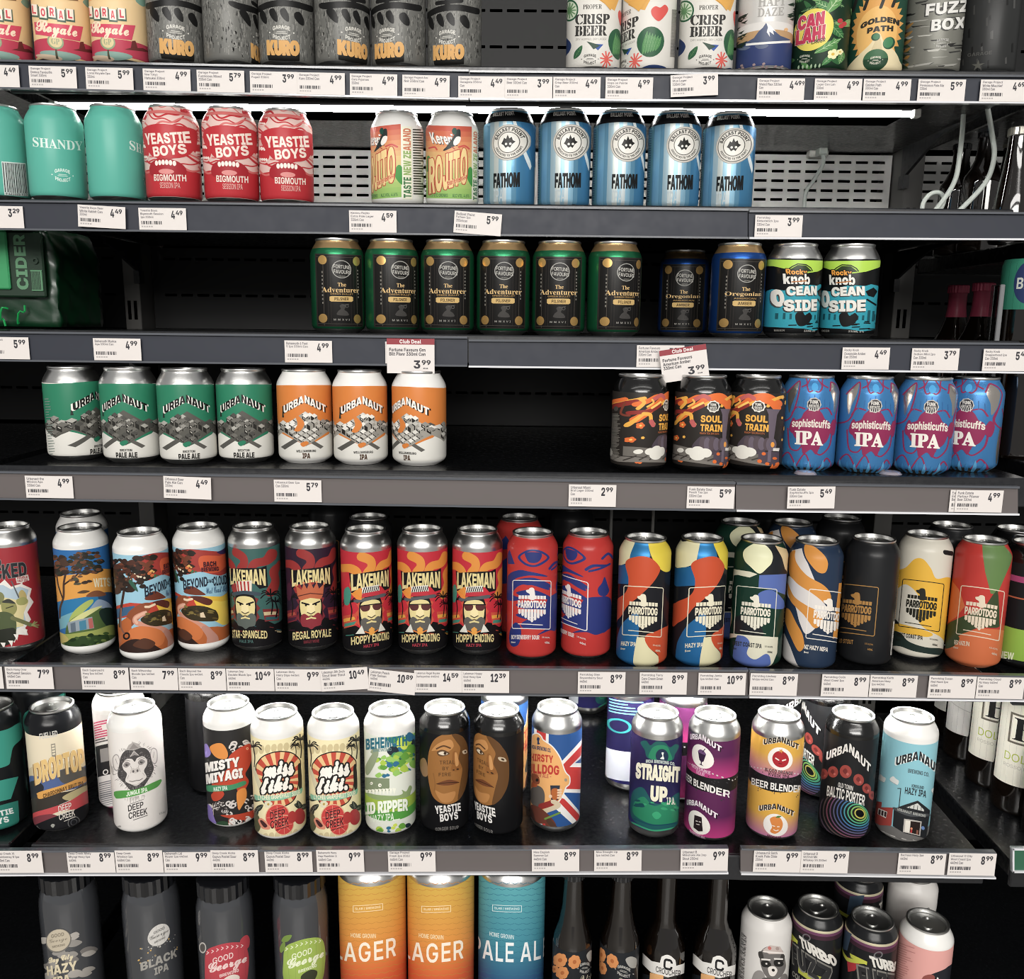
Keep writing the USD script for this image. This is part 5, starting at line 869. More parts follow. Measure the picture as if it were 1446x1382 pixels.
@art(H=168, body=BLACK_CAN)
def baltic(a):
    a.clip = (6, 144)
    a.band(6, 144, '1d1e20', ro=.35); a.fr(412, 708, 165, 765, 6); urbanaut(a, 434, 372, 676, 396, 552, 60, 44, 'd9d6d0', '0f0f10')
    for x, y, r in ((425, 440, 26), (478, 424, 28), (546, 412, 32), (618, 440, 28), (665, 474, 24), (700, 500, 22)): a.C(x, y, r, '96413a', r*1.02); a.S([(x-r*.5, y), (x-r*.1, y-r*.5), (x+r*.3, y-r*.1), (x, y+r*.4)], '6f2c2a'); a.C(x+r*.35, y+r*.35, r*.22, 'b5625a')
    a.T_('OLD TOWN', (512, 474, 592, 498), 'c4c1bb', 'h', dy=6); a.T_('BALTIC PORTER', (454, 502, 660, 556), 'd9d6d0', 'h', dy=14)
    cols = ['5a4a5a', '7a4a6a', '8a4a7a', '9a4a6a', 'a85a5a', 'b8864a', 'b8b04a', '7ab05a', '4aa07a', '3f8f9a', '3f6f9a', '4a5a8a', '5a5a7a', '6a4a6a', '7a4a5a', '5a4a4a']; dsk = Polygon(spline([(418, 590), (470, 552), (560, 556), (640, 560), (690, 600), (686, 680), (640, 740), (540, 748), (450, 720), (420, 660)], 6, True))
    for k in range(17): r = 26+k*14; a.add(affinity.scale(Point(640-k*5, 606+k*1.5).buffer(r, 12), 1, .86).boundary.buffer(3.4).intersection(dsk), cols[(k+6) % 16])
    a.C(640, 604, 20, '101012', 17)
@art(H=168, body=WHITE_CAN)
def hazyblue(a):
    a.clip = (5, 142)
    Bl, K, G = '83bcc8', '26282b', '6e6c6a'; a.band(5, 142, Bl); a.fr(705, 998, 185, 780, 6); a.band(5, 22, G); a.P([(560, 700), (705, 722), (850, 760), (998, 735), (1140, 700), (1140, 720), (850, 770), (560, 720)], '9a9894')
    for x in (740, 800, 860, 920, 970): a.L([(x, 752+(x-850)**2*-.0012), (x+24, 754+(x-850)**2*-.0012)], 4, 'c9c6c0')
    urbanaut(a, 792, 398, 1020, 392, 905, 50, 44, '2a2c2f', 'dfe3e0'); a.T_('BREWING CO.', (858, 398, 966, 418), '4a5a60', 'h', dy=-4); a.T_('KINGSLAND', (884, 470, 946, 486), '38444a', 'h', dy=-4); a.T_('HAZY IPA', (852, 490, 962, 524), '2f383d', 'h', dy=-6)
    for x, y in ((792, 474), (722, 472), (1010, 480)): a.S([(x-24, y-6), (x-8, y-22), (x+8, y-12), (x+24, y-4), (x+18, y+16), (x-10, y+10)], 'd6d9d6'); a.L([(x-20, y+4), (x+16, y+18)], 3, '8aa0a6')
    a.L([(830, 600), (830, 505), (814, 508)], 4, '33393c'); a.P([(690, 620), (706, 588), (738, 590), (738, 616), (800, 608), (800, 700), (740, 708), (690, 690)], 'a5433c'); a.P([(722, 622), (772, 634), (768, 668), (720, 652)], 'd6cfc8'); [a.P([(726+k*16, 628+k*3), (737+k*16, 631+k*3), (736+k*16, 656+k*3), (725+k*16, 652+k*3)], '3a2c2c') for k in range(3)]
    a.P([(805, 612), (860, 580), (922, 545), (990, 575), (990, 600), (985, 720), (870, 722), (808, 700)], K); a.P([(868, 592), (922, 558), (958, 582), (958, 590)], 'c9cac4'); [a.L([(884+k*20, 590), (888+k*18, 570)], 3, K) for k in range(4)]; a.S([(808, 604), (890, 616), (985, 594), (985, 606), (890, 632), (808, 618)], '4a4d50'); a.T_('URBANAUT BREWING', (822, 606, 970, 620), 'a9aba6', 'h', arch=-4); a.P([(862, 650), (952, 642), (952, 716), (862, 718)], 'b9b3ac'); a.P([(870, 656), (896, 654), (896, 712), (870, 714)], 'e6e0d4'); a.P([(896, 654), (946, 648), (946, 712), (896, 712)], '2c2220'); a.C(904, 690, 6, 'd98a6a'); a.R_(900, 696, 909, 712, 'b53a3a'); a.C(962, 672, 9, '6a8ac0'); a.R_(930, 690, 940, 712, '8a5a4a')

# ---------------------------------------------------------------- bottom shelf
def slab(a, stops, title, sub, c):
    a.fr(290, 570, 129, 892, 7); a.grad(14, 223, stops); q = random.Random(3); a.fr(290, 570, 129, 892, 7)
    for r in range(18):
        for k in range(16):
            x = 170+k*34+(r % 2)*17; y = 180+r*26; a.L([(x-15, y), (x, y+6), (x+15, y)], 2.2, '%02x%02x%02x' % tuple(int(v) for v in sub[2]), sm=False); a.ops.pop()
    a.ops.append(None)
    a.frame(352, 282, 470, 310, 2.5, sub[1]); a.T_('SLAB / BREWING', (360, 290, 462, 302), sub[1], 'm'); a.T_(sub[0], (340, 410, 440, 430), sub[1], 'm', dy=10); a.T_(title, (268, 450, 268+sub[3], 540), c, 'm', arch=-8, track=.12)
@art(H=246, R=45)
def slab_lager(a): slab(a, [(0, 'c8402c'), (.35, 'd0582c'), (.6, 'd98a35'), (1, 'c9a23c')], 'LAGER', ('HOME GROWN', 'ecd5a8', (190, 128, 48), 254), 'efe2cf')
@art(H=246, R=45)
def slab_pale(a): slab(a, [(0, '27416e'), (.3, '2a4f7c'), (.6, '3a8496'), (1, '4f9ca4')], 'PALE ALE', ('HOME GROWN', 'c9dbdb', (44, 110, 132), 330), 'e3e6e6')
@art(H=168, body=WHITE_CAN)
def raccoon(a):
    a.band(4, 164, 'cfccc8', ro=.3); a.fr(380, 582, 285, 731, 7); K = '3a3836'
    a.S([(470, 400), (500, 376), (545, 380), (560, 410), (568, 450), (550, 490), (520, 510), (486, 490), (466, 440)], '6a6664'); a.S([(458, 410), (472, 405), (480, 430), (464, 432)], K); a.S([(548, 398), (560, 404), (556, 430), (544, 420)], K); a.P([(474, 396), (500, 372), (540, 370), (556, 396), (500, 408)], 'b8aaa4'); a.L([(478, 402), (556, 394)], 6, 'd9d2cc'); a.C(500, 384, 7, 'b96a64'); a.C(530, 380, 7, '9a8a84')
    for x, y in ((492, 448), (540, 436)): a.S([(x-20, y-4), (x, y-14), (x+18, y-2), (x+10, y+12), (x-14, y+14)], '222120'); a.C(x, y, 4, 'c9c4bf'); a.L([(x-18, y-14), (x+12, y-18)], 6, 'd9d4cf')
    a.S([(500, 462), (522, 452), (536, 466), (526, 490), (508, 490)], 'd6d0ca'); a.C(520, 468, 6, '1a1a1a'); a.S([(446, 500), (470, 480), (490, 500), (490, 560), (440, 560)], '8a8683'); a.S([(550, 490), (575, 480), (590, 560), (540, 560)], '77726f'); a.S([(480, 510), (540, 510), (540, 580), (480, 580)], '55514f')
    gs = text_box('BLACK SANDS', (0, 0, 190, 24), 'c')
    for g in gs: a.add(affinity.translate(affinity.rotate(g, -90, origin=(0, 0)), 386, 540), '2f2d2c', ); a.ops.pop()
    a.ops.append(None)
@art(H=168)
def turbo(a):
    K = '1b1c1e'; a.all(K, ro=.25); a.fr(770, 970, 280, 733, 7); a.band(145, 149, '7a4a6a', m=.5); a.band(149, 152, 'c9bfa0', m=.4); a.band(139, 145, '4a2f3c', m=.5); a.P([(800, 386), (866, 398), (866, 412), (806, 402)], 'b8bc3c'); a.P([(790, 404), (842, 408), (825, 448), (800, 462)], 'a83038'); a.P([(770, 300), (800, 310), (790, 380), (765, 380)], '3a4a5c'); a.P([(880, 490), (910, 500), (970, 470), (970, 520), (880, 520)], 'a3a83a')
    a.T_('TURBO', (878, 372, 990, 412), 'cfccc4', 'b', slant=-.35, bold=1); a.T_('FUZZ', (836, 420, 985, 506), '77756f', 'b', slant=-.2, bold=1); a.T_('FUZZ', (842, 426, 982, 500), '2c2c2d', 'b', slant=-.2); a.T_('COLD IPA', (850, 530, 960, 552), '8a8880', 'h')
    a.fr(582, 760, 260, 713, 7, rot=-40); a.P([(500, 352), (602, 358), (606, 374), (500, 366)], 'b8bc3c'); a.ring(640, 340, 12, 4, '6a686a')
@art(H=168, body=WHITE_CAN)
def pinkcan(a):
    a.band(8, 147, 'd79b94', ro=.4); a.fr(985, 1178, 285, 731, 7); K = '22232a'
    a.S([(1075, 470), (1100, 440), (1150, 400), (1190, 370), (1300, 380), (1300, 620), (1080, 620), (1068, 520)], K); a.S([(1085, 450), (1120, 430), (1130, 470), (1090, 500)], '8a4a44'); a.S([(1100, 490), (1140, 470), (1150, 520), (1100, 530)], '3a4a34'); urbanaut(a, 1132, 474, 1290, 420, 1215, -20, 40, 'dcd9d3', '0c0c0e'); a.T_('OLD TOWN', (1146, 484, 1260, 500), 'dcd9d3', 'h', dy=-30)
    for k in range(24): y = 350+k*9; a.L([(992, y), (992+random.Random(k).uniform(20, 60), y)], 3, 'b87a76')
@art(H=168, body=WHITE_CAN)
def backlabel(a):
    a.band(9, 142, 'd9d5d2'); a.fr(545, 845, None, 690, 6); q = random.Random(2)
    for k in range(9): a.R_(550, 150+k*14, 550+q.uniform(40, 100), 158+k*14, 'c04a6a' if k < 7 else '5a5656')
    a.R_(548, 286, 640, 462, '2a2a2c'); a.R_(574, 308, 640, 384, '8d8a88'); a.ring(596, 444, 13, 6, 'd9d5d2')
    for k in range(12): a.L([(556, 500+k*12), (640, 500+k*12)], q.uniform(3, 8), '77777c')
    a.R_(545, 650, 860, 666, 'b0567a')
@art(H=168, body=BLACK_CAN)
def greenlab(a): a.band(10, 143, '17191b'); a.band(14, 56, '86ac3a'); a.band(118, 126, '9c3f6a'); a.band(96, 98, 'a8583a'); a.fr(1370, 1660, 100, 780, 5); a.T_('NEW', (1405, 690, 1480, 730), 'dfe8c4', 'h')
# ================================================================ structure
XL, XR = -.622, .606
obj('floor', bx(-3.5, 3.5, -3.0, 2.2, -.02, 0), simple('store_floor', '8d8a85', .35, bump=(12, .05, .1))); tag(stage.GetPrimAtPath('/World/floor'), kind='structure')
w = obj('wall_back', bx(-2.0, 2.0, 1.585, 1.64, 0, 2.6), VOID_M); tag(w, kind='structure')
def under(k): return DECK[k]-.024
def slot_panel(x0, x1, z0, z1, rows, pitch=.0272, ln=.0185, hh=.0028):
    holes = []
    for z in rows:
        x = x0+.02
        while x+ln < x1-.01: holes.append(box(x, z-hh/2, x+ln, z+hh/2).buffer(.0008, 2)); x += pitch
    m = trimesh.creation.extrude_polygon(box(x0, z0, x1, z1).difference(shapely.union_all(holes)), .002, engine='earcut')
    V = m.vertices; return trimesh.Trimesh(np.stack([V[:, 0], V[:, 2], V[:, 1]], 1), m.faces[:, ::-1], process=False)
rowname = {1: 'top', 2: 'second', 3: 'third', 4: 'fourth', 5: 'fifth', 6: 'sixth', 7: 'bottom'}
for k in range(1, 8):
    z0 = DECK[k]; z1 = 2.3 if k == 1 else under(k-1); h = z1-z0
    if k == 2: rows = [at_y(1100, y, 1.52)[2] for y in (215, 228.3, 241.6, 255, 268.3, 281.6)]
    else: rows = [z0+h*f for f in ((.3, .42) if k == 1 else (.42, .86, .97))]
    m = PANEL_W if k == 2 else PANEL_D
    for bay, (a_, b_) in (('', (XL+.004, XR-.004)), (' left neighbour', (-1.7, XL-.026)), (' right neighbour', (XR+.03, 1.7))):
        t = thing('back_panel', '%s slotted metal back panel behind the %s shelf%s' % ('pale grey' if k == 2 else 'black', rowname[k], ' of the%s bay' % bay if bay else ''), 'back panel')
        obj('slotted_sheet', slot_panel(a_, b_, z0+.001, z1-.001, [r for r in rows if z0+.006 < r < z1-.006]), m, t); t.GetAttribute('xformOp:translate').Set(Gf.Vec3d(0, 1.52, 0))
for i, (x0, x1) in enumerate(((XL-.024, XL+.002), (XR-.002, XR+.028))):
    t = thing('gondola_upright', 'grey slotted steel upright at the %s end of the shelving bay' % ('left', 'right')[i], 'upright')
    obj('post', bbx(x0, x1, 1.47, 1.58, 0, 2.35), simple('upright_grey_%d' % i, '4d4c4a', .4), t)
    for k in range(2, 8):
        for j in (0, 1): obj('slot', bx((x0+x1)/2-.008+j*.010, (x0+x1)/2-.003+j*.010, 1.4690, 1.4702, DECK[k]+.015, DECK[k]+.045), VOID_M, t)

# ticket channels: ((x, y top, y bottom) left end, right end) in the picture, set on each shelf's front plane
CH = {1: [((-30, 87, 122.5), (662, 102, 139)), ((663.5, 103, 139), (1480, 110, 144.5))], 2: [((-30, 285, 322), (1056, 298, 335)), ((1057.5, 300, 335), (1480, 303, 337))], 3: [((-30, 470, 507), (660, 478, 515)), ((662, 482, 516), (1480, 487, 525))],
      4: [((-30, 667, 702), (1038, 683, 719)), ((1039.5, 683.5, 719), (1438, 689, 724.5))], 5: [((-30, 939, 972.5), (1056, 947, 982)), ((1057.5, 948, 982), (1480, 956, 988))], 6: [((-30, 1202, 1233), (1028, 1198, 1230)), ((1046, 1198.5, 1231), (1405, 1204.5, 1237))]}
def hexa(P, Q):
    "solid between quad P (front) and quad Q (back), corners in the same order"
    return trimesh.convex.convex_hull(np.vstack([P, Q]))
SHELF = {}
GUS = [(p[1], p[2]-(DECK[1]-.0235)) for p in (at_x(x, y, XR-.008) for x, y in ((1242, 265), (1262, 260), (1276, 251), (1293, 231), (1310, 211), (1332, 190), (1354, 169), (1371, 161)))]
print('gusset', [(round(a, 3), round(b, 3)) for a, b in GUS])
for k in range(1, 8):
    Yf = FRONT[k]; zd = DECK[k]
    t = SHELF[k] = thing('gondola_shelf', '%s black metal shelf of the middle bay with its ticket channels' % rowname[k], 'shelf')
    obj('deck', bbx(XL+.003, XR-.004, Yf+.006, 1.518, zd-.022, zd, .0015), DECK_M, t); obj('front_edge', bbx(XL+.002, XR-.004, Yf, Yf+.007, zd-.034, zd+.0008, .0015), EDGE_M, t)
    for j, ends in enumerate(CH.get(k, ())):
        Yc = Yf-.006; pts = []
        P = np.array([at_y(ends[0][0], ends[0][1], Yc), at_y(ends[1][0], ends[1][1], Yc), at_y(ends[1][0], ends[1][2], Yc), at_y(ends[0][0], ends[0][2], Yc)])
        light = k in (5, 6) or (k == 4)  # lower rows take the channel colour with haze mixed in
        c = obj('ticket_channel', hexa(P+(0, .001, 0), P+(0, .005, 0)), STRIP_HAZE if light else STRIP_M, t)
        u = np.array((0, 0, .0022)); f = np.array((0, -.003, 0))
        for nm, A, B, mt, s in (('upper_lip', P[0], P[1], LIP_M, 1), ('lower_lip', P[3], P[2], LIP_W if (j == 1 or k == 6) else LIP_M, -1)):  # pale lower lips have caught light painted into their colour
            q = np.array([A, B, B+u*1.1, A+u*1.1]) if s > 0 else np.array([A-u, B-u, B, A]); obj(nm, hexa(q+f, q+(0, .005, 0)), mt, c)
    for bay, (a_, b_) in (('left', (-1.7, XL-.026)), ('right', (XR+.03, 1.7))):
        dz = -.035 if (bay == 'right' and k == 2) else -.15 if (bay == 'right' and k == 3) else -.004 if bay == 'right' else 0
        if bay == 'right' and k == 4: continue
        n = thing('gondola_shelf', '%s black metal shelf of the neighbouring bay on the %s' % (rowname[k], bay), 'shelf')
        obj('deck', bbx(a_, b_, Yf+.006, 1.468, zd-.022+dz, zd+dz, .0015), DECK_M, n); obj('front_edge', bbx(a_, b_, Yf, Yf+.007, zd-.034+dz, zd+.0008+dz, .0015), EDGE_M, n)
        if bay == 'right' and k == 6:
            P = np.array([at_y(1429, 1197, Yf-.006), at_y(1560, 1198, Yf-.006), at_y(1560, 1232, Yf-.006), at_y(1429, 1231, Yf-.006)]); c = obj('ticket_channel', hexa(P+(0, .001, 0), P+(0, .005, 0)), simple('green_channel', '2f5f48', .4), n); tag(c, 'green ticket channel with pale rims')
            u = np.array((0, 0, .0022))
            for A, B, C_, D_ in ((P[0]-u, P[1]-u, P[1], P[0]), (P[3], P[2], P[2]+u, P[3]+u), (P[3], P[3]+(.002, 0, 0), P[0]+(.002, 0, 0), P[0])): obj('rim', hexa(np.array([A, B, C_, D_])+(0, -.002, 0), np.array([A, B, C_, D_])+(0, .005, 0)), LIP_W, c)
    # gusset brackets under the shelf's two ends
    if k < 7:
        zt = zd-.0235; R = .11 if k < 3 else .09
        for e, x in (('left', XL+.004), ('right', XR-.010)):
            poly = Polygon([(1.467, zt), (1.467, zt+GUS[0][1])]+[(y, zt+min(-.004, z)) for y, z in GUS if y < 1.46]+[(GUS[-1][0]-.02, zt-.003), (GUS[-1][0]-.03, zt)]).buffer(0)
            m = trimesh.creation.extrude_polygon(poly, .005, engine='earcut'); V = m.vertices
            b = thing('shelf_bracket', 'black curved gusset bracket under the %s end of the %s shelf' % (e, rowname[k]), 'bracket', (x, 0, 0))
            obj('gusset_plate', trimesh.Trimesh(np.stack([V[:, 2], V[:, 0], V[:, 1]], 1), m.faces, process=False), EDGE_M, b); obj('hook', bx(-.002, .007, 1.45, 1.4695, zt+GUS[0][1]-.016, zt+GUS[0][1]+.004), EDGE_M, b)
t = thing('base_plinth', 'black kick plinth closing the gondola below the bottom shelf', 'plinth'); obj('kick_board', bbx(-1.7, 1.7, FRONT[7]+.03, FRONT[7]+.05, 0, DECK[7]-.036), DECK_M, t); obj('support_rail', bx(-1.7, 1.7, 1.30, 1.34, 0, DECK[7]-.026), DECK_M, t)

# LED tubes under the top and the fifth shelf
def led(label, x0, x1, Y, z, M_=None):
    t = thing('led_tube', label, 'light')
    d = lathe([(0, 0), (.0042, 0), (.0042, x1-x0), (0, x1-x0)], 16); V = d.vertices; obj('diffuser', trimesh.Trimesh(np.stack([x0+V[:, 2], Y+V[:, 0], z+V[:, 1]], 1), d.faces, process=False), M_ or LED_M, t)
    obj('housing_light_shield', bbx(x0-.004, x1+.004, Y-(.05 if M_ is None else .009), Y+(.09 if M_ is None else .009), z+.0044, z+.0058, .0003), VOID_M, t)  # housing plate, extra width added to block tube light at the top shelf
    for x in (x0-.012, x1): obj('end_cap', bbx(x, x+.010, Y-.006, Y+.006, z-.005, z+.0062, .0015), PLASTIC_W, t)
zl = min(at_y(700, 152, 1.212)[2], under(1)-.0066); led('glowing white tube light under the front of the top shelf', -.60, .50, 1.212, zl)
led('glowing white tube light hidden under the fifth shelf', -.60, .57, 1.115, under(5)-.016, LED_M6)

# ================================================================ cans
PROTO = {}
TAB = None
def lid_mesh(H, R):
    r = R*.785; return lathe([(0, H-5.2), (r-5.2, H-5.2), (r-4.4, H-6.4), (r-3.2, H-6.4), (r-2.4, H-.8), (r-1.6, H-.1), (r-.6, H), (r+.35, H-.5), (r+.5, H-1.6), (r+.3, H-2.6), (r-.3, H-3.4), (r-1.0, H-3.6)], 48)
def make_can(kind, t):
    f, H, R, body, lid = ART[kind]; a = Art(H, R); f(a); prof = can_profile(H, R)
    core = lathe([(0, 3.5), (18*R/34.2, 3), (22*R/34.2, .8)]+[(q[0]-0, q[1]) for q in [(r, z) for z, r in prof]], 72); core.apply_scale(.001)
    obj('body', core, body, t)
    V, F, N, C, S = skin(a, prof); raw('label', V, F, INK, t, N, C, S)
    m = lid_mesh(H, R); m.apply_scale(.001); L = obj('lid', m, lid, t)
    tb = shapely.union_all([Point(0, -9).buffer(7), box(-7, -9, 7, 2), Point(0, 2).buffer(7)]).difference(Point(0, 4).buffer(3.6)); tm = trimesh.creation.extrude_polygon(tb, 1.1, engine='earcut'); tm.apply_translation((0, 4, H-5.1)); tm.apply_scale(.001)
    obj('pull_tab', tm, lid, L)
def place_can(row, kind, px, by, rot, label, Y=None, group=None, pmid=None):
    f, H, R, body, lid = ART[kind]; z = DECK[row]
    if Y is None:
        if row == 3: Y = 1.142
        else: Y = at_z(px, by, z+.002)[1]+.028*R/34.2
        lo, hi = {1: (1.166, 1.19), 2: (1.168, 1.215), 4: (1.066, 1.10), 5: (1.104, 1.16), 6: (1.066, 1.75), 7: (1.0, 1.5)}.get(row, (1.0, 1.5)); Y = min(max(Y, lo), hi)
    ym = pmid or (by-60 if H < 140 else by-85); X = at_y(px, ym, Y)[0]
    PLAN.append([row, kind, X, Y, z, rot, label, group, px])
SHORT, PLAN = [], []
def settle():
    for it in range(150):
        for i, a in enumerate(PLAN):
            for b in PLAN[i+1:]:
                if a[0] != b[0]: continue
                D = (ART[a[1]][2]+ART[b[1]][2]+1.5)*.001; dx, dy = b[2]-a[2], b[3]-a[3]; d = math.hypot(dx, dy)
                if d < D:
                    o = (D-d)*.52; ux, uy = dx/d, dy/d; s = .5 if abs(uy) < .8 else 0.0
                    if s: a[2] -= ux*o*.5; b[2] += ux*o*.5; a[3] -= uy*o*.5; b[3] += uy*o*.5
                    elif dy > 0: b[3] += uy*o; b[2] += ux*o
                    else: a[3] -= uy*o; a[2] -= ux*o
    for row, kind, X, Y, z, rot, label, group, px in PLAN: build_can(row, kind, X, Y, z, rot, label, group, px)
def build_can(row, kind, X, Y, z, rot, label, group, px):
    phi = -math.degrees(math.atan2(X, Y))+rot
    t = thing('beer_can', label, 'can', (X, Y, z+.0004), phi, group)
    if kind not in PROTO: make_can(kind, t); PROTO[kind] = t.GetPath()
    else:
        t.GetReferences().AddInternalReference(PROTO[kind]); t.SetInstanceable(True)
    SHORT.append((row, px, label)); return t
CANS = [
 (1, 'loral', 0, 78, 0, 'cream and pink diner can cut by the photo edge, leftmost on top shelf'), (1, 'loral', 88, 80, 0, 'cream and pink can with trophy, second from left on top shelf'), (1, 'loral', 170, 82, -10, 'cream and pink can with trophy standing next to the grey cans'),
 (1, 'kuro', 250, 86, 0, 'grey streaked can with ochre block letters, nearest the pink cans'), (1, 'kuro', 330, 87, 75, 'grey streaked can on top shelf turned so its plain back shows'), (1, 'kuro', 406, 90, -11, 'grey can with ochre letters just right of the plain-backed grey can'), (1, 'kuro', 487, 92, 24, 'grey can with ochre letters, fourth of six grey cans on top shelf'), (1, 'kuro', 552, 94, -25, 'grey can turned left, its ochre letters half hidden, fifth of six'), (1, 'kuro', 641, 97, -15, 'grey can with ochre letters standing last before the empty gap'),
 (1, 'crisp', 840, 100, 0, 'white can with stencil letters and fruit shapes, first after the gap'), (1, 'crisp', 914, 102, -56, 'white fruit-shape can turned to show its red heart'), (1, 'crisp', 998, 101, 6, 'white stencil-letter can beside the blue mountain can'), (1, 'daze', 1082, 102, 0, 'silver can with a snowy blue mountain on top shelf'), (1, 'canlah', 1158, 102, 0, 'dark green leafy can with yellow blob and red letters'), (1, 'golden', 1237, 104, 0, 'orange sunburst can with green balls on a cream path'), (1, 'fuzz', 1318, 103, 0, 'grey scratchy-patterned can with white letters on top shelf'), (1, 'shadow', 1396, 105, 0, 'near-black can at right end of top shelf'),
 (2, 'shandy', -2, 276, -122, 'teal can showing its barcode at the left photo edge'), (2, 'shandy', 79.5, 279, 0, 'teal can showing its full white serif name'), (2, 'shandy', 163, 281, 78, 'teal can turned right, mostly plain, touching the first red can'),
 (2, 'yeastie', 244, 283, -17, 'red can with wavy mouths, left of three'), (2, 'yeastie', 326.5, 284.5, -7, 'red can with wavy mouths, middle of three'), (2, 'yeastie', 404, 286.7, 0, 'red can with wavy mouths, right of three beside the white panel'),
 (2, 'rojito', 561, 289.3, -39, 'orange to green can turned to its vertical side lettering'), (2, 'rojito', 638.6, 290, 0, 'orange to green can with bird facing front, beside blue cans'),
 (2, 'fathom', 719, 292.7, -22, 'light blue can with round seal, first of five from left'), (2, 'fathom', 796.5, 293, -6, 'light blue can with round seal, second of five from left'), (2, 'fathom', 873.5, 294.3, 0, 'light blue can with round seal, middle of five'), (2, 'fathom', 951, 295.5, 2, 'light blue can with round seal, fourth of five from left'), (2, 'fathom', 1027, 297, -8, 'light blue can with round seal, last of five beside the cord'),
 (3, 'adventurer', 477.5, 467, 7, 'dark green can with black label, first of six from left'), (3, 'adventurer', 553.5, 470, 17, 'dark green can with black label, second of six from left'), (3, 'adventurer', 632, 470, 0, 'dark green can with black label, third of six from left'), (3, 'adventurer', 710.5, 471, 0, 'dark green can with black label, fourth of six from left'), (3, 'adventurer', 789, 472, 0, 'dark green can with black label, fifth of six from left'), (3, 'adventurer', 867, 472, 24, 'dark green can with black label, last of six turned right'),
 (3, 'oregonian', 965, 473, 0, 'shadowed dark can with black label set back from the front'), (3, 'oregonian', 1041, 473, 17, 'deep blue can with black gold-cornered label'), (3, 'oceanside', 1119, 476, 25, 'black and teal can with lime top, left of two'), (3, 'oceanside', 1199, 476, 0, 'black and teal can with lime top, right of two'),
 (4, 'urb_green', 105.5, 648.3, 46, 'green and white city can turned right, leftmost on fourth shelf'), (4, 'urb_green', 184.5, 652.3, -13, 'green and white city can, second from left on fourth shelf'), (4, 'urb_green', 264.5, 654.3, 0, 'green and white city can, third from left on fourth shelf'), (4, 'urb_green', 346.5, 652.3, -6, 'green and white city can beside the orange cans'),
 (4, 'urb_orange', 431, 653.3, 0, 'orange and white city can beside the green cans'), (4, 'urb_orange', 509, 655, 5, 'orange and white city can, middle of three'), (4, 'urb_orange', 592, 656.7, -27, 'orange and white city can turned left, last of three'),
 (4, 'soul', 902.5, 666.5, 45, 'black can with orange swirls turned right, left of three'), (4, 'soul', 993, 666, 0, 'black can with orange swirls and train, middle of three'), (4, 'soul', 1072, 665, -18, 'black can with orange swirls and train, touching the blue cans'),
 (4, 'sophist', 1144, 664.4, -1, 'blue and maroon can, first of four from left'), (4, 'sophist', 1217.5, 666.5, 4, 'blue and maroon can, second of four from left'), (4, 'sophist', 1299, 668.6, 0, 'blue and maroon can, third of four standing furthest forward'), (4, 'sophist', 1371, 664, -22, 'blue and maroon can, last of four half hidden'),
 (5, 'jacked', 18.5, 920.5, 0, 'red can with torn-open picture at left end of fifth shelf'), (5, 'wits', 120, 923.3, 0, 'white-necked can with orange sky and blue sea'), (5, 'beyond', 203.3, 932.4, 0, 'white-necked sunset road can standing furthest forward, left of two'), (5, 'beyond', 284.6, 919.7, -43, 'white-necked sunset road can turned to its dark title, right of two'),
 (5, 'spangled', 361.5, 918.6, -20, 'teal and red can with bearded head in striped top hat'), (5, 'regal', 440.5, 918.6, 3, 'dark maroon can with bearded head wearing a crown'), (5, 'hoppy', 518, 924.7, 16, 'red and orange can with sunglassed head, left of three'), (5, 'hoppy', 597, 923.6, 0, 'red and orange can with sunglassed head, middle of three'), (5, 'hoppy', 674, 924, 0, 'red and orange can with sunglassed head, right of three'),
 (5, 'boysen', 751, 930, 0, 'red can with blue eye drawing facing front'), (5, 'boysen', 828.5, 929, -45, 'red can with blue face drawing turned to the left'), (5, 'hazy', 908, 941, 0, 'orange, blue, cream and yellow patterned can, left of two'), (5, 'hazy', 987, 940.5, 25, 'orange, blue, cream and yellow patterned can, right of two'), (5, 'wcoast', 1070, 942.7, 0, 'dark green can with cream and blue blobs'), (5, 'orangenavy', 1146.7, 945.5, 0, 'navy can with orange and white swirls'), (5, 'blackstout', 1226, 940.5, 0, 'matte black can with bronze framed emblem'), (5, 'yellowwhite', 1303, 931, 0, 'cream can with yellow blob and black framed emblem'), (5, 'redgreen', 1381, 942, 0, 'red, olive and orange can at right end of fifth shelf'),
 (6, 'tealblack', -4, 1174, 0, 'black can with large teal letters at left photo edge of sixth shelf'), (6, 'droptop', 81.5, 1174, 0, 'black-necked can with gold lettering over a sunset landscape'), (6, 'jungle', 195, 1175.4, 0, 'white can with a chimpanzee face drawing'), (6, 'misty', 327, 1168, 0, 'can with orange koi fish and white brush lettering'), (6, 'misstiki', 394, 1185, 0, 'cream can with red sunburst and palms, left of two'), (6, 'misstiki', 472.7, 1185, 0, 'cream can with red sunburst and palms, right of two'), (6, 'ripper', 551, 1178, 0, 'white can with green monster and leaf blotches'), (6, 'facecan', 628, 1175.4, 0, 'black can with a painted brown face seen frontally'), (6, 'facecan', 703.6, 1179, -44, 'black can with a painted brown face turned left, showing its ear'), (6, 'bulldog', 785, 1174.7, 0, 'can with red, white and blue flag and tan badge'), (6, 'straight', 925, 1183, 0, 'purple and green can with big cream lettering'), (6, 'blend_purple', 1004.7, 1187, -35, 'purple to pink can with black middle band'), (6, 'blend_yellow', 1093.6, 1186, 0, 'yellow to pink can with black middle band'), (6, 'baltic', 1197, 1185, 0, 'black can with red moons and rainbow rings'), (6, 'hazyblue', 1279, 1189, 0, 'pale blue can with a small brewery building')]
for c in CANS:
    place_can(c[0], c[1], c[2], c[3], c[4], c[5], Y=1.25 if c[5].startswith('shadowed') else None)
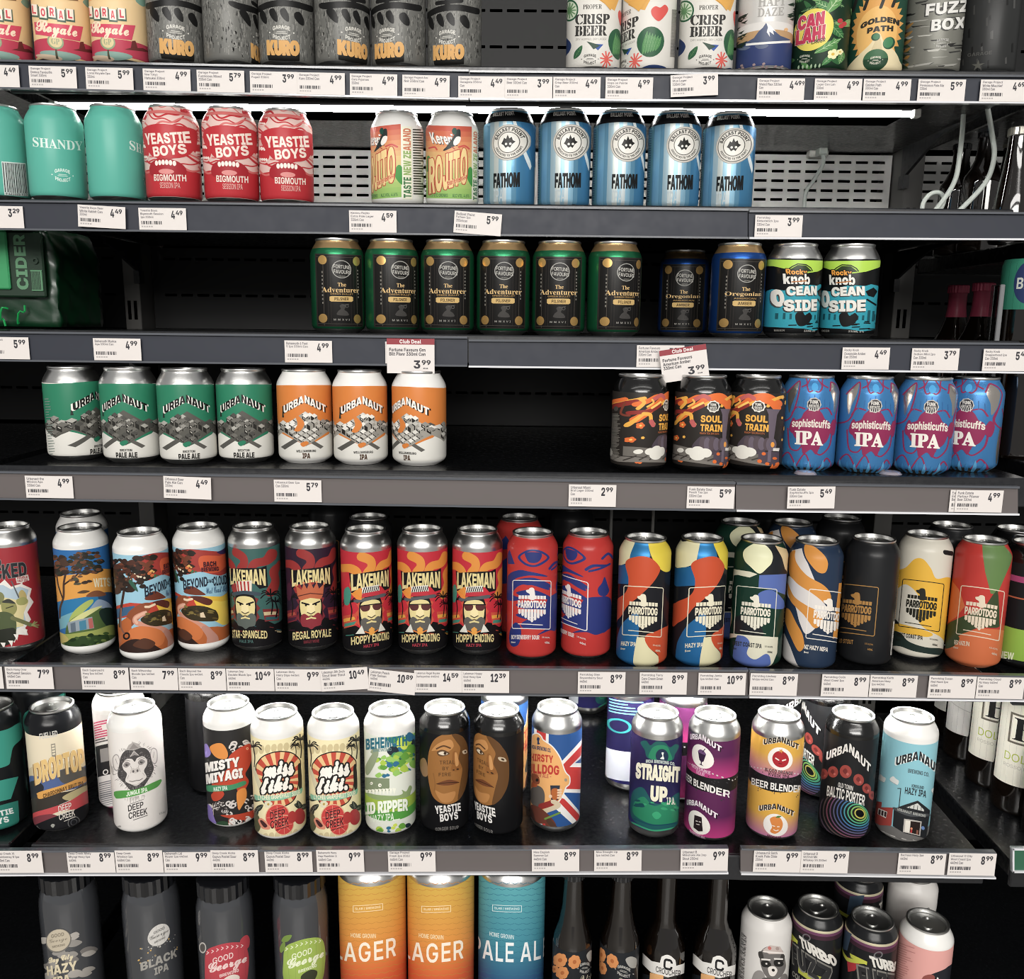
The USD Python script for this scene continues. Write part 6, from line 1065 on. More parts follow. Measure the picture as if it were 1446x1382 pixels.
BACK = [(5, 'wits', 117, 1.215, 20, 'white-necked can half hidden behind the orange sky can'), (5, 'blackstout', 468, 1.33, 0, 'dark can far back behind the crowned-head can'), (5, 'blackstout', 521, 1.215, 10, 'dark can rim just behind the left sunglassed-head can'), (5, 'boysen', 733, 1.225, 30, 'red can in shadow behind the frontal blue-eye can'), (5, 'blackstout', 806, 1.31, 0, 'dark can deep behind the turned red can'),
 (5, 'wcoast', 1044, 1.215, 20, 'dark green can rim right behind the cream-and-blue blob can'), (5, 'orangenavy', 1118, 1.215, 0, 'dark can rim between the green blob and navy swirl cans'), (5, 'blackstout', 1186, 1.25, 30, 'dark can behind and left of the matte black can'), (5, 'blackstout', 1342, 1.21, 0, 'dark can between and behind the two rightmost fifth-shelf cans'), (5, 'blackstout', 1085, 1.33, 0, 'dark can deep behind the navy swirl can')]
for r, k, px, Y, rot, lb in BACK: place_can(r, k, px, 760, rot, lb, Y=Y, pmid=760)
for k, px, by, rot, lb in (('backlabel', 172, 1142, 0, 'white can with pink print half hidden behind the chimpanzee can'), ('facecan', 299, 1120, 180, 'dark can behind and left of the koi fish can'), ('tealblack', 60, 1120, 40, 'black and teal can behind the gold-lettered landscape can'), ('bulldog', 712, 1128, 150, 'flag can standing behind the turned painted-face can'), ('straight', 832, 1008, 90, 'silver-bottomed can far back near the middle of the sixth shelf'), ('straight', 889, 1117, 128, 'purple can with white barcode behind the big cream lettering can'), ('blend_purple', 962, 1130, 100, 'pink can glowing behind the purple lettered can'), ('baltic', 1128, 1107, 40, 'moon-pattern black can behind the yellow to pink can'), ('baltic', 1163, 1128, -60, 'moon-pattern black can directly behind the rainbow ring can')):
    place_can(6, k, px, by, rot, lb)
for k, px, Y, rot, lb in (('slab_lager', 527, 1.075, 0, 'tall orange to yellow can, left of two on bottom shelf'), ('slab_lager', 622.7, 1.075, 0, 'tall orange to yellow can touching the tall blue can'), ('slab_pale', 722, 1.078, 0, 'tall teal to navy can on bottom shelf'), ('raccoon', 1081, 1.08, 0, 'white can with a raccoon drawing on bottom shelf'), ('turbo', 1153, 1.085, -40, 'black can with yellow stripes beside the raccoon can'), ('turbo', 1229, 1.062, 0, 'black can with yellow stripes beside the pink can'), ('pinkcan', 1308, 1.058, 0, 'pink can with white neck at right of bottom shelf'), ('raccoon', 1282, 1.165, 90, 'white can in shadow behind the pink can'), ('turbo', 1206, 1.165, 60, 'dark can half hidden behind the two yellow-striped cans')):
    place_can(7, k, px, 1390, rot, lb, Y=Y, pmid=1320)
zg = DECK[5]-.004
for px, Y, lb in ((1446, 1.13, 'black can with lime green foot at right photo edge'), (1424, 1.21, 'black can with lime green foot behind the red and olive can')): X = max(at_y(px, 850, Y)[0], XR+.03+.036); PLAN.append([5, 'greenlab', X, Y, zg, 0, lb, None, px])
settle()
# ================================================================ bottles
def label_art(H, R, f):
    a = Art(H, R); f(a); return a
def wrap_label(name, t, H, R, prof, f, mat=INK):
    a = Art(H, R); f(a); V, F, N, C, S = skin(a, prof); raw(name, V, F, mat, t, N, C, S)
def bottle(label, loc, prof, glass, capz, capr, name='beer_bottle', cap=None, cat_='bottle', lab=None, H=200, R=30, rz=0, group=None):
    t = thing(name, label, cat_, loc, rz, group)
    m = lathe([(0, 2)]+[(r, z) for z, r in prof], 48); m.apply_scale(.001); obj('body', m, glass, t)
    c = lathe([(0, capz[1]), (capr*.9, capz[1]), (capr, capz[1]-1.2)]+[(capr, capz[0]+.6), (capr*.97, capz[0]), (capr*.8, capz[0])], 42)
    v = c.vertices.copy(); r = np.hypot(v[:, 0], v[:, 1]); th = np.arctan2(v[:, 1], v[:, 0]); k = np.where((r > capr*.96), 1+.025*np.sign(np.sin(th*21)), 1); c.vertices[:, :2] = v[:, :2]*k[:, None]; c.apply_scale(.001); obj('cap', c, cap or CAP_M, t, smooth=20)
    if lab: wrap_label('label', t, H, R, prof, lab)
    return t
# squeezed-shoulder plastic flagons on the bottom shelf
def g_plain(a, px): pass
def pet_label(kind):
    def f(a):
        a.H = 207; a.fr(185, 425, 265, 886, 7)
        if kind == 0:
            blob_scene(a, 3, 26, (190, 430, 380, 620), ['8f8b86', 'a9a49d', '77736f'], (18, 34)); a.C(266, 445, 52, '6d6a64'); a.C(266, 443, 48, 'b8ad98'); a.T_('GOOD', (240, 412, 292, 428), '7d7566', 'h'); a.T_('George', (230, 432, 302, 456), '7d7566', 'c'); a.T_('BREWING', (240, 462, 292, 472), '7d7566', 'h'); a.T_('Day City', (220, 512, 318, 545), 'd3c7a8', 'c', bold=1); a.T_('HAZY', (205, 548, 330, 590), 'd3c7a8', 'b'); a.T_('IPA', (230, 600, 300, 640), 'd3c7a8', 'b')
        elif kind == 1:
            q = random.Random(4); a.C(300, 432, 46, 'c9c6c1'); a.T_('GOOD', (278, 406, 324, 418), '6b6966', 'h', dy=-6); a.T_('George', (262, 420, 340, 446), '4b4947', 'c', dy=-8); a.T_('BREWING', (278, 450, 324, 459), '6b6966', 'h', dy=-6)
            for k in range(34): a.C(q.uniform(210, 400), q.uniform(460, 530), q.uniform(1.5, 4), q.choice(['b5b2ac', 'c9a25a', '8f8d88'])); a.ops.pop()
            a.ops.append(None); a.T_('BLACK', (222, 522, 374, 560), '9a9791', 'b'); a.T_('IPA', (270, 568, 330, 600), '9a9791', 'b')
        else:
            c, d = (('b5404a', 'e3c4c0'), ('96b04a', 'dfe6c4'))[kind-2]; a.S([(212, 520), (222, 450), (262, 432), (320, 430), (372, 446), (392, 490), (392, 560), (370, 640), (300, 670), (230, 640), (210, 580)], c)
            if kind == 2: a.S([(360, 440), (372, 420), (392, 416), (402, 440), (396, 470), (376, 478)], c); a.C(208, 432, 15, 'b9b4ae', 24); a.C(208, 432, 11, '55524f', 18)
            else: leaf(a, 210, 420, 250, 400, 14, '6f8a3c'); leaf(a, 206, 470, 220, 420, 10, '6f8a3c')
            for k in range(8): x = 228+k*20; a.L([(x-5, 452-abs(k-3.5)*-3), (x+4, 446-abs(k-3.5)*-3), (x-3, 440-abs(k-3.5)*-3)], 3, d)
            a.T_('GOOD', (246, 478, 330, 504), d, 'm', dy=-10); a.T_('George', (228, 498, 384, 556), d, 'c', dy=-14, bold=1.5); a.T_('BREWING', (270, 556, 350, 570), d, 'h', dy=-8); a.S([(280, 590), (320, 572), (352, 590), (330, 630), (290, 630)], '3a3f2c' if kind == 3 else 'dccfc4')
    return f
PET = [(0, 30), (4, 35.5), (110, 36), (170, 36.5), (190, 35.5), (200, 33), (207, 31)]
for i, (px, Y, lb) in enumerate(((100, 1.055, 'smoky plastic flagon with beige round badge and black cap'), (215, 1.055, 'smoky plastic flagon with white round badge and black cap'), (318, 1.045, 'plastic flagon with red apple-shaped label'), (425, 1.055, 'plastic flagon with lime green apple-shaped label'))):
    X = at_y(px, 1300, Y)[0]; rot = (-8, 14, 0, 8)[i]
    bottle(lb, (X, Y, DECK[7]+.0004), PET, PET_M, (207, 229), 32.5, 'plastic_flagon', cat_='bottle', lab=pet_label(i), H=207, R=36, rz=-math.degrees(math.atan2(X, Y))+rot)
GAR = [(0, 23), (4, 26), (135, 26), (146, 24.5), (168, 18), (190, 14.6), (225, 12.8), (236, 12.4)]
def gar_label(a):
    a.band(10, 137, '1f2226'); a.fr(900, 1075, None, 833, 7); C1 = 'c9834a'
    for x, y, r in ((925, 494, 26), (985, 503, 26), (935, 545, 24), (1130, 484, 22), (860, 520, 24), (905, 530, 14), (1040, 620, 22), (930, 640, 26)): flower(a, x, y, r, C1, 'a8602f', 7)
    a.S([(1040, 480), (1060, 462), (1078, 470), (1074, 500), (1056, 506)], '9d9a94'); a.L([(1080, 500), (1090, 560), (1078, 600)], 8, '77746f', sm=True); garage(a, 1034, 528, 60, 'b5b3ad'); a.T_('Petit', (1010, 556, 1072, 596), 'c9c4a8', 'c', dy=-10); a.T_('Petal', (960, 600, 1060, 640), 'c9c4a8', 'c', dy=-10)
def cro_label(a):
    a.fr(15, 190, None, 708, 7); a.P([(-90, 420), (20, 424), (60, 446), (95, 446), (100, 424), (116, 416), (140, 416), (156, 426), (160, 446), (195, 430), (320, 420), (320, 470), (190, 470), (130, 494), (60, 488), (15, 462), (-90, 470)], 'd9d7d2'); a.C(128, 446, 30, 'd9d7d2', 32)
    a.frame(114, 431, 142, 463, 8, '1c1d1f', 8); a.R_(136, 441, 148, 453, 'd9d7d2'); a.T_('CROUCHER', (80, 464, 178, 486), '3a3a3a', 'm', arch=-4); a.R_(56, 490, 112, 530, 'd9a46a'); a.R_(-20, 500, 240, 640, '1d2024'); a.R_(56, 500, 112, 540, 'd9a46a')
CRO = [(0, 26), (4, 28.5), (108, 28.5), (118, 27.5), (132, 22.5), (141, 20), (145, 17), (158, 14.2), (236, 13.2)]
for px, Y, P_, f, H, lb, rot in ((808, 1.05, GAR, gar_label, 236, 'dark slim bottle with apricot flowers, left of two', 10), (875, 1.05, GAR, gar_label, 236, 'dark slim bottle with apricot flowers, right of two', -18), (938, 1.072, CRO, cro_label, 236, 'dark bottle with white curved neck label, left of two', -4), (1010, 1.072, CRO, cro_label, 236, 'dark bottle with white curved neck label beside the raccoon can', -2)):
    X = at_y(px, 1330, Y)[0]; bottle(lb, (X, Y, DECK[7]+.0004), P_, GLASS_B, (230, 240), 14.6, lab=f, H=H, R=P_[2][1], rz=-math.degrees(math.atan2(X, Y))+rot, cap=CAP_M)
# brown beer bottles in the right-hand bay, seen past the second shelf
BB = [(0, 27), (4, 30.3), (132, 30.5), (146, 29), (160, 22), (178, 15.5), (196, 13.2), (214, 12.8), (218, 13.6), (224, 13.2)]
zb = DECK[2]-.035
for px, Y, h, lb in ((1354, 1.40, .160, 'brown bottle with dark crown cap, left of the three at back'), (1388, 1.34, .166, 'brown bottle with dark crown cap between the two other back ones'), (1424, 1.42, .168, 'brown bottle with grey crown cap behind the nearest bottle')):
    X = at_y(px, 260, Y)[0]; bottle(lb, (X, Y, zb+.0004), [(z*h/.228, r*.9) for z, r in BB], GLASS_B, (219*h/.228, 219*h/.228+9), 12.8, cap=FOIL_M if 'grey' in lb else CAP_M)
X = at_y(1434, 240, 1.19)[0]; bottle('tall brown bottle with pale crown cap, nearest at right edge of second shelf', (X, 1.19, zb+.0004), [(0, 22), (3, 24), (30, 24.5), (60, 20), (90, 15), (115, 12.4), (130, 11.8), (134, 12.4)], GLASS_B, (132, 142), 13.2, cap=FOIL_M)
# dark bottles with pink capsules behind the third shelf's bracket
zc = DECK[3]-.15
def pink_cap(a): a.band(182, 223, '8a3046', ro=.5)
for px, Y, lb in ((1337, 1.39, 'dark bottle with a dull pink capsule, left of two in shadow'), (1370, 1.315, 'dark bottle with a dull pink capsule, right of two in shadow')):
    X = max(at_y(px, 420, Y)[0], XR+.03+.032); t = bottle(lb, (X, Y, zc+.0004), [(z*1.0, r) for z, r in BB], GLASS_B, (218, 230), 15, cap=simple('pink_foil_%d' % px, 'a03a52', .5, .1)); wrap_label('capsule', t, 233, 30.5, [(z*1.0, r) for z, r in BB], pink_cap)
# dark bottle with a teal label at the far right of the third shelf
z1, z0 = [(at_y(1446, y, 1.13)[2]-zc)*1000 for y in (364, 437)]
def teal_label(a): a.band(z0, z1, '2a7a62', ro=.5); a.ops.append((affinity.scale(Point(2, (z0+z1)/2+2).buffer(1, 10), 18, (z1-z0)*.42), lin('26345c'), 0, .5)); a.ops.append(None); [a.ops.append((g, lin('b9bdb5'), 0, .5)) for q in text_box('BEER', (-12, -((z0+z1)/2+8), 22, -((z0+z1)/2-6)), 'h') for g in polys(affinity.scale(q, 1, -1, origin=(0, 0)))]; a.ops.append(None)
X = at_y(1462, 400, 1.16)[0]; bottle('dark round tub with teal label and navy shield, cut by right photo edge', (X, 1.165, zc+.0004), [(0, 33), (4, 37), (z1-8, 37), (z1-1, 35)], GLASS_B, (z1-2, z1), 34, 'drinks_tub', cat_='tub', lab=teal_label, H=z1, R=37, rz=-math.degrees(math.atan2(X, 1.165))-10)
# clear upright divider
a0 = at_y(1409, 455, 1.16); X = a0[0]; t = thing('acrylic_divider', 'clear upright acrylic shelf divider at right of third shelf', 'divider', (X, 1.16, zc+.0005), 0)
obj('blade', bbx(-.002, .002, 0, .022, 0, .22, .001), usdkit.material(stage, '/World/Looks/clear_acrylic', {'t': ('transparent_bsdf', {'color': (.75, .77, .77)}), 'g': ('glossy_bsdf', {'roughness': .1}), 'f': ('fresnel', {'IOR': 1.49}), 'm': ('mix_closure', {})}, [('f.fac', 'm.fac'), ('t.BSDF', 'm.closure1'), ('g.BSDF', 'm.closure2')], surface='m.closure'), t); obj('front_edge', bbx(-.003, .003, -.004, 0, 0, .22, .001), simple('acrylic_edge', '77787a', .2), t)
# wine bottles standing on the right-hand bay's sixth shelf
WB = [(0, 31), (3, 34), (8, 34.9), (120, 35), (168, 35), (180, 31), (186, 24), (190, 17), (194, 14.6)]
def wine_label(kind):
    def f(a):
        a.rough = .5; a.fr(900, 1110, None, 760, 6); W = 'e6e2d2' if kind else 'dedbd6'; U = 37.5
        a.ops.append((box(-56, 45, 56, 164).buffer(0), lin(W), 0, .5)); a.ops.append(None)
        tx = lambda s, b, c, f_='h', **k: ([a.ops.append((g, lin(c), 0, .5)) for q in text_box(s, (b[0], -b[3], b[2], -b[1]), f_, **k) for g in polys(affinity.scale(q, 1, -1, origin=(0, 0)))], a.ops.append(None))
        if kind: tx('B', (-30, 112, 0, 144), '1b1b1b', 's'); a.ops.append((box(-36, 106, 6, 150).difference(box(-33, 109, 3, 147)), lin('6a6456'), 0, .5)); a.ops.append(None); tx('DOLCE', (-38, 80, 10, 92), 'a8b83c', 'r'); tx('ROSSO NOVO', (-38, 70, 8, 75), 'b5b0a0', 'r')
        else: tx('AMARELA', (-60, 146, -10, 156), '9d9a94', 'r'); a.ops.append((Polygon([(-14, 62), (-2, 62), (-2, 84), (-6, 92), (-6, 106), (-10, 106), (-10, 92), (-14, 84)]), lin('2c2a28'), 0, .5)); a.ops.append(None); [a.ops.append((LineString([(-58, 130-q*18), (-10, 120-q*18)]).buffer(.6), lin('b9b6b0'), 0, .5)) for q in range(3)]; a.ops.append(None)
    return f
zw = DECK[6]-.004; PREV = None
for i, (px, yb, kd, lb) in enumerate(((1342, 1010, 0, 'dark wine bottle farthest back in the row at right'), (1363, 1042, 0, 'wine bottle whose white label shows a small bottle drawing'), (1401, 1078, 1, 'wine bottle with cream label, third from the front at right'), (1437, 1109, 1, 'wine bottle with cream label, second from the front at right'), (1478, 1140, 1, 'wine bottle with cream label cut by the right photo edge'))):
    Y = at_z(px, yb, zw+.045)[1]+.035; X = max(at_y(px, 1070, Y)[0], XR+.03+.039)
    while PREV and math.hypot(X-PREV[0], Y-PREV[1]) < .0735: Y -= .001
    PREV = (X, Y)
    bottle(lb, (X, Y, zw+.0004), WB, GLASS_B, (190, 200), 15.5, 'wine_bottle', lab=wine_label(kd), H=223, R=35, rz=-math.degrees(math.atan2(X, Y))+24, cap=CAP_M)
# green shrink-wrapped cider pack in the left-hand bay
X0 = at_y(2, 400, 1.24)[0]; zp = DECK[3]; t = thing('cider_pack', 'bottle pack in crumpled green film behind the third shelf at left edge', 'multipack', (-.735, 1.30, zp+.0006), 0)
FILM = simple('green_film', '07301a', .4, 0, {'coat_weight': .3, 'coat_roughness': .15}); GR = simple('green_panel', '3a9a62', .5); GP = simple('green_print', '5f8f6c', .5); GD = simple('dark_green_print', '15301f', .5)
m = trimesh.creation.box((.20, .13, .132)); m = m.subdivide().subdivide().subdivide().subdivide(); v = m.vertices.copy(); 
import meshkit
q = meshkit.fbm(v*55+9, 3, 2)-.5; v[:, 0] += q*.012; v[:, 1] += (meshkit.fbm(v*70+3, 3, 5)-.5)*.012; v[:, 0] *= 1-.1*(v[:, 2] > .03)*(v[:, 2]-.03)/.036; m.vertices = v; m.apply_translation((0, 0, .0685)); obj('film_wrap', m, FILM, t, smooth=True)
a_ = [affinity.translate(g, .082, .09) for g in (Point(0, 0).buffer(.0045, 6).difference(Point(0, 0).buffer(.002, 6)),)]+[box(.0745+i*.002, .052, .0757+i*.002, .076) for i in range(7)]; V, F = flat(a_, .0818); raw('info_print', V, F, GD, t)
obj('side_panel', bbx(-.06, .092, -.079, -.073, .042, .128, .002), GD, t); obj('bright_panel', bbx(-.06, .047, -.084, -.079, .052, .128, .002), GR, t); obj('info_panel', bbx(.074, .09, -.0815, -.079, .050, .078, .001), GP, t)
gs = [affinity.translate(affinity.rotate(g, 90, origin=(0, 0)), .070, .052) for g in [affinity.scale(x, 1, -1, origin=(0, 0)) for x in text_box('CIDER', (0, -.016, .072, 0), 'b')]]; V, F = flat(gs, .0795); raw('word_print', V, F, GP, t)
for k in range(5): p = np.array([(-.035+k*.022+.006*math.sin(s*2+k), -.076-.004*math.sin(3*s+k), .004+.012*s+.004*math.sin(5*s+k*2)) for s in np.linspace(0, 2.2, 9)]); obj('film_glint', tube(p, .0014, 6), simple('bright_green_glint_%d' % k, '1f9a50', .1, 0, {'coat_weight': 1.0}), t)  # bright green tubes painted in as glints on the crumpled film

# ================================================================ cords, rods, plug
def cord(label, pts, Y, r=.0032, Yv=None):
    t = thing('power_cord', label, 'cord'); P = [at_y(x, y, (Yv[i] if Yv else Y)) for i, (x, y) in enumerate(pts)]
    obj('cable', tube(spline(P, 8), r, 10), CORD_M, t); return t
t = cord('pale cord hanging from a white plug against the slotted panel', [(1162, 214), (1162, 232), (1148, 256), (1138, 272), (1135, 300)], 1.485); p = at_y(1162, 206, 1.485)
obj('plug', bbx(p[0]-.007, p[0]+.007, 1.478, 1.4995, p[2]-.014, p[2]+.006, .002), CORD_M, t); obj('socket_plate', bbx(p[0]-.0155, p[0]+.0155, 1.5, 1.5185, p[2]-.014, p[2]+.017, .002), PLASTIC_W, t)
cord('pale cord hanging in front of the leftmost brown bottle', [(1361, 150), (1359, 185), (1355, 220), (1350, 250), (1338, 274), (1318, 300)], 1.25)
cord('pale cord crossing in front of the middle brown bottle', [(1394, 150), (1401, 190), (1404, 220), (1396, 250), (1380, 272), (1352, 300)], 1.22)
cord('short loop of pale cord lying by the cord ends', [(1302, 300), (1304, 286), (1314, 274), (1326, 272), (1333, 280), (1330, 292), (1322, 300)], 1.27, .003)
for px, lb in ((863, 'thin pale upright rod above the turned red can'), (922, 'thin pale upright rod above the orange pattern can')):
    p = at_y(px, 740, 1.40); t = thing('divider_rod', lb, 'rod'); obj('rod', tube([(p[0], 1.40, DECK[5]+.0006), (p[0], 1.40, (DECK[5]+under(4))/2), (p[0], 1.40, under(4)-.0006)], .0026, 8), simple('pale_rod_%d' % px, 'b9b9b4', .3, .5), t)
for px in (1137, 1257): p = at_y(px, 668, 1.075); obj_t = thing('glue_pad', 'clear rounded shelf pad left of the %s blue and maroon can' % ('second' if px < 1200 else 'third'), 'pad', (at_z(px, 669, DECK[4])[0], at_z(px, 669, DECK[4])[1], DECK[4]+.0003)); obj('pad', lathe([(0, .0045), (.006, .0042), (.011, .003), (.0135, 0), (0, 0)], 24), simple('grey_pad_%d' % px, '8d8892', .15, 0, {'coat_weight': 1.0}), obj_t)

# ================================================================ price tickets
TXT_M = simple('ticket_print_grey', '56535a', .6); PRC_M = simple('ticket_price_ink', '2c2b31', .6); RED_M = simple('ticket_red_band', '8a2430', .5); BW_M = simple('ticket_white_print', 'e9e2df', .5)
_bar = {}
def barcode(seed, x0, x1, y0, y1):
    q = random.Random(seed); out = []; x = x0
    while x < x1: w = q.choice((.006, .011, .018, .024)); out.append(box(x, y0, min(x+w, x1), y1)); x += w+q.choice((.006, .01, .018))
    return out
def tbox(s, x0, y0, x1, y1, f='m', W=1, H=1, simp=0):
    "text in ticket fractions (x right, y down) to (x, z) metres about the centre"
    gs = text_box(s, (x0, y0, x1, y1), f); return [shapely.transform(g, lambda p: np.stack([(p[:, 0]-.5)*W, (.5-p[:, 1])*H], 1)).simplify(simp) for g in gs]
NT = [0]; SEEN = {}
def ticket(row, x0, price, lines, tilt=0, dy=0, w=67, h=31, dx_y=0, extra=None, sub=None, y=None):
    NT[0] += 1; seg = [s for s in CH[row] if s[0][0] <= x0+w/2 <= s[1][0]] or CH[row][-1:]; (xa, ta, ba), (xb, tb, bb) = seg[0]; xc = x0+w/2; s = (xc-xa)/(xb-xa); yt, yb = ta+(tb-ta)*s, ba+(bb-ba)*s
    yc = (y if y is not None else yb-h/2-.5)+dy; Yt = FRONT[row]-.0082-(.0012*(NT[0] % 2))-(.002 if tilt else 0); c = at_y(xc, yc, Yt); e = at_y(xc+20, yc+20*(tb-ta)/(xb-xa), Yt); g = math.degrees(math.atan2(c[2]-e[2], e[0]-c[0]))-tilt
    W = np.linalg.norm(at_y(xc+w/2, yc, Yt)-at_y(xc-w/2, yc, Yt)); Hh = np.linalg.norm(at_y(xc, yc+h/2, Yt)-at_y(xc, yc-h/2, Yt))
    near = min((q for q in SHORT if q[0] == row), key=lambda q: abs(q[1]-xc)) if [q for q in SHORT if q[0] == row] else None
    lab = LABELS.pop(0)
    t = thing('price_ticket', lab, 'price ticket', c); UsdGeom.Xformable(t).AddRotateYOp().Set(g)
    obj('card', bbx(-W/2, W/2, 0, .0006, -Hh/2, Hh/2, .0001), PAPER, t, smooth=False); th = .00012
    if extra: extra(t, W, Hh)
    else:
        if price:
            a, b = price.split('.'); k = .075*len(a); gs = tbox(a, .76-k, .12, .765, .5, 'b', W, Hh, .0001)+tbox(b, .785, .11, .93, .32, 'b', W, Hh, .0001)
            if sub: gs += tbox(sub, .945, .12, .99, .32, 'b', W, Hh, .0001)
            V, F = flat(gs, th); raw('price_print', V, F, PRC_M, t)
        gs = [];
        for i, l in enumerate(lines): gs += tbox(l, .04, .07+i*.15, .04+min(.5, .030*len(l)), .19+i*.15, 'm', W, Hh, .00006)
        V, F = flat(gs, th); raw('product_print', V, F, TXT_M, t)
        to = lambda gg: [shapely.transform(x, lambda p: np.stack([(p[:, 0]-.5)*W, (.5-p[:, 1])*Hh], 1)) for x in gg]
        V, F = flat(to(barcode(NT[0], .05, .48, .60, .75)), th); raw('barcode', V, F, PRC_M, t)
        V, F = flat(to([box(.05+i*.05, .82, .085+i*.05, .88) for i in range(5)]), th); raw('code_print', V, F, simple('faint_print', 'a5a0a0', .6) if 'faint' not in globals() else globals()['faint'], t)
    return t
faint = simple('faint_print', 'a9a4a2', .6)
def club(l1, l2, price):
    def f(t, W, Hh):
        to = lambda gg: [shapely.transform(x, lambda p: np.stack([(p[:, 0]-.5)*W, (.5-p[:, 1])*Hh], 1)) for x in gg]
        V, F = flat(to([box(0, 0, 1, .17)]), .0001); raw('red_band', V, F, RED_M, t); V, F = flat(tbox('Club Deal', .27, .03, .72, .14, 'h', W, Hh, .0001), .0002); raw('band_print', V, F, BW_M, t)
        gs = []
        for i, l in enumerate(l1): gs += tbox(l, .05, .27+i*.12, .05+min(.76, .042*len(l)), .37+i*.12, 'h', W, Hh, .00006)
        V, F = flat(gs, .0001); raw('product_print', V, F, PRC_M, t); a, b = price.split('.'); V, F = flat(tbox(a, .56, .62, .70, .86, 'b', W, Hh, .0001)+tbox(b, .73, .61, .92, .75, 'b', W, Hh, .0001)+tbox('ea', .76, .83, .86, .87, 'm', W, Hh), .0001); raw('price_print', V, F, PRC_M, t)
    return f
G = 'Garage Project'
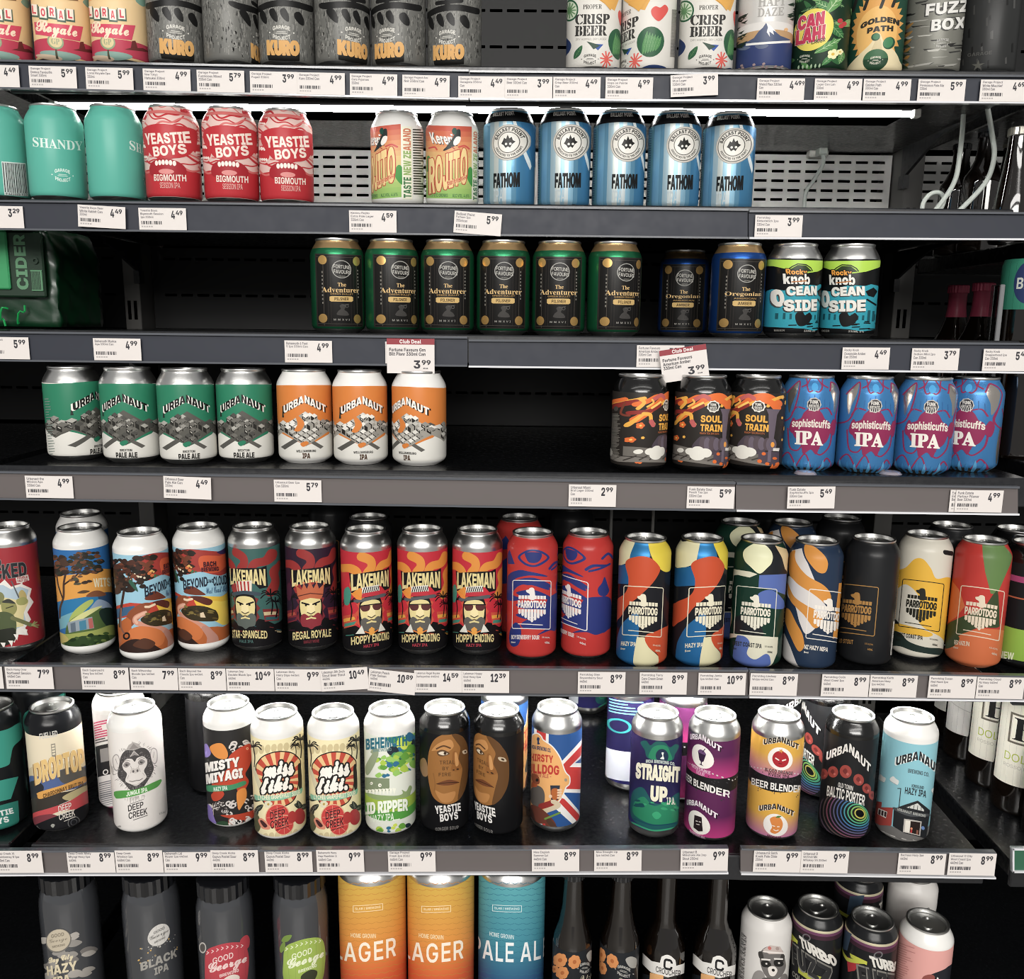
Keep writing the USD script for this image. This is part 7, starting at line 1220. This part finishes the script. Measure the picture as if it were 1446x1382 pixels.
TICKETS = [
 (1, -40, '4.49', [G, 'Loral Ipa', '330ml'], 'priced 4.49 cut by the left photo edge on the top rail'), (1, 41, '5.99', [G, 'Demus Favourite', 'Smart 330ml'], 'priced 5.99 under the left whole pink can'), (1, 121, '5.99', [G, 'Loral Royale Ipa', '330ml'], 'priced 5.99 under the pink can next to grey cans'), (1, 202, '4.99', [G, 'New Tokyo', 'Hatsukoi 330ml'], 'priced 4.99 under the first grey lettered can'), (1, 278, '5.79', [G, 'Fuzzicious Mixed', '330ml Can'], 'priced 5.79 under the plain-backed grey can'), (1, 353, '3.99', [G, 'Fugazi 330ml'], 'priced 3.99 left half of a touching pair under grey cans'), (1, 420, '4.99', [G, 'Kuro 330ml Can'], 'priced 4.99 touching the 3.99 ticket under grey cans'),
 (1, 494, '4.99', [G, 'Cats Pyjamas', '330ml'], 'priced 4.99 under the turned fourth and fifth grey cans'), (1, 568, '4.99', [G+' Aro', 'Noir 330ml Can'], 'priced 4.99 just left of the top rail joint'), (1, 647, '4.49', [G, 'Garagista 330ml', 'Can'], 'priced 4.49 lying across the top rail joint'), (1, 713, '3.99', [G, 'Beer 330ml Can'], 'priced 3.99 under the empty gap of the top shelf'), (1, 781, '4.49', [G, 'Crisp Beer 330ml', 'Can'], 'priced 4.49 under the first white stencil-letter can'), (1, 855, '4.99', [G, 'Hops on Pointe', '330ml Can'], 'priced 4.99 under the red heart can'), (1, 947, '3.99', [G, 'Stus Lager', '330ml Can'], 'priced 3.99 slightly tilted under the third white can', 3.0, -5),
 (1, 1069, '4.49', [G, 'Weird Flex 330ml', 'Can'], 'priced 4.49 with a stray 9, under the mountain can'), (1, 1150, '4.99', [G, 'Lager Can Lah', '330ml'], 'priced 4.99 under the green leafy can'), (1, 1219, '4.99', [G, 'Golden Path', '330ml Can'], 'priced 4.99 under the orange sunburst can'), (1, 1296, '5.99', [G, 'Pernicious Pale Ale', '330ml'], 'priced 5.99 under the grey scratchy can'), (1, 1384, '4.69', [G, 'White Mischief', '330ml Can'], 'priced 4.69 cut by right photo edge on the top rail'),
 (2, -34, '3.29', [G, 'Shandy 330ml'], 'priced 3.29 cut by the left photo edge on the second rail'), (2, 110, '4.49', ['Yeastie Boys Beer', 'White Rabbit Can', '330ml'], 'priced 4.49 tilted under the plain teal can', -2.5, -2), (2, 196, '4.49', ['Yeastie Boys', 'Bigmouth Session', 'Ipa 330ml'], 'priced 4.49 straight under the left red can'), (2, 493, '4.59', ['Kereru Rojito', 'Extra Pale Lager', '330ml Can'], 'priced 4.59 under the empty white panel'), (2, 641, '5.99', ['Ballast Point', 'Fathom Ipa', '355mlcan'], 'priced 5.99 tilted under the first blue seal can', -4, 1), (2, 1066, '3.99', ['Parrotdog', 'Bitterbitch Ipa', '330ml Can'], 'priced 3.99 alone right of the second rail joint'),
 (3, -26, '5.99', [G, 'Cider 330ml'], 'priced 5.99 cut by the left photo edge on the third rail'), (3, 132, '4.99', ['Behemoth Murica', 'Apa 330ml Can'], 'priced 4.99 under the empty left part of third shelf'), (3, 402, '4.99', ['Behemoth 6 Foot', '5 Ipa 330ml Can'], 'priced 4.99 under the first dark green can'), (3, 544, '3.99', ['Fortune Favours', 'Pilsner'], 'plain ticket hidden behind the straight red-banded card'), (3, 899, '3.99', ['Fortune Favours', 'American Amber', '330ml Can'], 'plain ticket half hidden by the tilted red-banded card'),
 (3, 1189, '4.49', ['Rocky Knob', 'Oceanside Amber', 'Can 330ml'], 'priced 4.49 under the black and teal cans'), (3, 1287, '3.79', ['Rocky Knob', 'Indian Mini Ipa', 'Can 330ml'], 'priced 3.79 on the third rail at right'), (3, 1388, '5.49', ['Rocky Knob', 'Snapperhead Ipa', 'Can 330ml'], 'cut by the right photo edge on the third rail'),
 (4, 36, '4.99', ['Urbanaut the', 'Mission Apa', '330ml Can'], 'priced 4.99 under the leftmost green city can'), (4, 231, '4.49', ['Urbanaut Beer', 'Pale Ale Can', '330ml'], 'priced 4.49 under the third green city can', -1.5, -2), (4, 387, '5.79', ['Urbanaut Beer Ipa', 'Can 330ml'], 'priced 5.79 under the first orange city can'), (4, 803, '2.99', ['Urbanaut Miami', 'Brut Lager 330ml', 'Can'], 'priced 2.99 left of the swirl cans'), (4, 970, '5.99', ['Funk Estate Soul', 'Peach Tea Ipa', '330ml Can'], 'priced 5.99 under the middle swirl can'), (4, 1112, '5.49', ['Funk Estate', 'Sophisticuffs Ipa', '330ml Can'], 'priced 5.49 under the first blue and maroon can', 1, -2), (4, 1341, '', ['Funk', 'Estate', 'Beer'], 'plain ticket mostly hidden behind the rightmost fourth-rail ticket'), (4, 1349, '4.99', ['Funk Estate', 'Parlour Pilsner', 'Beer 330ml'], 'priced 4.99 under the half hidden blue and maroon can'),
 (5, -63, '8.99', ['Bach'], 'cut to a sliver at the left end of the fifth rail'), (5, 8, '7.99', ['Bach Hang Over', 'Northwest Session', '440ml Can'], 'priced 7.99 under the red torn-picture can'), (5, 115, '8.99', ['Bach Superyacht', 'Hazy Ipa 440ml', 'Can'], 'priced 8.99 under the orange sky can'), (5, 184, '7.99', ['Bach Witsunday', 'Blonde Ipa 440ml', 'Can'], 'priced 7.99 under the left sunset road can'), (5, 252, '8.99', ['Bach Beyond the', 'Clouds Ipa 440ml', 'Can'], 'priced 8.99 under the right sunset road can'), (5, 320, '10.49', ['Lakeman Imp', 'Double Black Ipa', '440ml'], 'priced 10.49 under the striped top hat can'), (5, 388, '9.99', ['Lakeman Dirty', 'Hairy Dipa 440ml', 'Can'], 'priced 9.99 under the crowned-head can'), (5, 453, '10.49', ['Lakeman 8th Inch', 'Stout Beer Stout', '440ml'], 'priced 10.49 tilted up beside the down-tilted 10.89 ticket', 4, -2), (5, 520, '10.89', ['Lakeman Peach', 'Pale Saison', '440ml'], 'priced 10.89 tilted down under sunglassed-head cans', -6, 1), (5, 585, '14.59', ['Lakeman Regal Royale', 'Barleywine 440ml'], 'priced 14.59 under the middle sunglassed-head can'), (5, 652, '12.39', ['Lakeman Hoppy', 'End Hazy Ipa', '440ml'], 'priced 12.39 under the right sunglassed-head can'),
 (5, 816, '8.99', ['Parrotdog Glen', 'Boysenberry Sour', '440ml'], 'priced 8.99 under the turned red and blue can'), (5, 903, '8.99', ['Parrotdog Terry', 'Cans Cream Down', '440ml'], 'priced 8.99 under the left orange and blue pattern can'), (5, 986, '10.99', ['Parrotdog Jamie', 'Ipa 440ml Can'], 'priced 10.99 just left of the fifth rail joint'), (5, 1059, '8.99', ['Parrotdog Lindsay', 'Wcipa 440ml Can'], 'priced 8.99 just right of the fifth rail joint'), (5, 1160, '8.99', ['Parrotdog Colin', 'West Coast Ipa', '440ml'], 'priced 8.99 under the navy and orange swirl can'), (5, 1228, '8.99', ['Parrotdog Keith', 'American Hazy', 'Ipa 440ml'], 'priced 8.99 under the matte black can'), (5, 1311, '8.99', ['Parrotdog Susan', 'Red Haze Ipa', '440ml'], 'priced 8.99 under the cream and yellow can'), (5, 1379, '8.99', ['Parrotdog Cloyd', 'Nz Hazy 440ml', 'Can'], 'priced 8.99 at the right end of the fifth rail'),
 (6, -7, '8.99', ['Deep Creek Xl', 'Chardonnay B Ipa', '440ml Can'], 'priced 8.99 at the left photo edge on the sixth rail'), (6, 95, '8.99', ['Deep Creek Misty', 'Miyagi Hazy Ipa', '440ml'], 'priced 8.99 left of a row of four touching sixth-rail tickets'), (6, 163, '8.99', ['Deep Creek', 'Windsor Ipa', '440ml Can'], 'priced 8.99 under the chimpanzee can'), (6, 231, '9.99', ['Behemoth Lid', 'Ripper Ipa 440ml', 'Can'], 'priced 9.99 with a torn white tab above it'), (6, 298, '8.99', ['Deep Creek Aloha', 'Guava Pastel Sour', '440ml'], 'priced 8.99 under the orange koi can'), (6, 374, '8.99', ['Deep Creek Aloha', 'Guava Pastel Sour', '440ml'], 'priced 8.99 under the left cream sunburst can'), (6, 447, '9.99', ['Behemoth Hazy', 'Hop Rambler 2', '440ml Can'], 'priced 9.99 under the right cream sunburst can'), (6, 548, '9.99', [G, 'Fresh Ipa 2022', '440ml Can'], 'priced 9.99 under the green monster can'), (6, 751, '8.99', ['Moa English', 'Summer Ipl', '440ml Can'], 'priced 8.99 under the flag can'), (6, 839, '8.99', ['Moa Straight Up', 'Ipa 440ml Can'], 'priced 8.99 left of the purple lettered can'), (6, 961, '9.99', ['Urbanaut B', 'Milkshake Ale Imp', 'Stout 250ml'], 'priced 9.99 under the purple to pink can'), (6, 1064, '9.99', ['Urbanaut B Smth', 'Kveik Pale Dble', '250ml'], 'priced 9.99 under the yellow to pink can'), (6, 1131, '9.99', ['Urbanaut B', 'W/Chili Mk', 'Whiskey Sti 250ml'], 'priced 9.99 left under the moon and rainbow can'), (6, 1268, '8.99', ['Bachaus Hazy Ipa', '440ml'], 'priced 8.99 under the pale blue can'), (6, 1339, '8.99', ['Urbanaut O City', 'West Coast Ipa', '440ml Can'], 'priced 8.99 at the right end of the sixth rail')]
LABELS = []
for T in TICKETS:
    row, x0, price, lines, lab = T[:5]; LABELS.append('white shelf ticket '+lab); hid = 'hidden' in lab and row == 3
    ticket(row, x0, price, lines, tilt=T[5] if len(T) > 5 else 0, dy=T[6] if len(T) > 6 else 0, sub='9' if 'stray' in lab else None)
LABELS = ['upright white card with red band, priced 3.99, under the dark green cans', 'tilted white card with red band and curled corner above the swirl cans']
t = ticket(3, 547, '3.99', [], w=67, h=49, y=502.5, extra=club(['Fortune Favours Grn', 'Bllt Pisnr 330ml Can'], None, '3.99')); p = t.GetAttribute('xformOp:translate'); v = p.Get(); p.Set(Gf.Vec3d(v[0], v[1]-.004, v[2]))
t = ticket(3, 932, '3.99', [], tilt=9, w=66, h=46, y=513, extra=club(['Fortune Favours', 'American Amber', '330ml Can'], None, '3.99')); p = t.GetAttribute('xformOp:translate'); v = p.Get(); p.Set(Gf.Vec3d(v[0], v[1]-.006, v[2]))
